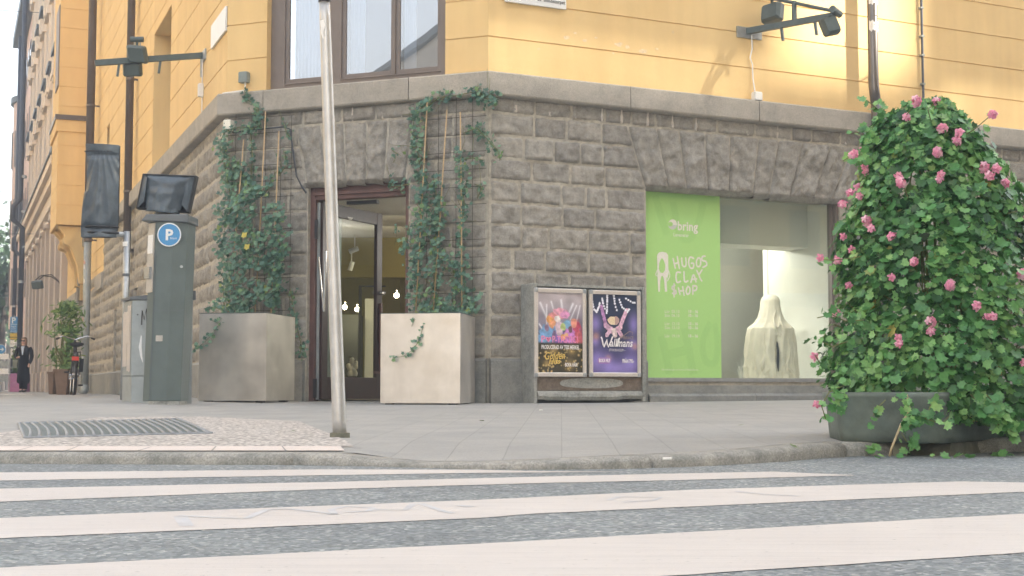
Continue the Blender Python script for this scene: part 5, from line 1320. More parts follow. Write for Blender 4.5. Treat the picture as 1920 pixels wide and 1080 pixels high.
# HUGOS CLAY SHOP, traced as pen strokes;  u,v -> pixel of the photo
def z1p(x, y): return (1205+x/5.4, 360+y/5.4)
hug = [[(308,675),(330,770)],[(350,655),(372,772)],[(318,728),(362,715)],
 [(395,670),(402,740),(425,755),(440,730),(436,668)],
 [(515,672),(480,660),(466,710),(480,765),(510,768),(516,725),(492,722)],
 [(560,672),(545,700),(548,745),(572,755),(588,720),(580,672),(560,668)],
 [(632,650),(605,655),(602,690),(640,705),(648,740),(610,762)],
 [(382,815),(345,815),(338,870),(350,915),(382,905)],
 [(418,808),(424,905),(458,900)],
 [(488,915),(515,838),(540,910)],[(495,885),(545,880)],
 [(548,795),(572,845)],[(600,790),(572,845),(598,900)],
 [(325,945),(300,960),(302,985),(335,1000),(335,1028),(302,1025)],[(318,930),(318,1060)],
 [(362,970),(378,1035)],[(405,960),(420,1045)],[(368,1003),(415,998)],
 [(450,968),(440,1005),(452,1035),(475,1018),(478,975),(458,955)],
 [(508,950),(508,1035)],[(508,950),(545,955),(542,990),(510,1000)]]
strokes([[z1p(*p) for p in l] for l in hug], .022, M['cream_ink'])
# white figure mark: rounded head, open oval, arms and two legs
def poly(pts, m, d, name):
    mb = MB(); P_ = [Q(*z1p(*p), d) for p in pts]; mb.add(P_, [tuple(range(len(P_)))]); return mb.build(name, m, fol, smooth='flat')
poly([(150,845),(145,640),(165,612),(200,605),(240,615),(258,640),(260,760),(262,830),(248,880),(240,860),(248,1008),(225,1012),(218,900),(205,852),(190,850),(178,900),(175,1010),(158,1010),(152,900)], M['cream_ink'], .0062, 'figure_mark')
poly([(195,668),(212,690),(230,740),(226,790),(205,822),(180,815),(164,780),(168,720),(182,685)], M['green'], .0072, 'figure_opening')
strokes([[z1p(*p) for p in l] for l in ([(150,790),(132,835),(150,852)], [(258,790),(275,845),(250,900)])], .012, M['cream_ink'], 'figure_arm')
# logo: ball with a bite and the name under it
def ell(cx, cy, rx, ry, n=24, a0=0, a1=2*pi): return [(cx+cos(a0+(a1-a0)*k/n)*rx, cy+sin(a0+(a1-a0)*k/n)*ry) for k in range(n+1)]
poly(ell(303, 328, 45, 51)[:-1], M['cream_ink'], .0062, 'round_logo'); poly(ell(303, 334, 44, 44, 16, 0, pi), M['greyink'], .0066, 'logo_shade'); poly(ell(282, 326, 24, 24)[:-1], M['green'], .0071, 'logo_hole')
def ftext(t, px, py, size, m='cream_ink', **kw):
    s, z = RW.P(px, py, GY-.0065); text(t, RW, s, z, GY-.0066, size, M[m], fol, **kw)
ftext('bring', 1270, 431, .155, bold=.004, sx=.93); ftext('Levererar', 1262.5, 443, .062, sx=.9, bold=.0008)
for k, (a, b, y) in enumerate((('Lör','05.10',586.5),('Sön','06.10',594),('Lör','12.10',609.5),('Sön','13.10',617),('Lör','19.10',632.5))):
    ftext(a, 1246, y, .052, bold=.0004); ftext(b, 1259, y, .052, bold=.0004); ftext('10 - 16', 1290, y, .052, bold=.0018, sx=.95)
ftext('Alla intäkter går oavkortat till Rädda Barnen', 1240, 694.5, .034, sx=.86)

# draped clay figure in the window
st0 = RW.S(1400, 690, .62); st1 = RW.S(1491, 690, .62); sc_ = (st0+st1)/2; zst = pz; ztp = RW.Z(1446, 552, .62); H_ = ztp-zst; R0 = (st1-st0)/2
fig = thing('draped_sculpture', 'cream clay sculpture of a hooded figure under draped cloth standing in the shop window', 'sculpture', RW.W(sc_, .62, zst))
prof_ = [(0, 1.0), (.05, .985), (.12, .99), (.25, .97), (.40, .94), (.52, .91), (.60, .87), (.625, .78), (.66, .64), (.72, .50), (.80, .41), (.88, .37), (.93, .36), (.965, .30), (.985, .21), (.996, .10)]
def pr_(v):
    for (a, b), (c, d) in zip(prof_, prof_[1:]):
        if a <= v <= c: return b+(d-b)*(v-a)/(c-a)
    return prof_[-1][1]
SF = frame(RW.W(sc_, .62, 0), radians(4)); R0 *= .90
mb = MB(); nu, nv_ = 120, 96; vs = []
for j in range(nv_+1):
    v = j/nv_*.995; r = pr_(v)
    for i in range(nu):
        a = 2*pi*i/nu; fold = .045*(1-2*abs(sin(a*6+1.4*sin(v*5))))+.030*(1-2*abs(sin(a*10-v*4+1)))+.035*noise.noise(Vector((cos(a)*2.2, sin(a)*2.2, v*1.6)))+.02*noise.noise(Vector((cos(a)*9, sin(a)*9, v*5)))+.014*sin(a*33+3*sin(v*9))+.010*sin(a*47-v*6)
        fold *= (.12+1.2*(1-v)) ; ruf = .06*noise.noise(Vector((cos(a)*5, sin(a)*5, v*14)))*max(0, .28-v)*3.5
        rr = R0*r*(1+fold+ruf)
        y = sin(a)*rr*(.62 if v < .62 else .62+.3*(v-.62)/.38); x = cos(a)*rr
        front = math.exp(-((a-3*pi/2-.10)/.06)**2)
        if .16 < v < .52: y += .045*front*min(1, (.52-v)*9)*min(1, (v-.16)*12)
        if .70 < v < .93: y += .0
        vs.append(SF.W(x, y, zst+v*H_))
mb.add(vs, [(j*nu+i, j*nu+(i+1) % nu, (j+1)*nu+(i+1) % nu, (j+1)*nu+i) for j in range(nv_) for i in range(nu)]+[tuple(nv_*nu+i for i in range(nu))])
mb.build('draped_cloth', M['clay'], fig, smooth=True)
mb = MB(); xs_ = .075*R0/.27
oL = [(.03,.44),(.025,.38),(.035,.32),(.028,.24),(.036,.14),(.046,.09),(.054,.16),(.060,.26),(.056,.34),(.045,.42)]
pt = [SF.W(x-.005, -R0*.62*.90, zst+v*H_) for x, v in oL]
mb.rings([pt, [p+SF.n*.022 for p in pt]]); mb.build('dark_opening', M['black'], fig)
mb = MB()   # ragged flap over the opening and loose folds
for (x0, v0, x1, v1, w_) in ((.03,.86,.0,.55,.03),(.08,.80,.10,.48,.028),(.05,.66,.05,.50,.022),(-.09,.56,-.12,.1,.03),(-.04,.5,-.16,.06,.025),(.16,.5,.13,.08,.028),(.20,.45,.22,.06,.024),(-.02,.2,-.1,.04,.03),(.1,.2,.2,.04,.03)):
    P_ = []
    for k in range(9):
        t = k/8; v = v0+(v1-v0)*t; x = (x0+(x1-x0)*t+.012*sin(t*7+x0*30))*R0/.27; r = R0*pr_(v); yy = -sqrt(max(.02, 1-(x/r)**2))*r*.62 if v < .62 else -sqrt(max(.02, 1-(x/r)**2))*r*.75
        P_.append(SF.W(x, yy+.012, zst+v*H_))
    mb.tube(P_, [w_*.2, w_*.5, w_*.6, w_*.6, w_*.55, w_*.6, w_*.7, w_*.8, w_*.4], 7)
mb.build('cloth_fold', M['clay'], fig, smooth=True)
spd = bpy.data.lights.new('added_display_light', 'SPOT'); spd.energy = 13; spd.color = (1, .92, .82); spd.spot_size = radians(60); spd.spot_blend = .8; spd.shadow_soft_size = .05  # added light without a fixture, brightens the sculpture
spo = bpy.data.objects.new('added_display_light', spd); COL.objects.link(spo); spo.location = RW.W(sc_-.75, .40, bz-.02); tgt_ = RW.W(sc_, .62, zst+.75); spo.rotation_euler = (spo.location-tgt_).to_track_quat('Z', 'Y').to_euler()
# little white wire spray beside it
wr = RW.W(RW.S(1389, 695, .4), .4, pz); mb = MB(); rr_ = random.Random(5)
for i in range(22):
    a = rr_.uniform(0, 2*pi); l = rr_.uniform(.05, .16)*(1 if i > 3 else 1.6); q = wr+Vector((cos(a)*l*.35, sin(a)*l*.35, l)); mb.tube([wr+Vector((cos(a)*.02, 0, 0)), wr.lerp(q, .5)+Vector((.01*cos(a*3), 0, 0)), q], .002, 4); mb.sphere(q, .006, 5, 4); mb.sphere(wr.lerp(q, .6)+Vector((.012, 0, 0)), .007, 5, 4)
tag(mb.build('white_dried_flowers', M['signwhite']), 'tiny spray of white dried flowers at the left foot of the draped sculpture', 'dried flowers')
# statuette inside the door
q = on_y(661, 706, 20.4); bust = thing('statuette', 'small cream clay statuette seen low behind the door glass', 'statuette', Vector((q.x, q.y, FZ)))
mb = MB(); mb.box(frame((q.x, q.y, 0), 0), -.15, .13, -.1, .1, FZ, q.z); mb.build('pedestal', M['dark_in'], bust)
mb = MB()
for (dx, dz, r) in ((0, .04, .075), (-.01, .11, .065), (.03, .15, .055), (-.05, .15, .045), (-.01, .21, .04), (.05, .2, .03), (-.01, .245, .035)): mb.sphere(q+Vector((dx, 0, dz)), r, 10, 7)
mb.build('figure', M['clay'], bust, smooth=True)
# crumpled paper by the plinth, cigarette ends and kerb debris
q = gpx(897, 755); mb = MB(); r5 = random.Random(9)
for i in range(7):
    c = q+Vector((r5.uniform(-.11, .12), r5.uniform(-.02, .03), .02)); pts_ = [c+Vector((r5.uniform(-.05, .05), r5.uniform(-.03, .03), r5.uniform(-.015, .03))) for _ in range(6)]
    mb.add(pts_, [(0,1,2),(0,2,3),(0,3,4),(1,4,5),(2,5,3),(1,2,5)])
tag(mb.build('crumpled_paper', M['paper'], None, smooth='flat'), 'crumpled white paper lying at the foot of the wall by the right planter box', 'litter')
for (x, y, lab) in ((1243, 863, 'white cigarette end on the kerb beside the dry leaves'), (1011, 770, 'tiny white paper scrap on the paving in front of the poster cabinet')):
    q = gpx(x, y) if y < 800 else on_z(x, y, .075); mb = MB(); mb.tube([q+UP*.006, q+UP*.006+Vector((.03, .006, .0))], .005, 6); tag(mb.build('cigarette_end' if y > 800 else 'paper_scrap', M['paper']), lab, 'litter')
mb = MB(); r6 = random.Random(4)
for i in range(420):
    k = r6.random(); x = 1190+k*150+r6.gauss(0, 8); y = 876-(x-1190)*.055+r6.gauss(0, 1.6)-1; 
    if 1270 < x < 1330: y -= r6.random()*4
    q = on_z(x, y, 0)+UP*(r6.random()*(.035 if 1280 < x < 1325 else .012)); a = r6.uniform(0, pi); l = r6.uniform(.008, .04); d = Vector((cos(a)*l, sin(a)*l, r6.uniform(-.01, .012))); e = Vector((-sin(a), cos(a), r6.uniform(-1, 1)))*r6.uniform(.001, .004)
    mb.add([q-d-e, q+d-e, q+d+e, q-d+e], [(0,1,2,3)], r6.random()*.9)
tag(mb.build('kerb_leaf_litter', M['debris'], None, smooth='flat'), 'dry twigs and leaves heaped against the kerb', 'leaf litter', kind='stuff')
# ================================================================== PLANTS
IVY = [(0, 1.0), (22, .62), (52, .92), (82, .58), (128, .86), (165, .5), (180, .25)]
def outline(half):
    o = [(r*cos(radians(a)), r*sin(radians(a))) for a, r in half]
    return o+[(x, -y) for x, y in half_rev(o)]
def half_rev(o): return [(x, y) for x, y in o[::-1] if abs(y) > 1e-3]
IVYO = outline(IVY)
GERO = [(r*cos(radians(a)), r*sin(radians(a))) for a, r in ((0,1),(22,.70),(42,1),(66,.68),(88,.98),(112,.66),(132,.88),(168,.40),(192,.40),(228,.88),(248,.66),(272,.98),(294,.68),(318,1),(338,.70))]
LANCE = [(1, 0), (.4, .2), (-.2, .22), (-.8, .06), (-.8, -.06), (-.2, -.22), (.4, -.2)]
class Leaves:
    def __init__(s): s.v = []; s.f = []; s.t = []
    def add(s, c, nrm, tipdir, size, out, tint, cup=.18):
        n = nrm.normalized(); x = (tipdir-n*tipdir.dot(n))
        x = x.normalized() if x.length > 1e-4 else n.orthogonal().normalized()
        y = n.cross(x); b = len(s.v); s.v.append(c - n*size*cup*.2)
        for (u, w) in out: s.v.append(c + x*u*size + y*w*size*.95 + n*size*cup*((u*u+w*w)*.5 - .5*abs(u)*.6))
        k = len(out)
        for i in range(k): s.f.append((b, b+1+i, b+1+(i+1) % k)); s.t.append(tint)
    def build(s, name, m, parent):
        mb = MB(); mb.v = s.v; mb.f = s.f; mb.t = s.t; mb.c = [None]*len(s.f)
        return mb.build(name, m, parent, smooth='flat')
def rv(r=random): return Vector((r.gauss(0, 1), r.gauss(0, 1), r.gauss(0, 1)))
def polysample(pts, t):
    L = [(Vector(b)-Vector(a)).length for a, b in zip(pts, pts[1:])]; T = sum(L)*t
    for (a, b), l in zip(zip(pts, pts[1:]), L):
        if T <= l: return Vector(a).lerp(Vector(b), T/l if l else 0)
        T -= l
    return Vector(pts[-1])
ri = random.Random(11)
def ivy(name_lab, stems, parent_loc, W=CW, blob=None, hang=()):
    t = thing('ivy', name_lab, 'ivy', parent_loc, 'ivy climbing beside the shop door')
    lv = Leaves(); sm = MB()
    for pts, spread, n, y0, y1, sz in stems:
        w3 = []
        for x, y in pts:
            s, z = W.P(x, y, -.16); w3.append(W.W(s, -.15-ri.random()*.03, z))
        sm.tube([p+Vector((0, 0, 0)) for p in w3], .005, 5)
        for _ in range(max(2, n//14)):    # wandering thin shoots
            k = ri.random(); P0 = polysample([tuple(p) for p in w3], k); d = W.d*ri.gauss(0, spread*.007)+UP*ri.gauss(.05, .12)-W.n*0
            sm.tube([P0, P0+d*.5+rv(ri)*.01, P0+d+rv(ri)*.02+W.n*.04], .0025, 4)
        for _ in range(n):
            k = ri.random(); p = polysample(pts, k)
            dx = ri.gauss(0, 1)*spread*.5; dy = ri.gauss(0, 1)*7
            yy = -(y0+(y1-y0)*ri.random()) ; s, z = W.P(p.x+dx, p.y+dy, yy); c = W.W(s, yy, z)
            nr = W.n*1.0+UP*ri.uniform(.1, .9)+rv(ri)*.42; tip = -UP*1.0+rv(ri)*.6
            q = ri.random(); tint = min(.95, max(0, .42+ri.gauss(0, .2)+.25*noise.noise(c*3.5)))
            if ri.random() < .05: tint = .93
            lv.add(c, nr, tip, sz*ri.uniform(.5, 1.02), IVYO, tint)
    for pts, ylist, n in hang:
        w3 = []
        for (x, y), yy in zip(pts, ylist):
            w3.append(on_y(x, y, yy))
        sm.tube(w3, .003, 5)
        for _ in range(n):
            c = polysample([tuple(p) for p in w3], ri.random())+Vector((ri.gauss(0, .018), -.01, ri.gauss(0, .02)))
            lv.add(c, Vector((0, -1, .5))+rv(ri)*.4, -UP+rv(ri)*.6, ri.uniform(.018, .036), IVYO, min(.92, max(.2, ri.gauss(.6, .2))))
    if blob: blob(lv, sm)
    sm.build('stems', M['stem'], t, smooth=True); lv.build('leaves', M['ivy'], t); return t, lv
def mass1(lv, sm):
    # thick hanging cushion over the planter
    for _ in range(1650):
        v = ri.random(); y = 350+240*v; cx = 474+6*v-6; hw = (34 if v < .12 else 52+14*sin(v*4)) ; hw *= (.75+.25*min(1, v*6))
        x = cx+ri.uniform(-1, 1)*hw+ri.gauss(0, 5)
        dep = .22+.28*sqrt(max(0, 1-((x-cx)/hw/1.15)**2))*ri.uniform(.55, 1.0)
        s, z = CW.P(x, y, -dep); c = CW.W(s, -dep, z)
        if noise.noise(Vector((s*3.2, z*3.2, 7))) < -.24: continue
        nr = CW.n+UP*ri.uniform(.2, .9)+rv(ri)*.38; tint = min(.95, max(0, .46+ri.gauss(0, .19)+.3*noise.noise(c*4)))
        lv.add(c, nr, -UP+rv(ri)*.55, ri.uniform(.024, .048), IVYO, tint)
    for x, y in ((459, 440), (464, 462)):
        s, z = CW.P(x, y, -.55); lv.add(CW.W(s, -.56, z), CW.n+UP*.4, -UP, .055, IVYO, 1.0)
ivy('thick ivy on a wire trellis in the planter box left of the shop door', [
 ([(458,168),(463,185),(486,205),(482,232)], 10, 46, .12, .2, .045), ([(486,205),(487,240),(450,238),(425,246),(415,262)], 12, 110, .1, .22, .042),
 ([(415,262),(420,300),(428,340),(436,380)], 16, 190, .1, .26, .045), ([(436,300),(452,330),(470,350)], 20, 110, .1, .24, .045),
 ([(470,250),(474,300),(470,350)], 9, 46, .1, .18, .04), ([(533,230),(538,250),(546,258)], 7, 16, .1, .16, .036), ([(534,285),(538,310),(524,330)], 9, 26, .1, .18, .038),
 ([(500,360),(508,335),(520,322)], 9, 30, .1, .2, .04), ([(545,540),(555,600),(566,650),(560,672)], 12, 70, .12, .24, .04), ([(566,650),(580,655)], 5, 8, .2, .3, .04),
 ([(425,585),(400,575),(392,582)], 9, 34, .2, .5, .04), ([(420,520),(418,560),(424,585)], 10, 44, .2, .4, .04)],
 CW.W(.3, -.2, .3), blob=mass1, hang=[([(425,592),(412,606),(395,630),(372,652)], [15.6,15.45,15.46,15.47], 22), ([(420,594),(408,606),(396,600)], [15.6,15.45,15.46], 9), ([(372,652),(360,655),(352,662)], [15.47,15.5,15.5], 9)])
tg = ivy('thin ivy climbing canes and wire out of the planter box right of the shop door', [
 ([(905,178),(890,172),(862,178),(822,184),(800,200)], 9, 80, .1, .2, .042), ([(935,182),(915,186),(890,176)], 8, 70, .12, .22, .042),
 ([(800,195),(775,215),(778,260),(786,300),(792,340)], 15, 190, .1, .24, .044), ([(792,340),(788,390),(790,440),(782,490),(776,540),(785,582)], 17, 300, .12, .30, .044),
 ([(812,330),(822,380),(816,430),(820,480),(812,540),(820,582)], 18, 340, .12, .32, .042), ([(862,280),(866,330),(872,390),(862,440),(868,500),(872,560),(868,584)], 13, 230, .12, .28, .042),
 ([(870,250),(895,240),(915,262),(935,285),(938,300)], 10, 74, .08, .16, .038), ([(862,300),(885,296),(905,300)], 8, 24, .1, .18, .036), ([(890,345),(905,350),(895,372)], 7, 18, .08, .15, .036),
 ([(770,345),(750,350),(730,352),(742,338)], 7, 40, .1, .2, .036), ([(745,288),(735,282)], 4, 8, .1, .16, .03), ([(845,480),(852,520),(848,570)], 16, 90, .14, .3, .04), ([(785,582),(830,578),(880,582),(895,560)], 12, 150, .15, .4, .042),
 ([(768,415),(762,465),(758,468)], 10, 26, .1, .22, .038), ([(762,455),(752,462),(748,458)], 4, 9, .16, .24, .05), ([(745,425),(740,432)], 4, 6, .16, .2, .03)],
 CW.W(2.6, -.2, .3), hang=[([(795,592),(793,610),(788,635),(775,655),(757,668),(736,671)], [15.4,15.12,15.1,15.1,15.1,15.1], 46), ([(790,594),(775,600),(772,612)], [15.4,15.12,15.1], 12)])
def trellis(lab, vx, hy, x0, x1, yt, yb, canes):
    t = thing('wire_trellis', lab, 'trellis', CW.W(CW.S((x0+x1)/2, 580, -.1), -.1, .4), 'wire trellises beside the shop door')
    mb = MB()
    for x in vx:
        s = CW.S(x, (yt+yb)/2, -.09); mb.tube([CW.W(s, -.09, CW.Z(x, yb, -.09)), CW.W(s, -.09, CW.Z(x, yt, -.09))], .0035, 5)
    zt = CW.Z((x0+x1)/2, yt, -.09); zb = CW.Z((x0+x1)/2, yb, -.09)
    for k in range(hy):
        z = zt-.03-(zt-zb-.05)*k/(hy-1); mb.tube([CW.W(CW.S(x0, 400, -.095), -.097, z), CW.W(CW.S(x1, 400, -.095), -.097, z)], .0035, 5)
    mb.build('wire_mesh', M['wire'], t)
    for a, b in canes:
        s0, z0 = CW.P(*a, -.2); s1, z1 = CW.P(*b, -.25); mb = MB(); mb.tube([CW.W(s0, -.2, z0), CW.W((s0+s1)/2, -.215, (z0+z1)/2), CW.W(s1, -.25, z1)], .0085, 6); mb.build('bamboo_cane', M['bamboo'], t, smooth=True)
    return t
trellis('wire trellis with three bamboo canes behind the thick ivy, left of the door', (440, 470, 497, 525, 545), 13, 420, 550, 216, 586, [((457,262),(428,585)), ((498,209),(478,590)), ((523,246),(508,590))])
trellis('wire trellis with three bamboo canes behind the thin ivy, right of the door', (800, 822, 855, 886), 13, 790, 912, 184, 586, [((801,192),(779,590)), ((838,206),(812,590)), ((863,210),(866,590))])

# ------------------------------------------------------------------ geranium tub
T1 = on_z(1577, 838, .09); T1 = on_y(1574, 830, 7.05); T2 = on_y(1768, 833, 6.85); 
dt = Vector((.62, .78, 0)); 
P0 = Vector((T1.x, T1.y, 0)); P1_ = Vector((T2.x, T2.y, 0)); P2_ = P1_+dt*1.35; P3_ = P2_+Vector((-.50, .25, 0)); P4_ = P0+Vector((.05, .55, 0))
plan = [P0, P1_, P2_, P3_, P4_]; pc_ = sum(plan, Vector())/5
tubz0 = T2.z; tubz1 = tubz0+.24
tub = thing('planter_tub', 'dark green grey moulded street planter on concrete feet, full of pink geraniums', 'planter', Vector((pc_.x, pc_.y, 0)))
def rnd_poly(pl, rr, n=5):
    o = []; m = len(pl)
    for i in range(m):
        a, b, c = pl[i-1], pl[i], pl[(i+1) % m]; u = b+(a-b).normalized()*rr; w_ = b+(c-b).normalized()*rr
        for k in range(n+1): t = k/n; o.append(u*(1-t)**2+b*2*t*(1-t)+w_*t*t)
    return o
rp = rnd_poly(plan, .07)
def rg(k, z, wob=0): return [pc_+(p-pc_)*(k+wob*noise.noise(p*3+UP*z*5)) + UP*(z-pc_.z) for p in rp]
mb = MB(); mb.rings([rg(.92, tubz0+.0), rg(.965, tubz0+.008, .01), rg(.98, tubz0+.05, .02), rg(.99, tubz0+.11, .03), rg(1.0, tubz0+.19, .02), rg(1.035, tubz0+.225, .02), rg(1.03, tubz0+.25, .02), rg(.95, tubz0+.25), rg(.92, tubz0+.18)]); mb.build('tub_body', M['tub'], tub, smooth=True)
for (a, b, w_) in ((.12, .26, .3), (.52, .66, .3), (1.06, 1.9, .4)):
    def along(t): return P0.lerp(P1_, t) if t <= 1 else P1_+dt*(t-1)*1.35
    p, q = along(a)+Vector((.02, .07, 0)), along(b)+Vector((.02, .07, 0)); d = (q-p); n_ = Vector((-d.y, d.x, 0)).normalized()*w_
    mb = MB(); mb.rings([[p-UP*.0, q, q+n_, p+n_], [x+UP*(tubz0-.0+.012) for x in (p+n_*.04+d*.06, q+n_*.04-d*.06, q+n_, p+n_)]]); mb.build('tub_foot', M['tubfoot'], tub)
GC = Vector((on_y(1775, 700, 7.45).x, 7.5, 0)); 
rg2 = random.Random(21)
# outline of the plant: half widths (left,right) at heights, read as real radii
hts = [(.20, .52, .66), (.32, .57, .72), (.45, .57, .72), (.60, .55, .70), (.80, .52, .66), (1.00, .53, .56), (1.20, .51, .47), (1.40, .47, .36), (1.52, .43, .28), (1.66, .38, .19), (1.76, .31, .10), (1.81, .22, .04), (1.85, .12, .02)]
def gr_(z):
    if z <= hts[0][0]: return hts[0][1], hts[0][2]
    for a, b in zip(hts, hts[1:]):
        if a[0] <= z <= b[0]:
            t = (z-a[0])/(b[0]-a[0]); return a[1]+(b[1]-a[1])*t, a[2]+(b[2]-a[2])*t
    return .10, .02
def gsurf(a, z, k=1.0):
    l, r = gr_(z); c_, s_ = cos(a), sin(a); rx = r if c_ > 0 else l; ry = (l+r)/2*(.9 if s_ < 0 else 1.15)
    lump = 1+.17*noise.noise(Vector((c_*2.2, s_*2.2, z*2.4)))+.08*noise.noise(Vector((c_*5, s_*5, z*6)))
    return GC+Vector((c_*rx*k*lump, s_*ry*k*lump, z))
ger = thing('geranium_plant', 'tall cone of ivy geranium with pink flower heads filling the green grey street planter', 'flowering plant', Vector((GC.x, GC.y, .2)))
lv = Leaves()
for i in range(17000):
    z = .17+1.69*rg2.random()**1.12; a = rg2.uniform(0, 2*pi)
    if sin(a) > .35 and rg2.random() < .55: continue
    k = 1-abs(rg2.gauss(0, .13)); k = max(.45, k)+max(0, rg2.gauss(0, .05))
    c = gsurf(a, z, k); hole = noise.noise(Vector((cos(a)*3.1, sin(a)*3.1, z*3.4))+Vector((5, 5, 5)))
    if hole < -.33 and k > .76: continue
    o = Vector((cos(a), sin(a), 0)); n_ = o*1.0+UP*rg2.uniform(.25, 1.1)+rv(rg2)*.40
    c += rv(rg2)*.012; tint = min(.93, max(0, .46+rg2.gauss(0, .22)+.45*noise.noise(c*3)))
    if rg2.random() < .02: tint = rg2.uniform(.93, 1)
    lv.add(c, n_, -UP*.6+o*.5+rv(rg2)*.5, rg2.choice((rg2.uniform(.016, .028), rg2.uniform(.026, .044))), GERO, tint, .35)
# dark stems and dead leaves inside, trailing shoots outside
sm = MB()
for i in range(90):
    a = rg2.uniform(0, 2*pi); z = rg2.uniform(.25, 1.5); p = gsurf(a, z, .5); q = gsurf(a+rg2.gauss(0, .3), z+rg2.uniform(.05, .4), .93); sm.tube([p, p.lerp(q, .5)-UP*.03, q], .004, 4)
for i in range(12): a = i*pi/6; sm.tube([GC+UP*.22, gsurf(a, .6, .16), gsurf(a, 1.2, .2), gsurf(a, 1.6, .3)], .005, 5)
def shoot(pts, Ys, nl, sz=.03, r=.0028, dry=False):
    w3 = [on_y(x, y, yy) for (x, y), yy in zip(pts, Ys)]; (dr if dry else sm).tube(w3, r, 5)
    for _ in range(nl):
        c = polysample([tuple(p) for p in w3], rg2.uniform(.1, 1))+rv(rg2)*.018; lv.add(c, Vector((0, -1, .7))+rv(rg2)*.5, -UP+rv(rg2)*.7, sz*rg2.uniform(.6, 1.15), GERO, min(.95, max(.1, rg2.gauss(.55, .2))), .3)
dr = MB()
shoot([(1620,480),(1590,485),(1560,488),(1538,486)], [7.1,7.0,7.0,7.0], 9, .026); shoot([(1620,600),(1585,602),(1560,590),(1532,596)], [7,6.95,6.95,6.95], 14, .032)
shoot([(1590,640),(1560,650),(1540,640),(1548,625)], [7,6.95,6.95,6.95], 9, .024); shoot([(1590,720),(1555,735),(1540,760),(1548,785)], [7,6.9,6.9,6.9], 15, .026); shoot([(1545,690),(1530,670),(1528,665)], [6.95,6.9,6.9], 6, .024)
shoot([(1640,300),(1615,290),(1590,296),(1580,302)], [7.2,7.1,7.1,7.1], 16, .03); shoot([(1650,260),(1620,245),(1600,250)], [7.2,7.15,7.15], 14, .028); shoot([(1800,260),(1830,240),(1858,216)], [7.2,7.1,7.1], 5, .026)
shoot([(1700,215),(1712,200),(1720,186)], [7.2,7.15,7.15], 9, .03); shoot([(1745,225),(1740,205),(1750,196)], [7.2,7.15,7.15], 3, .022); shoot([(1860,420),(1890,400),(1910,395)], [7.2,7.1,7.1], 6, .03); shoot([(1660,215),(1640,200),(1625,188)], [7.3,7.2,7.2], 12, .028)
shoot([(1700,740),(1706,770),(1690,795),(1672,840),(1668,856)], [6.85,6.78,6.76,6.74,6.74], 4, .03, .006, True); shoot([(1706,770),(1715,790),(1690,812),(1700,828)], [6.78,6.75,6.74,6.74], 22, .030); shoot([(1690,740),(1700,765),(1720,780),(1740,770)], [6.85,6.8,6.76,6.76], 20, .032)
shoot([(1760,740),(1745,760),(1735,785),(1765,795),(1780,780)], [6.85,6.76,6.74,6.74,6.74], 13, .036); shoot([(1660,750),(1640,770),(1638,780)], [6.9,6.84,6.84], 7, .028); shoot([(1820,740),(1850,770),(1870,795),(1900,815)], [6.8,6.85,6.9,6.95], 40, .038); shoot([(1850,740),(1880,775),(1915,800)], [6.8,6.9,7.0], 34, .036)
shoot([(1578,740),(1576,752),(1580,765)], [6.95,6.9,6.9], 14, .034)
for i in range(14):   # fallen leaves and weeds at the foot
    x = rg2.uniform(1620, 1900); c = on_z(x, 858-(max(0, x-1700))*.02-rg2.uniform(0, 4), .012); lv.add(c, UP+rv(rg2)*.5, rv(rg2), rg2.uniform(.015, .035), GERO, rg2.choice([.5, .6, .7, .9]), .3)
for i in range(12):
    x = rg2.uniform(1628, 1650) if i < 7 else rg2.uniform(1690, 1720); c = on_z(x, 856, .0)+UP*rg2.uniform(.015, .05); lv.add(c, Vector((0, -.7, .8))+rv(rg2)*.4, rv(rg2), rg2.uniform(.02, .03), GERO, .7, .3)
sm.build('stems', M['stem'], ger); dr.build('dry_shoot', M['drystem'], ger, smooth=True); lv.build('leaves', M['geranium'], ger)
# flower heads: a few variants, copied
def head(seed, rad, n):
    r = random.Random(seed); l = Leaves()
    for i in range(n):
        v = rv(r).normalized(); c = Vector((v.x*rad, v.y*rad*.8, v.z*rad*.75)); nn = (v+Vector((0, -.4, .2))).normalized(); t = nn.orthogonal().normalized(); b = nn.cross(t); tn = r.uniform(0, 1)
        for k in range(5):
            a = 2*pi*k/5+r.uniform(-.2, .2); d = t*cos(a)+b*sin(a); s = r.uniform(.011, .016)
            l.add(c+d*s*.8, (nn+d*.3), d, s, [(1, 0), (.6, .5), (-.4, .45), (-.9, 0), (-.4, -.45), (.6, -.5)], min(1, max(0, tn+r.uniform(-.2, .2))), .2)
    mb = MB(); mb.v = l.v; mb.f = l.f; mb.t = l.t; mb.c = [None]*len(l.f)
    me = bpy.data.meshes.new('flower_head'); me.from_pydata(mb.v, [], mb.f); me.materials.append(M['petal']); at = me.attributes.new('tint', 'FLOAT', 'FACE'); at.data.foreach_set('value', mb.t); return me
hv = [head(1, .020, 9), head(2, .016, 7), head(3, .023, 11), head(4, .011, 4)]
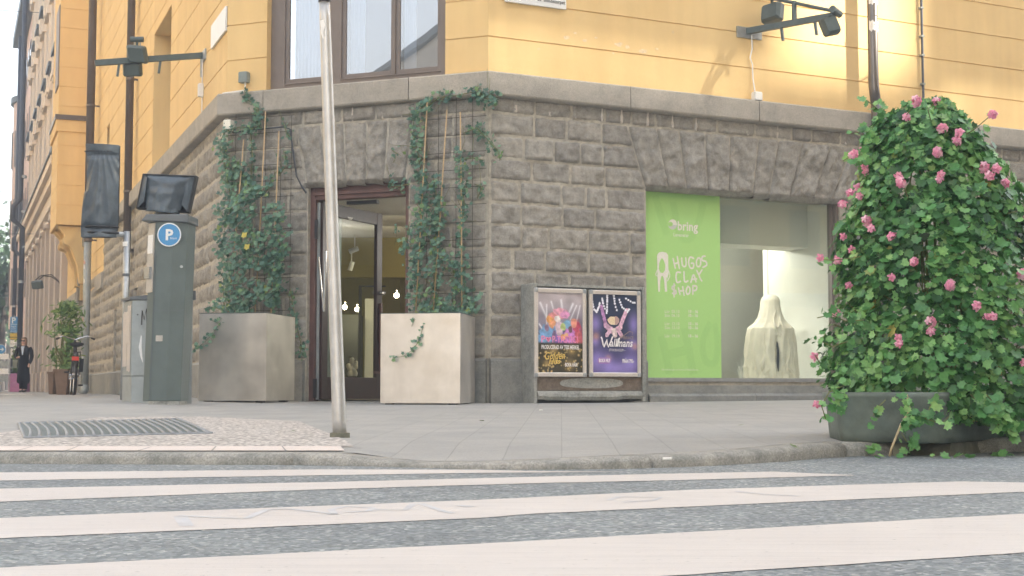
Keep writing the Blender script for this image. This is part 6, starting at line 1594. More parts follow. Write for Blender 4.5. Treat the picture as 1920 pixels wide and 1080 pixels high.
fl = [(1716,191,2),(1754,194,2),(1857,216,1),(1697,222,3),(1763,242,2),(1795,250,1),(1791,265,1),(1598,291,1),(1616,283,1),(1754,288,2),(1686,345,2),(1619,313,3),(1621,323,3),(1681,331,3),(1762,328,3),(1758,338,3),
 (1843,315,2),(1864,318,1),(1852,332,1),(1882,345,0),(1607,353,1),(1590,362,3),(1609,370,3),(1578,384,3),(1623,415,2),(1670,444,0),(1579,444,3),(1595,469,3),(1536,484,3),(1569,488,1),(1712,492,0),(1669,520,3),(1912,514,2),(1778,536,2),
 (1631,430,3),(1918,405,3),(1565,586,1),(1828,574,1),(1846,594,3),(1857,594,3),(1743,603,2),(1743,622,3),(1682,633,3),(1682,645,3),(1525,669,1),(1529,757,3),(1917,680,3),(1588,535,3)]
for i, (x, y, k) in enumerate(fl):
    # front of the plant along this ray
    r = ray(x, y); best = None
    for s in range(0, 60):
        d = 6.75+s*.02; p = CAM+r*(d/r.y); q = p-GC; a = atan2(q.y, q.x)
        sf = gsurf(a, p.z, 1.06)-GC
        if Vector((q.x, q.y)).length <= Vector((sf.x, sf.y)).length: best = p; break
    if best is None: best = CAM+r*(7.08/r.y) if x > 1600 else CAM+r*(6.95/r.y)
    o = bpy.data.objects.new('flower_head', hv[k]); COL.objects.link(o); o.parent = ger; o.location = best+Vector((0, -.03, 0))-ger.location; o.rotation_euler = (rg2.uniform(-.4, .4), rg2.uniform(-3, 3), rg2.uniform(-.3, .3))
# weeds in the kerb joint and a few fallen leaves on the paving
lv2 = Leaves(); rw = random.Random(40)
for x0, y0_, n in ((300, 870, 26), (420, 871, 12), (690, 872, 20), (520, 871, 9), (186, 870, 8)):
    for i in range(n):
        c = on_z(x0+rw.gauss(0, 9), y0_, 0)+UP*rw.uniform(.004, .022); lv2.add(c, Vector((0, -.6, 1))+rv(rw)*.5, rv(rw), rw.uniform(.006, .014), LANCE, rw.uniform(.3, .9))
tag(lv2.build('kerb_weeds', M['shrub'], None), 'tiny green weeds growing along the foot of the kerb', 'weeds', kind='stuff')
for i, (x, y) in enumerate(((548, 812), (905, 792), (1490, 842), (690, 742), (1390, 800))):
    c = gpx(x, y); l1 = Leaves(); l1.add(c+UP*.012, UP+rv(rw)*.3, rv(rw), .03, IVYO, .97)
    tag(l1.build('fallen_leaf', M['debris'], None), ['small dry leaf on the pale aggregate left of the aluminium pole', 'small dry leaf on the paving in front of the right planter box', 'small dry leaf near the kerb left of the geranium tub', 'small dry leaf at the shop door threshold', 'small dry leaf on the paving below the shop window'][i], 'leaf')
# ------------------------------------------------------------------ shrub in a brown pot by the wall
sy = 27.5; sb = on_y(122, 737, sy); sb.z = g(sb)
shr = thing('potted_shrub', 'leafy green shrub in a square brown pot against the wall beyond the bicycle', 'potted plant', sb)
X2 = lambda px, Y: on_y(px, 600, Y).x
W = frame((X2(104, sy), sy, 0), radians(-4)); mb = MB(); ptz = on_y(120, 692, sy).z; pw = X2(130, sy)-X2(104, sy)
mb.rings([[W.W(s, y, z) for s, y in ((0+k, k), (pw-k, k), (pw-k, .6-k), (k, .6-k))] for z, k in ((sb.z, .04), (ptz-.05, .0), (ptz-.05, -.02), (ptz, -.02))]); mb.build('pot', M['pot'], shr)
lv = Leaves(); sm = MB(); rs = random.Random(8)
for i in range(1050):
    v = rs.random(); y = 566+126*v
    cx, hw = (122+4*sin(v*6), 33-6*abs(v-.3)*2) ; 
    if v < .25: cx, hw = 128, 16+60*v
    if .52 < v < .66: hw *= .6; cx += 6
    px = cx+rs.gauss(0, .5)*hw; dd = sy+.3+rs.uniform(-.35, .35); c = on_y(px, y, dd)
    if noise.noise(c*2.2) < -.22: continue
    lv.add(c, Vector((0, -1, .6))+rv(rs)*.7, -UP*.4+rv(rs), rs.uniform(.055, .10), LANCE, rs.random())
for i in range(16):
    a = on_y(118+rs.uniform(-3, 6), 692, sy+.3); b = on_y(122+rs.uniform(-22, 20), rs.uniform(575, 640), sy+.3+rs.uniform(-.2, .2)); sm.tube([a, a.lerp(b, .5)+Vector((rs.uniform(-.1, .1), 0, 0)), b], [.02, .014, .006], 5)
sm.build('stems', M['stem'], shr); lv.build('foliage', M['shrub'], shr)
W = frame((X2(92, sy+1.5), sy+1.5, 0), radians(-4)); mb = MB(); z_ = on_y(98, 697, sy+1.5).z; zb_ = g((W.o.x, W.o.y)); w_ = X2(103, sy+1.5)-X2(92, sy+1.5)
mb.rings([[W.W(s, y, z) for s, y in ((k, k), (w_-k, k), (w_-k, .4), (k, .4))] for z, k in ((zb_, .02), (z_-.04, 0), (z_-.04, -.015), (z_, -.015))]); tag(mb.build('stone_pot', M['pot']), 'smaller brown pot standing behind the shrub pot on the left sidewalk', 'pot')
# ------------------------------------------------------------------ bicycle
by = 25.6; bx = X2(141, by); bz = g((bx, by)); ba = radians(-10)      # rear wheel towards us, heading up the street
fwd = (-DL*1.0).normalized(); fwd = Vector((sin(radians(-20)), cos(radians(-20)), 0)); rgt = Vector((fwd.y, -fwd.x, 0)); leanv = (UP+rgt*.05).normalized()
R_ = .35; o0 = Vector((bx, by, bz))
def bp(f, r, u): return o0+fwd*f+rgt*r+leanv*u
bike = thing('bicycle', 'black city bicycle with chrome handlebar and red rear light leaning against the sticker covered drainpipe', 'bicycle', bp(.5, 0, 0))
def wheel(fc):
    mb = MB(); mb.tube([bp(fc+cos(a)*R_, 0, R_+.02+sin(a)*R_) for a in [2*pi*k/36 for k in range(37)]], .021, 8); w = mb.build('wheel', M['rubber'], bike, smooth=True)
    mb = MB(); mb.tube([bp(fc+cos(a)*(R_-.03), 0, R_+.02+sin(a)*(R_-.03)) for a in [2*pi*k/36 for k in range(37)]], .012, 6); mb.build('rim', M['chrome'], w, smooth=True)
    mb = MB()
    for k in range(14): a = 2*pi*k/14; mb.tube([bp(fc, 0, R_+.02), bp(fc+cos(a)*(R_-.03), 0, R_+.02+sin(a)*(R_-.03))], .0025, 4)
    mb.build('spokes', M['chrome'], w)
    mb = MB(); mb.tube([bp(fc, -.05, R_+.02), bp(fc, .05, R_+.02)], .025, 8); mb.build('hub', M['chrome'], w)
wheel(0); wheel(1.08)
mb = MB()
for a, b, r in (((.0,0,.37),(.42,0,.30),.014),((.42,0,.30),(.30,0,.88),.018),((0,0,.37),(.31,0,.80),.012),((.42,0,.30),(.92,0,.62),.02),((.33,0,.72),(.90,0,.78),.018),((.90,0,.72),(.94,0,1.02),.02),((.92,0,.66),(1.08,0,.37),.016)): mb.tube([bp(*a), bp(*b)], r, 8)
mb.build('frame', M['black'], bike)
mb = MB(); mb.tube([bp(.86,-.30,1.06), bp(.88,-.22,1.10), bp(.98,-.08,1.06), bp(.96,0,1.03), bp(.98,.08,1.06), bp(.88,.22,1.10), bp(.86,.30,1.06)], .014, 8); hb = mb.build('handlebar', M['chrome'], bike, smooth=True)
for s_ in (-1, 1): mb = MB(); mb.tube([bp(.80, s_*.335, 1.04), bp(.87, s_*.29, 1.065)], .02, 8); mb.build('grip', M['rubber'], hb)
mb = MB(); rings = []
for k in range(8):
    t = k/7; w_ = .11*(1-t)**.6+.02; rings.append([bp(.16+.27*t, cos(a)*w_, .93+sin(a)*(.035 if sin(a) > 0 else .05)) for a in [2*pi*q/10 for q in range(10)]])
mb.rings(rings); mb.build('saddle', M['rubber'], bike, smooth=True)
mb = MB(); mb.tube([bp(-.28*1+.0, 0, R_+.02+.25)]+[bp(cos(a)*(R_+.04), 0, R_+.02+sin(a)*(R_+.04)) for a in [radians(d) for d in range(160, 20, -14)]], .028, 6); mb.build('mudguard', M['black'], bike, smooth=True)
mb = MB()
for s_ in (-1, 1): mb.tube([bp(-.30, s_*.06, .77), bp(.28, s_*.06, .78)], .007, 6); mb.tube([bp(0, s_*.07, .37), bp(-.1, s_*.06, .77)], .006, 6)
for f in (-.3, -.15, 0, .15): mb.tube([bp(f, -.06, .775), bp(f, .06, .775)], .006, 6)
mb.build('rack', M['black'], bike)
mb = MB(); mb.box(Wall(bp(-.35, 0, 0), rgt, -fwd), -.06, .06, -.02, .02, .62+0, .69); mb.build('rear_light', M['red'], bike)
mb = MB(); mb.rings([[bp(f, .07, .42), bp(f+.0, .07, .66), bp(f, .13, .66), bp(f, .13, .42)] for f in (-.05, .25)]); mb.build('pannier', M['black'], bike)
mb = MB(); mb.tube([bp(.42, -.08, .30), bp(.42, .08, .30)], .02, 8); mb.tube([bp(.42, .08, .30), bp(.52, .09, .18)], .01, 6); mb.tube([bp(.42, -.08, .30), bp(.32, -.09, .42)], .01, 6)
cr = mb.build('crank', M['chrome'], bike)
for a, s_ in (((.52,.09,.18), 1), ((.32,-.09,.42), -1)): mb = MB(); mb.tube([bp(*a), bp(a[0], a[1]+s_*.09, a[2])], .018, 6); mb.build('pedal', M['rubber'], cr)
# ------------------------------------------------------------------ the walking person
py_ = 44.0; pp_ = on_y(43, 735, py_); pp_.z = g(pp_)
person = thing('person', 'person in long black coat and sunglasses walking on the left sidewalk, bag under one arm', 'person', pp_)
o0 = Vector(pp_); hgt = on_y(43, 632, py_).z-pp_.z; k_ = hgt/1.72
def q_(x, y, z): return o0+Vector((x, y, z))*k_
sk = bpy.data.meshes.new('body'); J = {'pel':(0,0,.92,.13),'waist':(0,0,1.08,.115),'chest':(0,0,1.28,.14),'neck':(0,-.01,1.45,.05),'head0':(0,-.02,1.54,.065),'head':(0,-.03,1.60,.085),'top':(0,-.02,1.68,.06),
 'lh':(.09,0,.86,.085),'lk':(.08,-.04,.50,.055),'la':(.08,-.06,.10,.038),'lt':(.085,-.20,.035,.03),'rh':(-.09,0,.86,.085),'rk':(-.08,.03,.50,.055),'ra':(-.08,.10,.12,.038),'rt':(-.085,-.03,.035,.03),
 'ls':(.17,0,1.38,.055),'le':(.23,.02,1.10,.042),'lw':(.20,-.08,.88,.028),'lp':(.195,-.10,.82,.026),'rs':(-.17,0,1.38,.055),'re':(-.24,.0,1.12,.042),'rw':(-.14,-.20,1.07,.028),'rp':(-.09,-.24,1.09,.026)}
E_ = [('pel','waist'),('waist','chest'),('chest','neck'),('neck','head0'),('head0','head'),('head','top'),('pel','lh'),('lh','lk'),('lk','la'),('la','lt'),('pel','rh'),('rh','rk'),('rk','ra'),('ra','rt'),('chest','ls'),('ls','le'),('le','lw'),('lw','lp'),('chest','rs'),('rs','re'),('re','rw'),('rw','rp')]
for hnd, base, dirs in (('lp', (.195,-.10,.82), [(.02,-.03,-.05),(.01,-.01,-.065),(0,.01,-.06),(-.01,.02,-.05),(-.03,-.03,-.02)]), ('rp', (-.09,-.24,1.09), [(.05,-.03,.02),(.06,-.01,.0),(.055,.0,-.02),(.045,.0,-.035),(.0,-.04,.03)])):
    for i, d in enumerate(dirs): J[hnd+str(i)] = (base[0]+d[0], base[1]+d[1], base[2]+d[2], .008); E_.append((hnd, hnd+str(i)))
ks = list(J); sk.from_pydata([Vector(J[k][:3])*k_ for k in ks], [(ks.index(a), ks.index(b)) for a, b in E_], [])
so_ = bpy.data.objects.new('body', sk); COL.objects.link(so_); md_ = so_.modifiers.new('s', 'SKIN'); sl_ = sk.skin_vertices[0].data
for i, k in enumerate(ks): sl_[i].radius = (J[k][3]*k_,)*2; sl_[i].use_root = (k == 'pel')
sb_ = so_.modifiers.new('ss', 'SUBSURF'); sb_.levels = 2; sb_.render_levels = 2
bpy.context.view_layer.update(); me = bpy.data.meshes.new_from_object(so_.evaluated_get(bpy.context.evaluated_depsgraph_get())); bpy.data.objects.remove(so_)
me.name = 'body'; me.materials.clear(); me.materials.append(M['skin']); bo = bpy.data.objects.new('body', me); COL.objects.link(bo); bo.parent = person
for p in me.polygons: p.use_smooth = True
mb = MB(); mb.sphere(q_(0, -.125, 1.585), .014*k_, 6, 5); bo2 = None
def loft(secs, n=20, flare=None):
    rings = []
    for (x, y, z, rx, ry) in secs: rings.append([q_(x+cos(2*pi*i/n)*rx, y+sin(2*pi*i/n)*ry, z+(0 if flare is None else flare(i, z))) for i in range(n)])
    return rings
mb = MB(); mb.rings(loft([(0,0,.36,.20,.17),(0,0,.55,.185,.165),(0,0,.80,.17,.15),(0,0,1.0,.155,.13),(0,0,1.15,.155,.125),(0,0,1.30,.175,.13),(0,0,1.40,.17,.105),(0,.0,1.45,.085,.075)], 22, lambda i, z: (.07*sin(i*.55)-.02) if z < .4 else 0))
for s_, pts_ in ((1, [(.16,0,1.39),(.22,.01,1.28),(.245,.02,1.12),(.235,-.03,1.0),(.205,-.09,.89)]), (-1, [(-.16,0,1.39),(-.22,0,1.28),(-.255,0,1.13),(-.21,-.10,1.09),(-.14,-.20,1.07)])):
    mb.tube([q_(*p) for p in pts_], [.07*k_, .068*k_, .06*k_, .052*k_, .046*k_], 12)
mb.build('coat', M['coat'], person, smooth=True)
mb = MB()
for s_, a, b in ((1, (.08,-.04,.5), (.08,-.06,.10)), (-1, (-.08,.03,.5), (-.08,.10,.12))): mb.tube([q_(s_*.09, 0, .86), q_(*a), q_(*b)], [.1*k_, .078*k_, .07*k_], 12)
mb.build('trousers', M['coat'], person, smooth=True)
for a, b, c in (((.08,-.04,.06), (.083,-.12,.045), (.085,-.23,.03)), ((-.08,.12,.09), (-.083,.05,.05), (-.085,-.05,.03))): mb = MB(); mb.tube([q_(*a), q_(*b), q_(*c)], [.045*k_, .045*k_, .03*k_], 10); mb.build('shoe', M['black'], person, smooth=True)
mb = MB(); mb.add([q_(-.055, -.128, 1.43), q_(.055, -.128, 1.43), q_(.02, -.152, 1.16), q_(-.005, -.152, 1.16)]+[q_(-.055, -.11, 1.43), q_(.055, -.11, 1.43), q_(.02, -.135, 1.16), q_(-.005, -.135, 1.16)], [(0,1,2,3),(4,7,6,5),(0,4,5,1),(1,5,6,2),(2,6,7,3),(3,7,4,0)]); mb.build('shirt', M['shirt'], person)
mb = MB(); mb.rings([[q_(cos(a)*rx, .005+sin(a)*ry+(.035 if sin(a) < -.3 and z < 1.64 else 0), z) for a in [2*pi*i/16 for i in range(16)]] for z, rx, ry in ((1.40,.10,.06),(1.48,.10,.07),(1.56,.105,.085),(1.63,.10,.10),(1.68,.085,.09),(1.715,.05,.055),(1.722,.01,.01))]); mb.build('hair', M['hair'], person, smooth=True)
mb = MB(); mb.tube([q_(0,-.10,1.60), q_(0,-.128,1.575), q_(0,-.118,1.565)], .010*k_, 6); 
mb.build('nose', M['skin'], person)
mb = MB(); mb.tube([q_(-.025,-.108,1.535), q_(.025,-.108,1.535)], .006*k_, 6); mb.build('mouth', M['redink'], person)
mb = MB()
for s_ in (-1, 1): mb.tube([q_(s_*.035, -.118, 1.605), q_(s_*.035, -.112, 1.605)], .027*k_, 12)
mb.box(Wall(q_(0, 0, 0), Vector((1,0,0)), Vector((0,-1,0))), -.085*k_, .085*k_, -.113*k_, -.109*k_, 1.612*k_, 1.620*k_); mb.build('sunglasses', M['black'], person)
bag = MB(); bag.rings([[q_(x, y, z) for x, y in ((-.25-.0, -.10), (-.13, -.16), (-.11, -.10), (-.23, -.04))] if z > .95 else [q_(x, y, z) for x, y in ((-.31, -.09), (-.14, -.19), (-.11, -.12), (-.28, -.02))] for z in (.76, .80, .94, 1.02)])
bg_ = bag.build('shoulder_bag', M['bag']); tag(bg_, 'grey green shoulder bag hanging under the arm of the walking person', 'bag')
mb = MB(); mb.tube([q_(-.24,-.08,1.0), q_(-.20,-.05,1.40), q_(-.17,.04,1.42), q_(-.2,.0,1.05)], .008*k_, 6); mb.build('strap', M['bag'], bg_)
mb = MB(); mb.box(Wall(q_(-.06, -.25, 0), Vector((.8,-.6,0)).normalized(), Vector((-.6,-.8,0)).normalized()), -.03, .03, -.01, .01, 1.10*k_, 1.115*k_); tag(mb.build('phone', M['white']), 'pale phone in the raised hand of the walking person', 'phone')
# ================================================================== FAR LEFT STREET
def pxof(p):
    d = p.y*cos(PITCH)+(p.z-CZ)*sin(PITCH); u = -p.y*sin(PITCH)+(p.z-CZ)*cos(PITCH); return 960+F*p.x/d, 540-F*u/d
b2 = thing('far_building', 'cream building with ornate window surrounds and brown stone pilasters, next beyond the yellow one', 'building', LW.W(-36, 0, 0))
a0_, a1_ = -50.0, -26.02
storey(LW, a0_, a1_, 7.2, 22, [], m=M['cream'], gr=3.7, parent=b2)
mb = MB(); mb.box(LW, a0_, a1_, .05, .5, -.1, 6.2); mb.build('ground_storey', M['far_stone'], b2)
for k in range(9):
    s = a1_-.5-k*2.7
    mb = MB(); mb.box(LW, s-.35, s+.35, -.16, .05, .9, 6.2); mb.box(LW, s-.45, s+.45, -.22, .05, .1, .9); mb.box(LW, s-.45, s+.45, -.22, .05, 5.9, 6.2); mb.build('pilaster', M['far_stone'], b2)
    mb = MB(); mb.box(LW, s-2.1, s-.7, -.01, .1, 1.0, 4.9); mb.build('shop_front', M['brownframe'], b2)
for i, (y_, za, zb_) in enumerate(((-.55, 6.95, 7.2), (-.42, 6.65, 6.94), (-.28, 6.2, 6.64))):
    mb = MB(); mb.box(LW, a0_, a1_, y_, .0, za, zb_); mb.build('cornice_moulding', M['cream'], b2)
mb = MB(); mb.box(LW, a0_, a1_, -.6, .0, 7.205, 7.26); mb.build('sheet_cover', M['roof'], b2)
for fl_ in range(4):
    z = 8.2+fl_*3.4
    for k in range(8):
        s = a1_-1.2-k*2.9
        mb = MB(); mb.box(LW, s-1.15, s, -.02, .02, z, z+2.1); wn = mb.build('window', M['glass_far'], b2)
        mb = MB(); mb.box(LW, s-1.35, s-1.15, -.14, .0, z-.1, z+2.3); mb.box(LW, s, s+.2, -.14, .0, z-.1, z+2.3); mb.box(LW, s-1.45, s+.3, -.24, .0, z+2.3, z+2.6); mb.box(LW, s-.8, s-.35, -.3, .0, z+2.35, z+2.95); mb.build('surround', M['cream'], wn)
        mb = MB(); mb.box(LW, s-1.4, s+.25, -.3, .0, z-.25, z-.1); mb.build('sill', M['roof'], wn)
    if fl_ in (1, 3): mb = MB(); mb.box(LW, a0_, a1_, -.22, .0, z-.75, z-.5); mb.build('band', M['cream'], b2); mb = MB(); mb.box(LW, a0_, a1_, -.26, .0, z-.498, z-.46); mb.build('band_cover', M['roof'], b2)
mb = MB(); mb.box(LW, a0_, a1_, -.7, 6, 22, 22.5); mb.build('roof', M['roof'], b2)
def far_pipe(s, off, lab, z0, z1, crank=None):
    t = thing('drainpipe', lab, 'drainpipe', LW.W(s, -off, z0)); mb = MB(); P_ = [LW.W(s, -off, z0), LW.W(s, -off, z1)]
    if crank: P_ = [LW.W(s, -off, z0), LW.W(s, -off, crank), LW.W(s, -off-.35, crank+.3), LW.W(s, -off-.35, crank+.8), LW.W(s, -off-.1, crank+1.1), LW.W(s, -off-.1, z1)]
    mb.tube(P_, .10, 10); mb.build('pipe', M['darkpipe'], t, smooth=True)
    for z in (z0+1, z0+4, z0+8): mb = MB(); mb.tube([LW.W(s, -off, z), LW.W(s, -off, z+.1)], .12, 10); mb.build('clamp', M['steel'], t)
far_pipe(-50.2, .3, 'dark drainpipe where the cream building ends far down the street', .3, 21.8, 6.3); far_pipe(-39, .75, 'dark drainpipe with a crank over the cornice of the cream building', .3, 21.8, 6.4)
far_pipe(-56, .35, 'farthest dark drainpipe, on the pink building', .3, 17.8)
b3 = thing('far_building', 'pale pink building with a round turret under a dark cap, farthest down the left street', 'building', LW.W(-62, 0, 0))
storey(LW, -59.6, -50.3, .0, 18, [], m=M['pink'], gr=3.4, parent=b3)
tc = LW.W(-60.5, 1.75, 0); TR = 2.2
for (za, zb_, r, mm, nm) in ((3.4, 15.2, TR, 'pink', 'turret'), (3.1, 3.4, TR*.92, 'pink', 'turret_base'), (.1, 3.1, TR*.7, 'pink', 'turret_base'), (15.2, 15.5, TR+.15, 'roof', 'turret_ring')):
    mb = MB(); mb.tube([tc+UP*za, tc+UP*zb_], r, 28); mb.build(nm, M[mm], b3, smooth=False)
mb = MB(); mb.rings([[tc+Vector((cos(a)*r, sin(a)*r, z)) for a in [2*pi*k/24 for k in range(24)]] for z, r in ((16.6, TR*.9), (17.2, TR*.85), (18.0, TR*.6), (18.6, TR*.25), (19.6, .05))]); mb.build('turret_cap', M['roof'], b3, smooth=True)
for k in range(10):
    a = 2*pi*k/10; mb = MB(); mb.tube([tc+Vector((cos(a)*TR*.9, sin(a)*TR*.9, 15.5)), tc+Vector((cos(a)*TR*.9, sin(a)*TR*.9, 16.6))], .09, 6); mb.build('turret_post', M['pink'], b3)
for z in (4.6, 8.2, 11.8):
    for ang in (-165, -130, -95):
        a = radians(ang); c = tc+Vector((cos(a)*TR, sin(a)*TR, 0)); W = Wall(c, Vector((-sin(a), cos(a), 0)), Vector((cos(a), sin(a), 0)))
        mb = MB(); mb.box(W, -.4, .4, -.03, .08, z, z+1.9); mb.build('window', M['brownframe'], b3)
mb = MB(); mb.box(LW, -59.6, -50.3, -.6, 5, 18, 18.5); mb.build('roof', M['roof'], b3)
for k in range(3):
    for z in (4.6, 8.2, 11.8, 15): mb = MB(); mb.box(LW, -52.2-k*2.0-.9, -52.2-k*2.0, -.03, .05, z, z+1.8); mb.build('window', M['glass_far'], b3)
# ridge clutter
for s, h in ((-30, 1.5), (-41, 1.8), (-54, 1.4)):
    ch = mb = MB(); mb.box(LW, s-.7, s+.7, 1.0, 2.0, 22.4, 22.4+h+.8); mb.build('chimney', M['roof'], b2 if s > -50 else b3)
# overhead wires
for i, (z, lab) in enumerate(((14.6, 'upper thin wire strung across the far end of the street'), (5.9, 'lower thin wire strung across the far end of the street'))):
    mb = MB(); a = LW.W(-40, 0, z+.4); b = LW.W(-40, -18, z+.4); mb.tube([a, a.lerp(b, .5)-UP*.3, b], .012, 5); tag(mb.build('overhead_wire', M['darkpipe']), lab, 'wire')
# trees at the end of the street
def tree(p, h, r, lab, seed):
    t = thing('street_tree', lab, 'tree', p); rr = random.Random(seed); mb = MB()
    mb.tube([p, p+UP*h*.4, p+UP*h*.7+Vector((.2, 0, 0))], [.22, .17, .1], 8)
    for k in range(7): a = 2*pi*k/7; q = p+UP*h*(.4+.04*k); mb.tube([q, q+Vector((cos(a)*r*.4, sin(a)*r*.4, h*.15)), q+Vector((cos(a)*r*.75, sin(a)*r*.75, h*.22))], [.09, .06, .02], 6)
    mb.build('trunk', M['wire'], t)
    lv = Leaves()
    for i in range(1500):
        v = rr.gauss(0, .45), rr.gauss(0, .45), rr.gauss(0, .42); c = p+Vector((v[0]*r*1.3, v[1]*r*1.3, h*.68+v[2]*h*.36))
        if noise.noise(c*.8) < -.15: continue
        lv.add(c, rv(rr), rv(rr), rr.uniform(.14, .28), IVYO, rr.random())
    lv.build('crown', M['treeleaf'], t)
for i, (px, Y, h, lab) in enumerate(((2, 78, 9, 'dark leafy tree at the far left end of the street, nearest of the three'), (-30, 84, 10, 'dark leafy tree at the far left end of the street, behind the turret'), (14, 96, 7.5, 'small dark tree at the very end of the street below the turret'))):
    p = on_y(px, 729, Y); p.z = .2; tree(p, h, 2.6, lab, 30+i)
b4 = thing('end_building', 'pale building closing the far end of the street behind the trees', 'building', on_y(-20, 729, 120))
W = frame((on_y(-260, 729, 120).x, 120, 0), 0); storey(W, 0, 16, 0, 6.6, [(k*3+1, k*3+2.2, z, z+1.6) for k in range(5) for z in (1.2, 4.4)], m=M['pink'], gr=3.3, parent=b4)
mb = MB(); mb.box(W, -.3, 16.3, -.4, 9, 6.6, 7.0); mb.build('roof', M['roof'], b4)
mb = MB(); mb.box(W, .2, 15.8, .3, .36, 0.2, 6.4); mb.build('window_glass', M['glass_far'], b4)
# parking sign mast
sy_ = 52.0; q = on_y(36, 735, sy_); q.z = g(q)
ps = thing('parking_sign', 'blue parking sign with yellow and white plates below, on a post behind the walking person', 'road sign', q)
W = frame((on_y(26, 600, sy_).x, sy_, 0), 0); kx = sy_/F; wd_ = 13*kx; 
ZZ = lambda y: on_y(26, y, sy_).z
mb = MB(); mb.tube([Vector((W.o.x+.02, sy_+.06, q.z)), Vector((W.o.x+.02, sy_+.06, ZZ(592)))], .035, 10); mb.build('post', M['steel'], ps)
for nm, y0_, y1_, m in (('parking_plate', 594, 637, 'blue'), ('yellow_plate', 625, 637, 'yellow_sign'), ('white_plate', 638, 651, 'signwhite'), ('arrow_plate', 653, 672, 'signwhite')):
    if nm == 'parking_plate': y1_ = 624
    mb = MB(); w0, w1 = (-wd_*.5, wd_*.55) if nm != 'arrow_plate' else (-wd_*.35, wd_*.5); mb.bbox(W, w0, w1, -.02, .01, ZZ(y1_)+.01, ZZ(y0_), .02); pl = mb.build(nm, M[m], ps)
    if nm == 'parking_plate':
        text('P', W, 0, ZZ(606), -.024, .30, M['white'], pl, align='CENTER', bold=.008); mb = MB(); mb.box(W, -wd_*.48, wd_*.53, -.024, -.0205, ZZ(608.5), ZZ(607.7)); mb.build('border_line', M['white'], pl)
        for k, tx in enumerate(('Avgift', '9-19', '(9-17)')): text(tx, W, 0, ZZ(613.5+k*4.6), -.024, .085, M['white'], pl, align='CENTER', bold=.001)
    if nm == 'yellow_plate': text('Boende', W, 0, ZZ(634), -.024, .10, M['blackink'], pl, align='CENTER', bold=.001)
    if nm == 'white_plate': text('Tis 0-6', W, 0, ZZ(646), -.024, .08, M['blackink'], pl, align='CENTER')
    if nm == 'arrow_plate':
        mb = MB(); c = wd_*.08; mb.box(W, c-.015, c+.015, -.024, -.0205, ZZ(668), ZZ(659)); mb.add([W.W(c-.06, -.022, ZZ(660)), W.W(c+.06, -.022, ZZ(660)), W.W(c, -.022, ZZ(655))], [(0, 1, 2)]); mb.build('arrow', M['blackink'], pl)
# round blue direction sign
sy_ = 48.0; c = on_y(2, 655, sy_); rs_ = 9*sy_/F; q = Vector((c.x, sy_+.05, g(c)))
ds = thing('direction_sign', 'round blue sign with a white arrow pointing right at the left edge of the picture', 'road sign', q)
W = frame((c.x, sy_, 0), 0); mb = MB(); mb.tube([q, Vector((c.x, sy_+.05, c.z+.1))], .03, 8); mb.build('post', M['steel'], ds)
mb = MB(); disc(mb, W, 0, c.z, 0, rs_); d_ = mb.build('disc', M['white'], ds); mb = MB(); disc(mb, W, 0, c.z, -.004, rs_*.92); mb.build('blue_field', M['blue'], d_)
mb = MB(); mb.box(W, -rs_*.6, rs_*.3, -.014, -.010, c.z-.015, c.z+.015); mb.add([W.W(rs_*.2, -.012, c.z-.07), W.W(rs_*.7, -.012, c.z), W.W(rs_*.2, -.012, c.z+.07)], [(0, 1, 2)]); mb.build('arrow', M['white'], d_)
# purple planter with greenery
Yp = 50.5; W = frame((on_y(16, 700, Yp).x, Yp, 0), 0); zb_ = g((W.o.x, Yp)); w_ = on_y(33, 700, Yp).x-W.o.x+.25; zt_ = on_y(20, 700, Yp).z
pp2 = thing('purple_planter', 'purple two tier planter box with leafy stems behind the walking person', 'planter', W.W(w_/2, .3, zb_))
mb = MB(); mb.bbox(W, 0, w_, 0, .6, zb_, (zb_+zt_)/2-.01, .02); mb.bbox(W, 0, w_, 0, .6, (zb_+zt_)/2, zt_, .02); mb.build('box', M['purple'], pp2)
lv = Leaves(); rr = random.Random(77)
for i in range(420): lv.add(W.W(w_*(.15+.7*rr.random()), .3+rr.gauss(0, .1), zt_+abs(rr.gauss(0, .42))), rv(rr), rv(rr), rr.uniform(.05, .1), IVYO, rr.random())
lv.build('foliage', M['shrub'], pp2)
# small cafe stand: rack with a board
Yr = 46.0; W = frame((on_y(-6, 700, Yr).x, Yr, 0), 0); zb_ = g((W.o.x, Yr))
rk = thing('display_rack', 'grey metal display rack with small prints at the left edge beyond the walking person', 'display rack', W.W(.15, .1, zb_))
for s in (0, .42):
    mb = MB(); mb.tube([W.W(s, 0, zb_), W.W(s, 0, zb_+1.15)], .015, 6); mb.build('rack_post', M['steel'], rk)
for k in range(4): mb = MB(); mb.box(W, .0, .42, -.02, .1, zb_+.35+k*.24, zb_+.37+k*.24); mb.box(W, .05, .37, .0, .01, zb_+.371+k*.24, zb_+.53+k*.24); mb.build('shelf', M['signwhite'] if k % 2 else M['steel_paint'], rk)
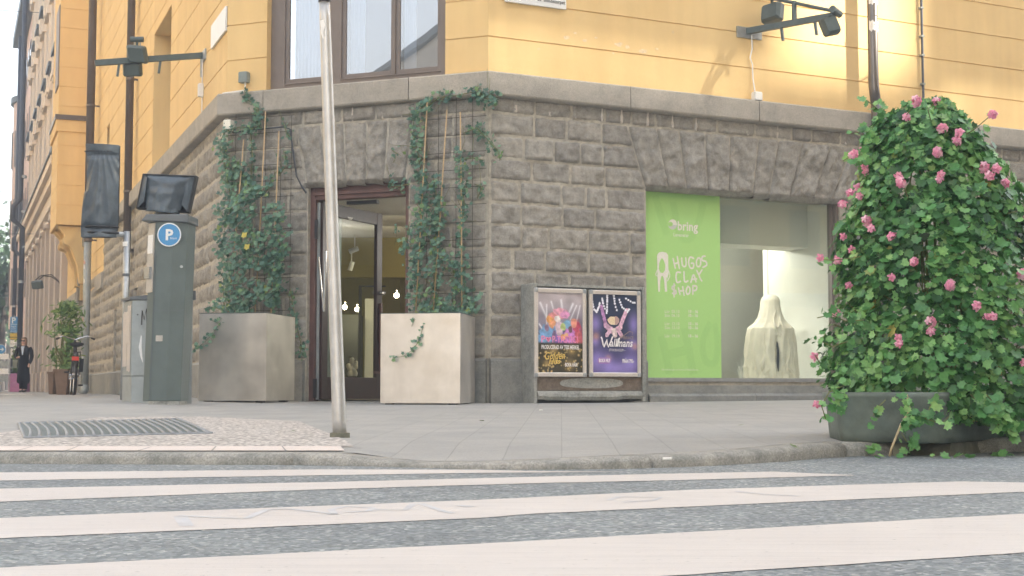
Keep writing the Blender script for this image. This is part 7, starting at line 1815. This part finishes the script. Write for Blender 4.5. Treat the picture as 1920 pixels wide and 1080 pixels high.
# parasol corner glimpsed behind the person
# ================================================================== THE REST OF THE CROSSING (behind and beside the camera)
def block(name, lab, W, s0, s1, out0, out1, h, m, floors, wm='glass_far'):
    """facade block standing at distance out0..out1 in front of wall frame W, facing it"""
    t = thing(name, lab, 'building', W.W((s0+s1)/2, -out0, 0)); F_ = Wall(W.W(0, -out0, 0), W.d, W.n)
    mb = MB(); mb.box(W, s0, s1, -out1, -out0, 0, h); mb.build('walls', M[m], t)
    mb = MB(); mb.box(W, s0-.02, s1+.02, -out1-.2, -out0+.35, h, h+.45); mb.build('roof', M['roof'], t)
    for fl_ in range(floors):
        z = 4.2+fl_*3.3
        if z+2 > h: break
        mb = MB(); k = s0+1.2
        while k < s1-2: mb.box(W, k, k+1.2, -out0-.0, -out0+.03, z, z+1.9); k += 2.8
        mb.build('window_row', M[wm], t)
    mb = MB(); mb.box(W, s0, s1, -out0, -out0+.06, 0, 3.3); mb.build('shop_storey', M['dressed'], t)
    return t
SW_ = 22.0; Ks = 1.2*SW_; Ku = .92*SW_
psa = RW.S(1478, 60); psb = RW.S(1700, 60); pz_ = RW.Z(1560, 128)
na, nb2 = psa+Ks, psb+Ks+.42; nb_ = pz_+Ku
def sun_blocker(par, a, b): mb = MB(); mb.box(RW, a, b, -SW_-.35, -SW_-.001, nb_, nb_+8); mb.build('sun_blocker_wall', M['ochre'], par)  # unseen thin wall added above the roof to block the sun beside the gap
o1 = block('opposite_building', 'tall ochre building across the street behind the viewer', RW, -5, na, SW_, SW_+12, nb_-1.2, 'ochre', 8); sun_blocker(o1, -5, na)
o2 = block('opposite_building', 'tall pink building across the street far to the right behind the viewer', RW, nb2, nb2+46, SW_, SW_+12, nb_-1.2, 'pink', 8); sun_blocker(o2, nb2, nb2+46)
lk = thing('sun_gap_block', 'narrow unseen block added behind the viewer to shape the sun gap between two tall buildings', 'building', RW.W(na+.2, -SW_, 0)); mb = MB(); mb.box(RW, na+.002, nb2-.002, -SW_-12, -SW_-.002, 0, nb_); mb.build('walls', M['cream'], lk)  # added block, its top sets the lower edge of the sun patch
block('opposite_building', 'long cream building on the diagonal corner behind the viewer to the left', RW, -125, -24, SW_, SW_+14, 22.5, 'cream', 6)
block('side_building', 'ochre building across the left street outside the frame', LW, -70, 3.0, 17.5, 30, 17, 'ochre', 5)
# parked van beyond the right edge, seen as a reflection in the shop window
M['vanpaint'] = mat('pale blue van paint', (.30,.40,.50), .3, .1, var=.04, bst=0)
vo = 9.0; vs0, vs1 = 8.2, 13.2
van = thing('parked_van', 'pale blue panel van parked along the right street outside the frame', 'van', RW.W((vs0+vs1)/2, -vo, 0))
pf = [(0,.35),(0,1.15),(.12,1.95),(.3,2.2),(3.5,2.25),(3.9,2.1),(4.5,1.35),(5.05,1.15),(5.2,.9),(5.2,.35)]
mb = MB(); mb.rings([[RW.W(vs0+x, -vo+y, z if z < 1.5 or abs(y) < .8 else z-.0) for x, z in pf] for y in (-.95, .95)]); bevel(mb.build('body', M['vanpaint'], van), .06, 3)
for a, b in ((3.55, 4.3), (2.3, 3.4)):
    mb = MB(); mb.rings([[RW.W(vs0+x, -vo+.952+d, z) for x, z in ((a, 1.3), (b, 1.3), (b-(.45 if a > 3 else 0), 1.95), (a, 1.95))] for d in (0, .01)]); mb.build('side_window', M['glass_far'], van)
mb = MB(); mb.rings([[RW.W(vs0+x+d, -vo+y, z) for x, y, z in ((3.95, -.8, 2.0), (3.95, .8, 2.0), (4.45, .85, 1.42), (4.45, -.85, 1.42))] for d in (.06, .07)]); mb.build('windscreen', M['glass_far'], van)
for x in (.9, 4.2):
    for y in (-.85, .85):
        mb = MB(); mb.tube([RW.W(vs0+x, -vo+y-.11, .34), RW.W(vs0+x, -vo+y+.13, .34)], .34, 20); wv = mb.build('wheel', M['rubber'], van); mb = MB(); mb.tube([RW.W(vs0+x, -vo+y+.131, .34), RW.W(vs0+x, -vo+y+.14, .34)], .2, 14); mb.build('hubcap', M['steel'], wv)

hz = MB(); hz.box(frame((0, 30, 0), 0), -250, 250, -170, 290, -1.0, 45); ho = hz.build('haze', None)
hm = bpy.data.materials.new('thin haze'); hm.use_nodes = True; ht = hm.node_tree; ht.nodes.clear(); hv_ = ht.nodes.new('ShaderNodeVolumePrincipled'); hv_.inputs['Density'].default_value = .006; hv_.inputs['Color'].default_value = (.95, .95, .93, 1); hv_.inputs['Anisotropy'].default_value = .3
ht.links.new(hv_.outputs[0], ht.nodes.new('ShaderNodeOutputMaterial').inputs['Volume']); ho.data.materials.append(hm); tag(ho, 'thin pale haze in the street air', 'haze', kind='stuff')
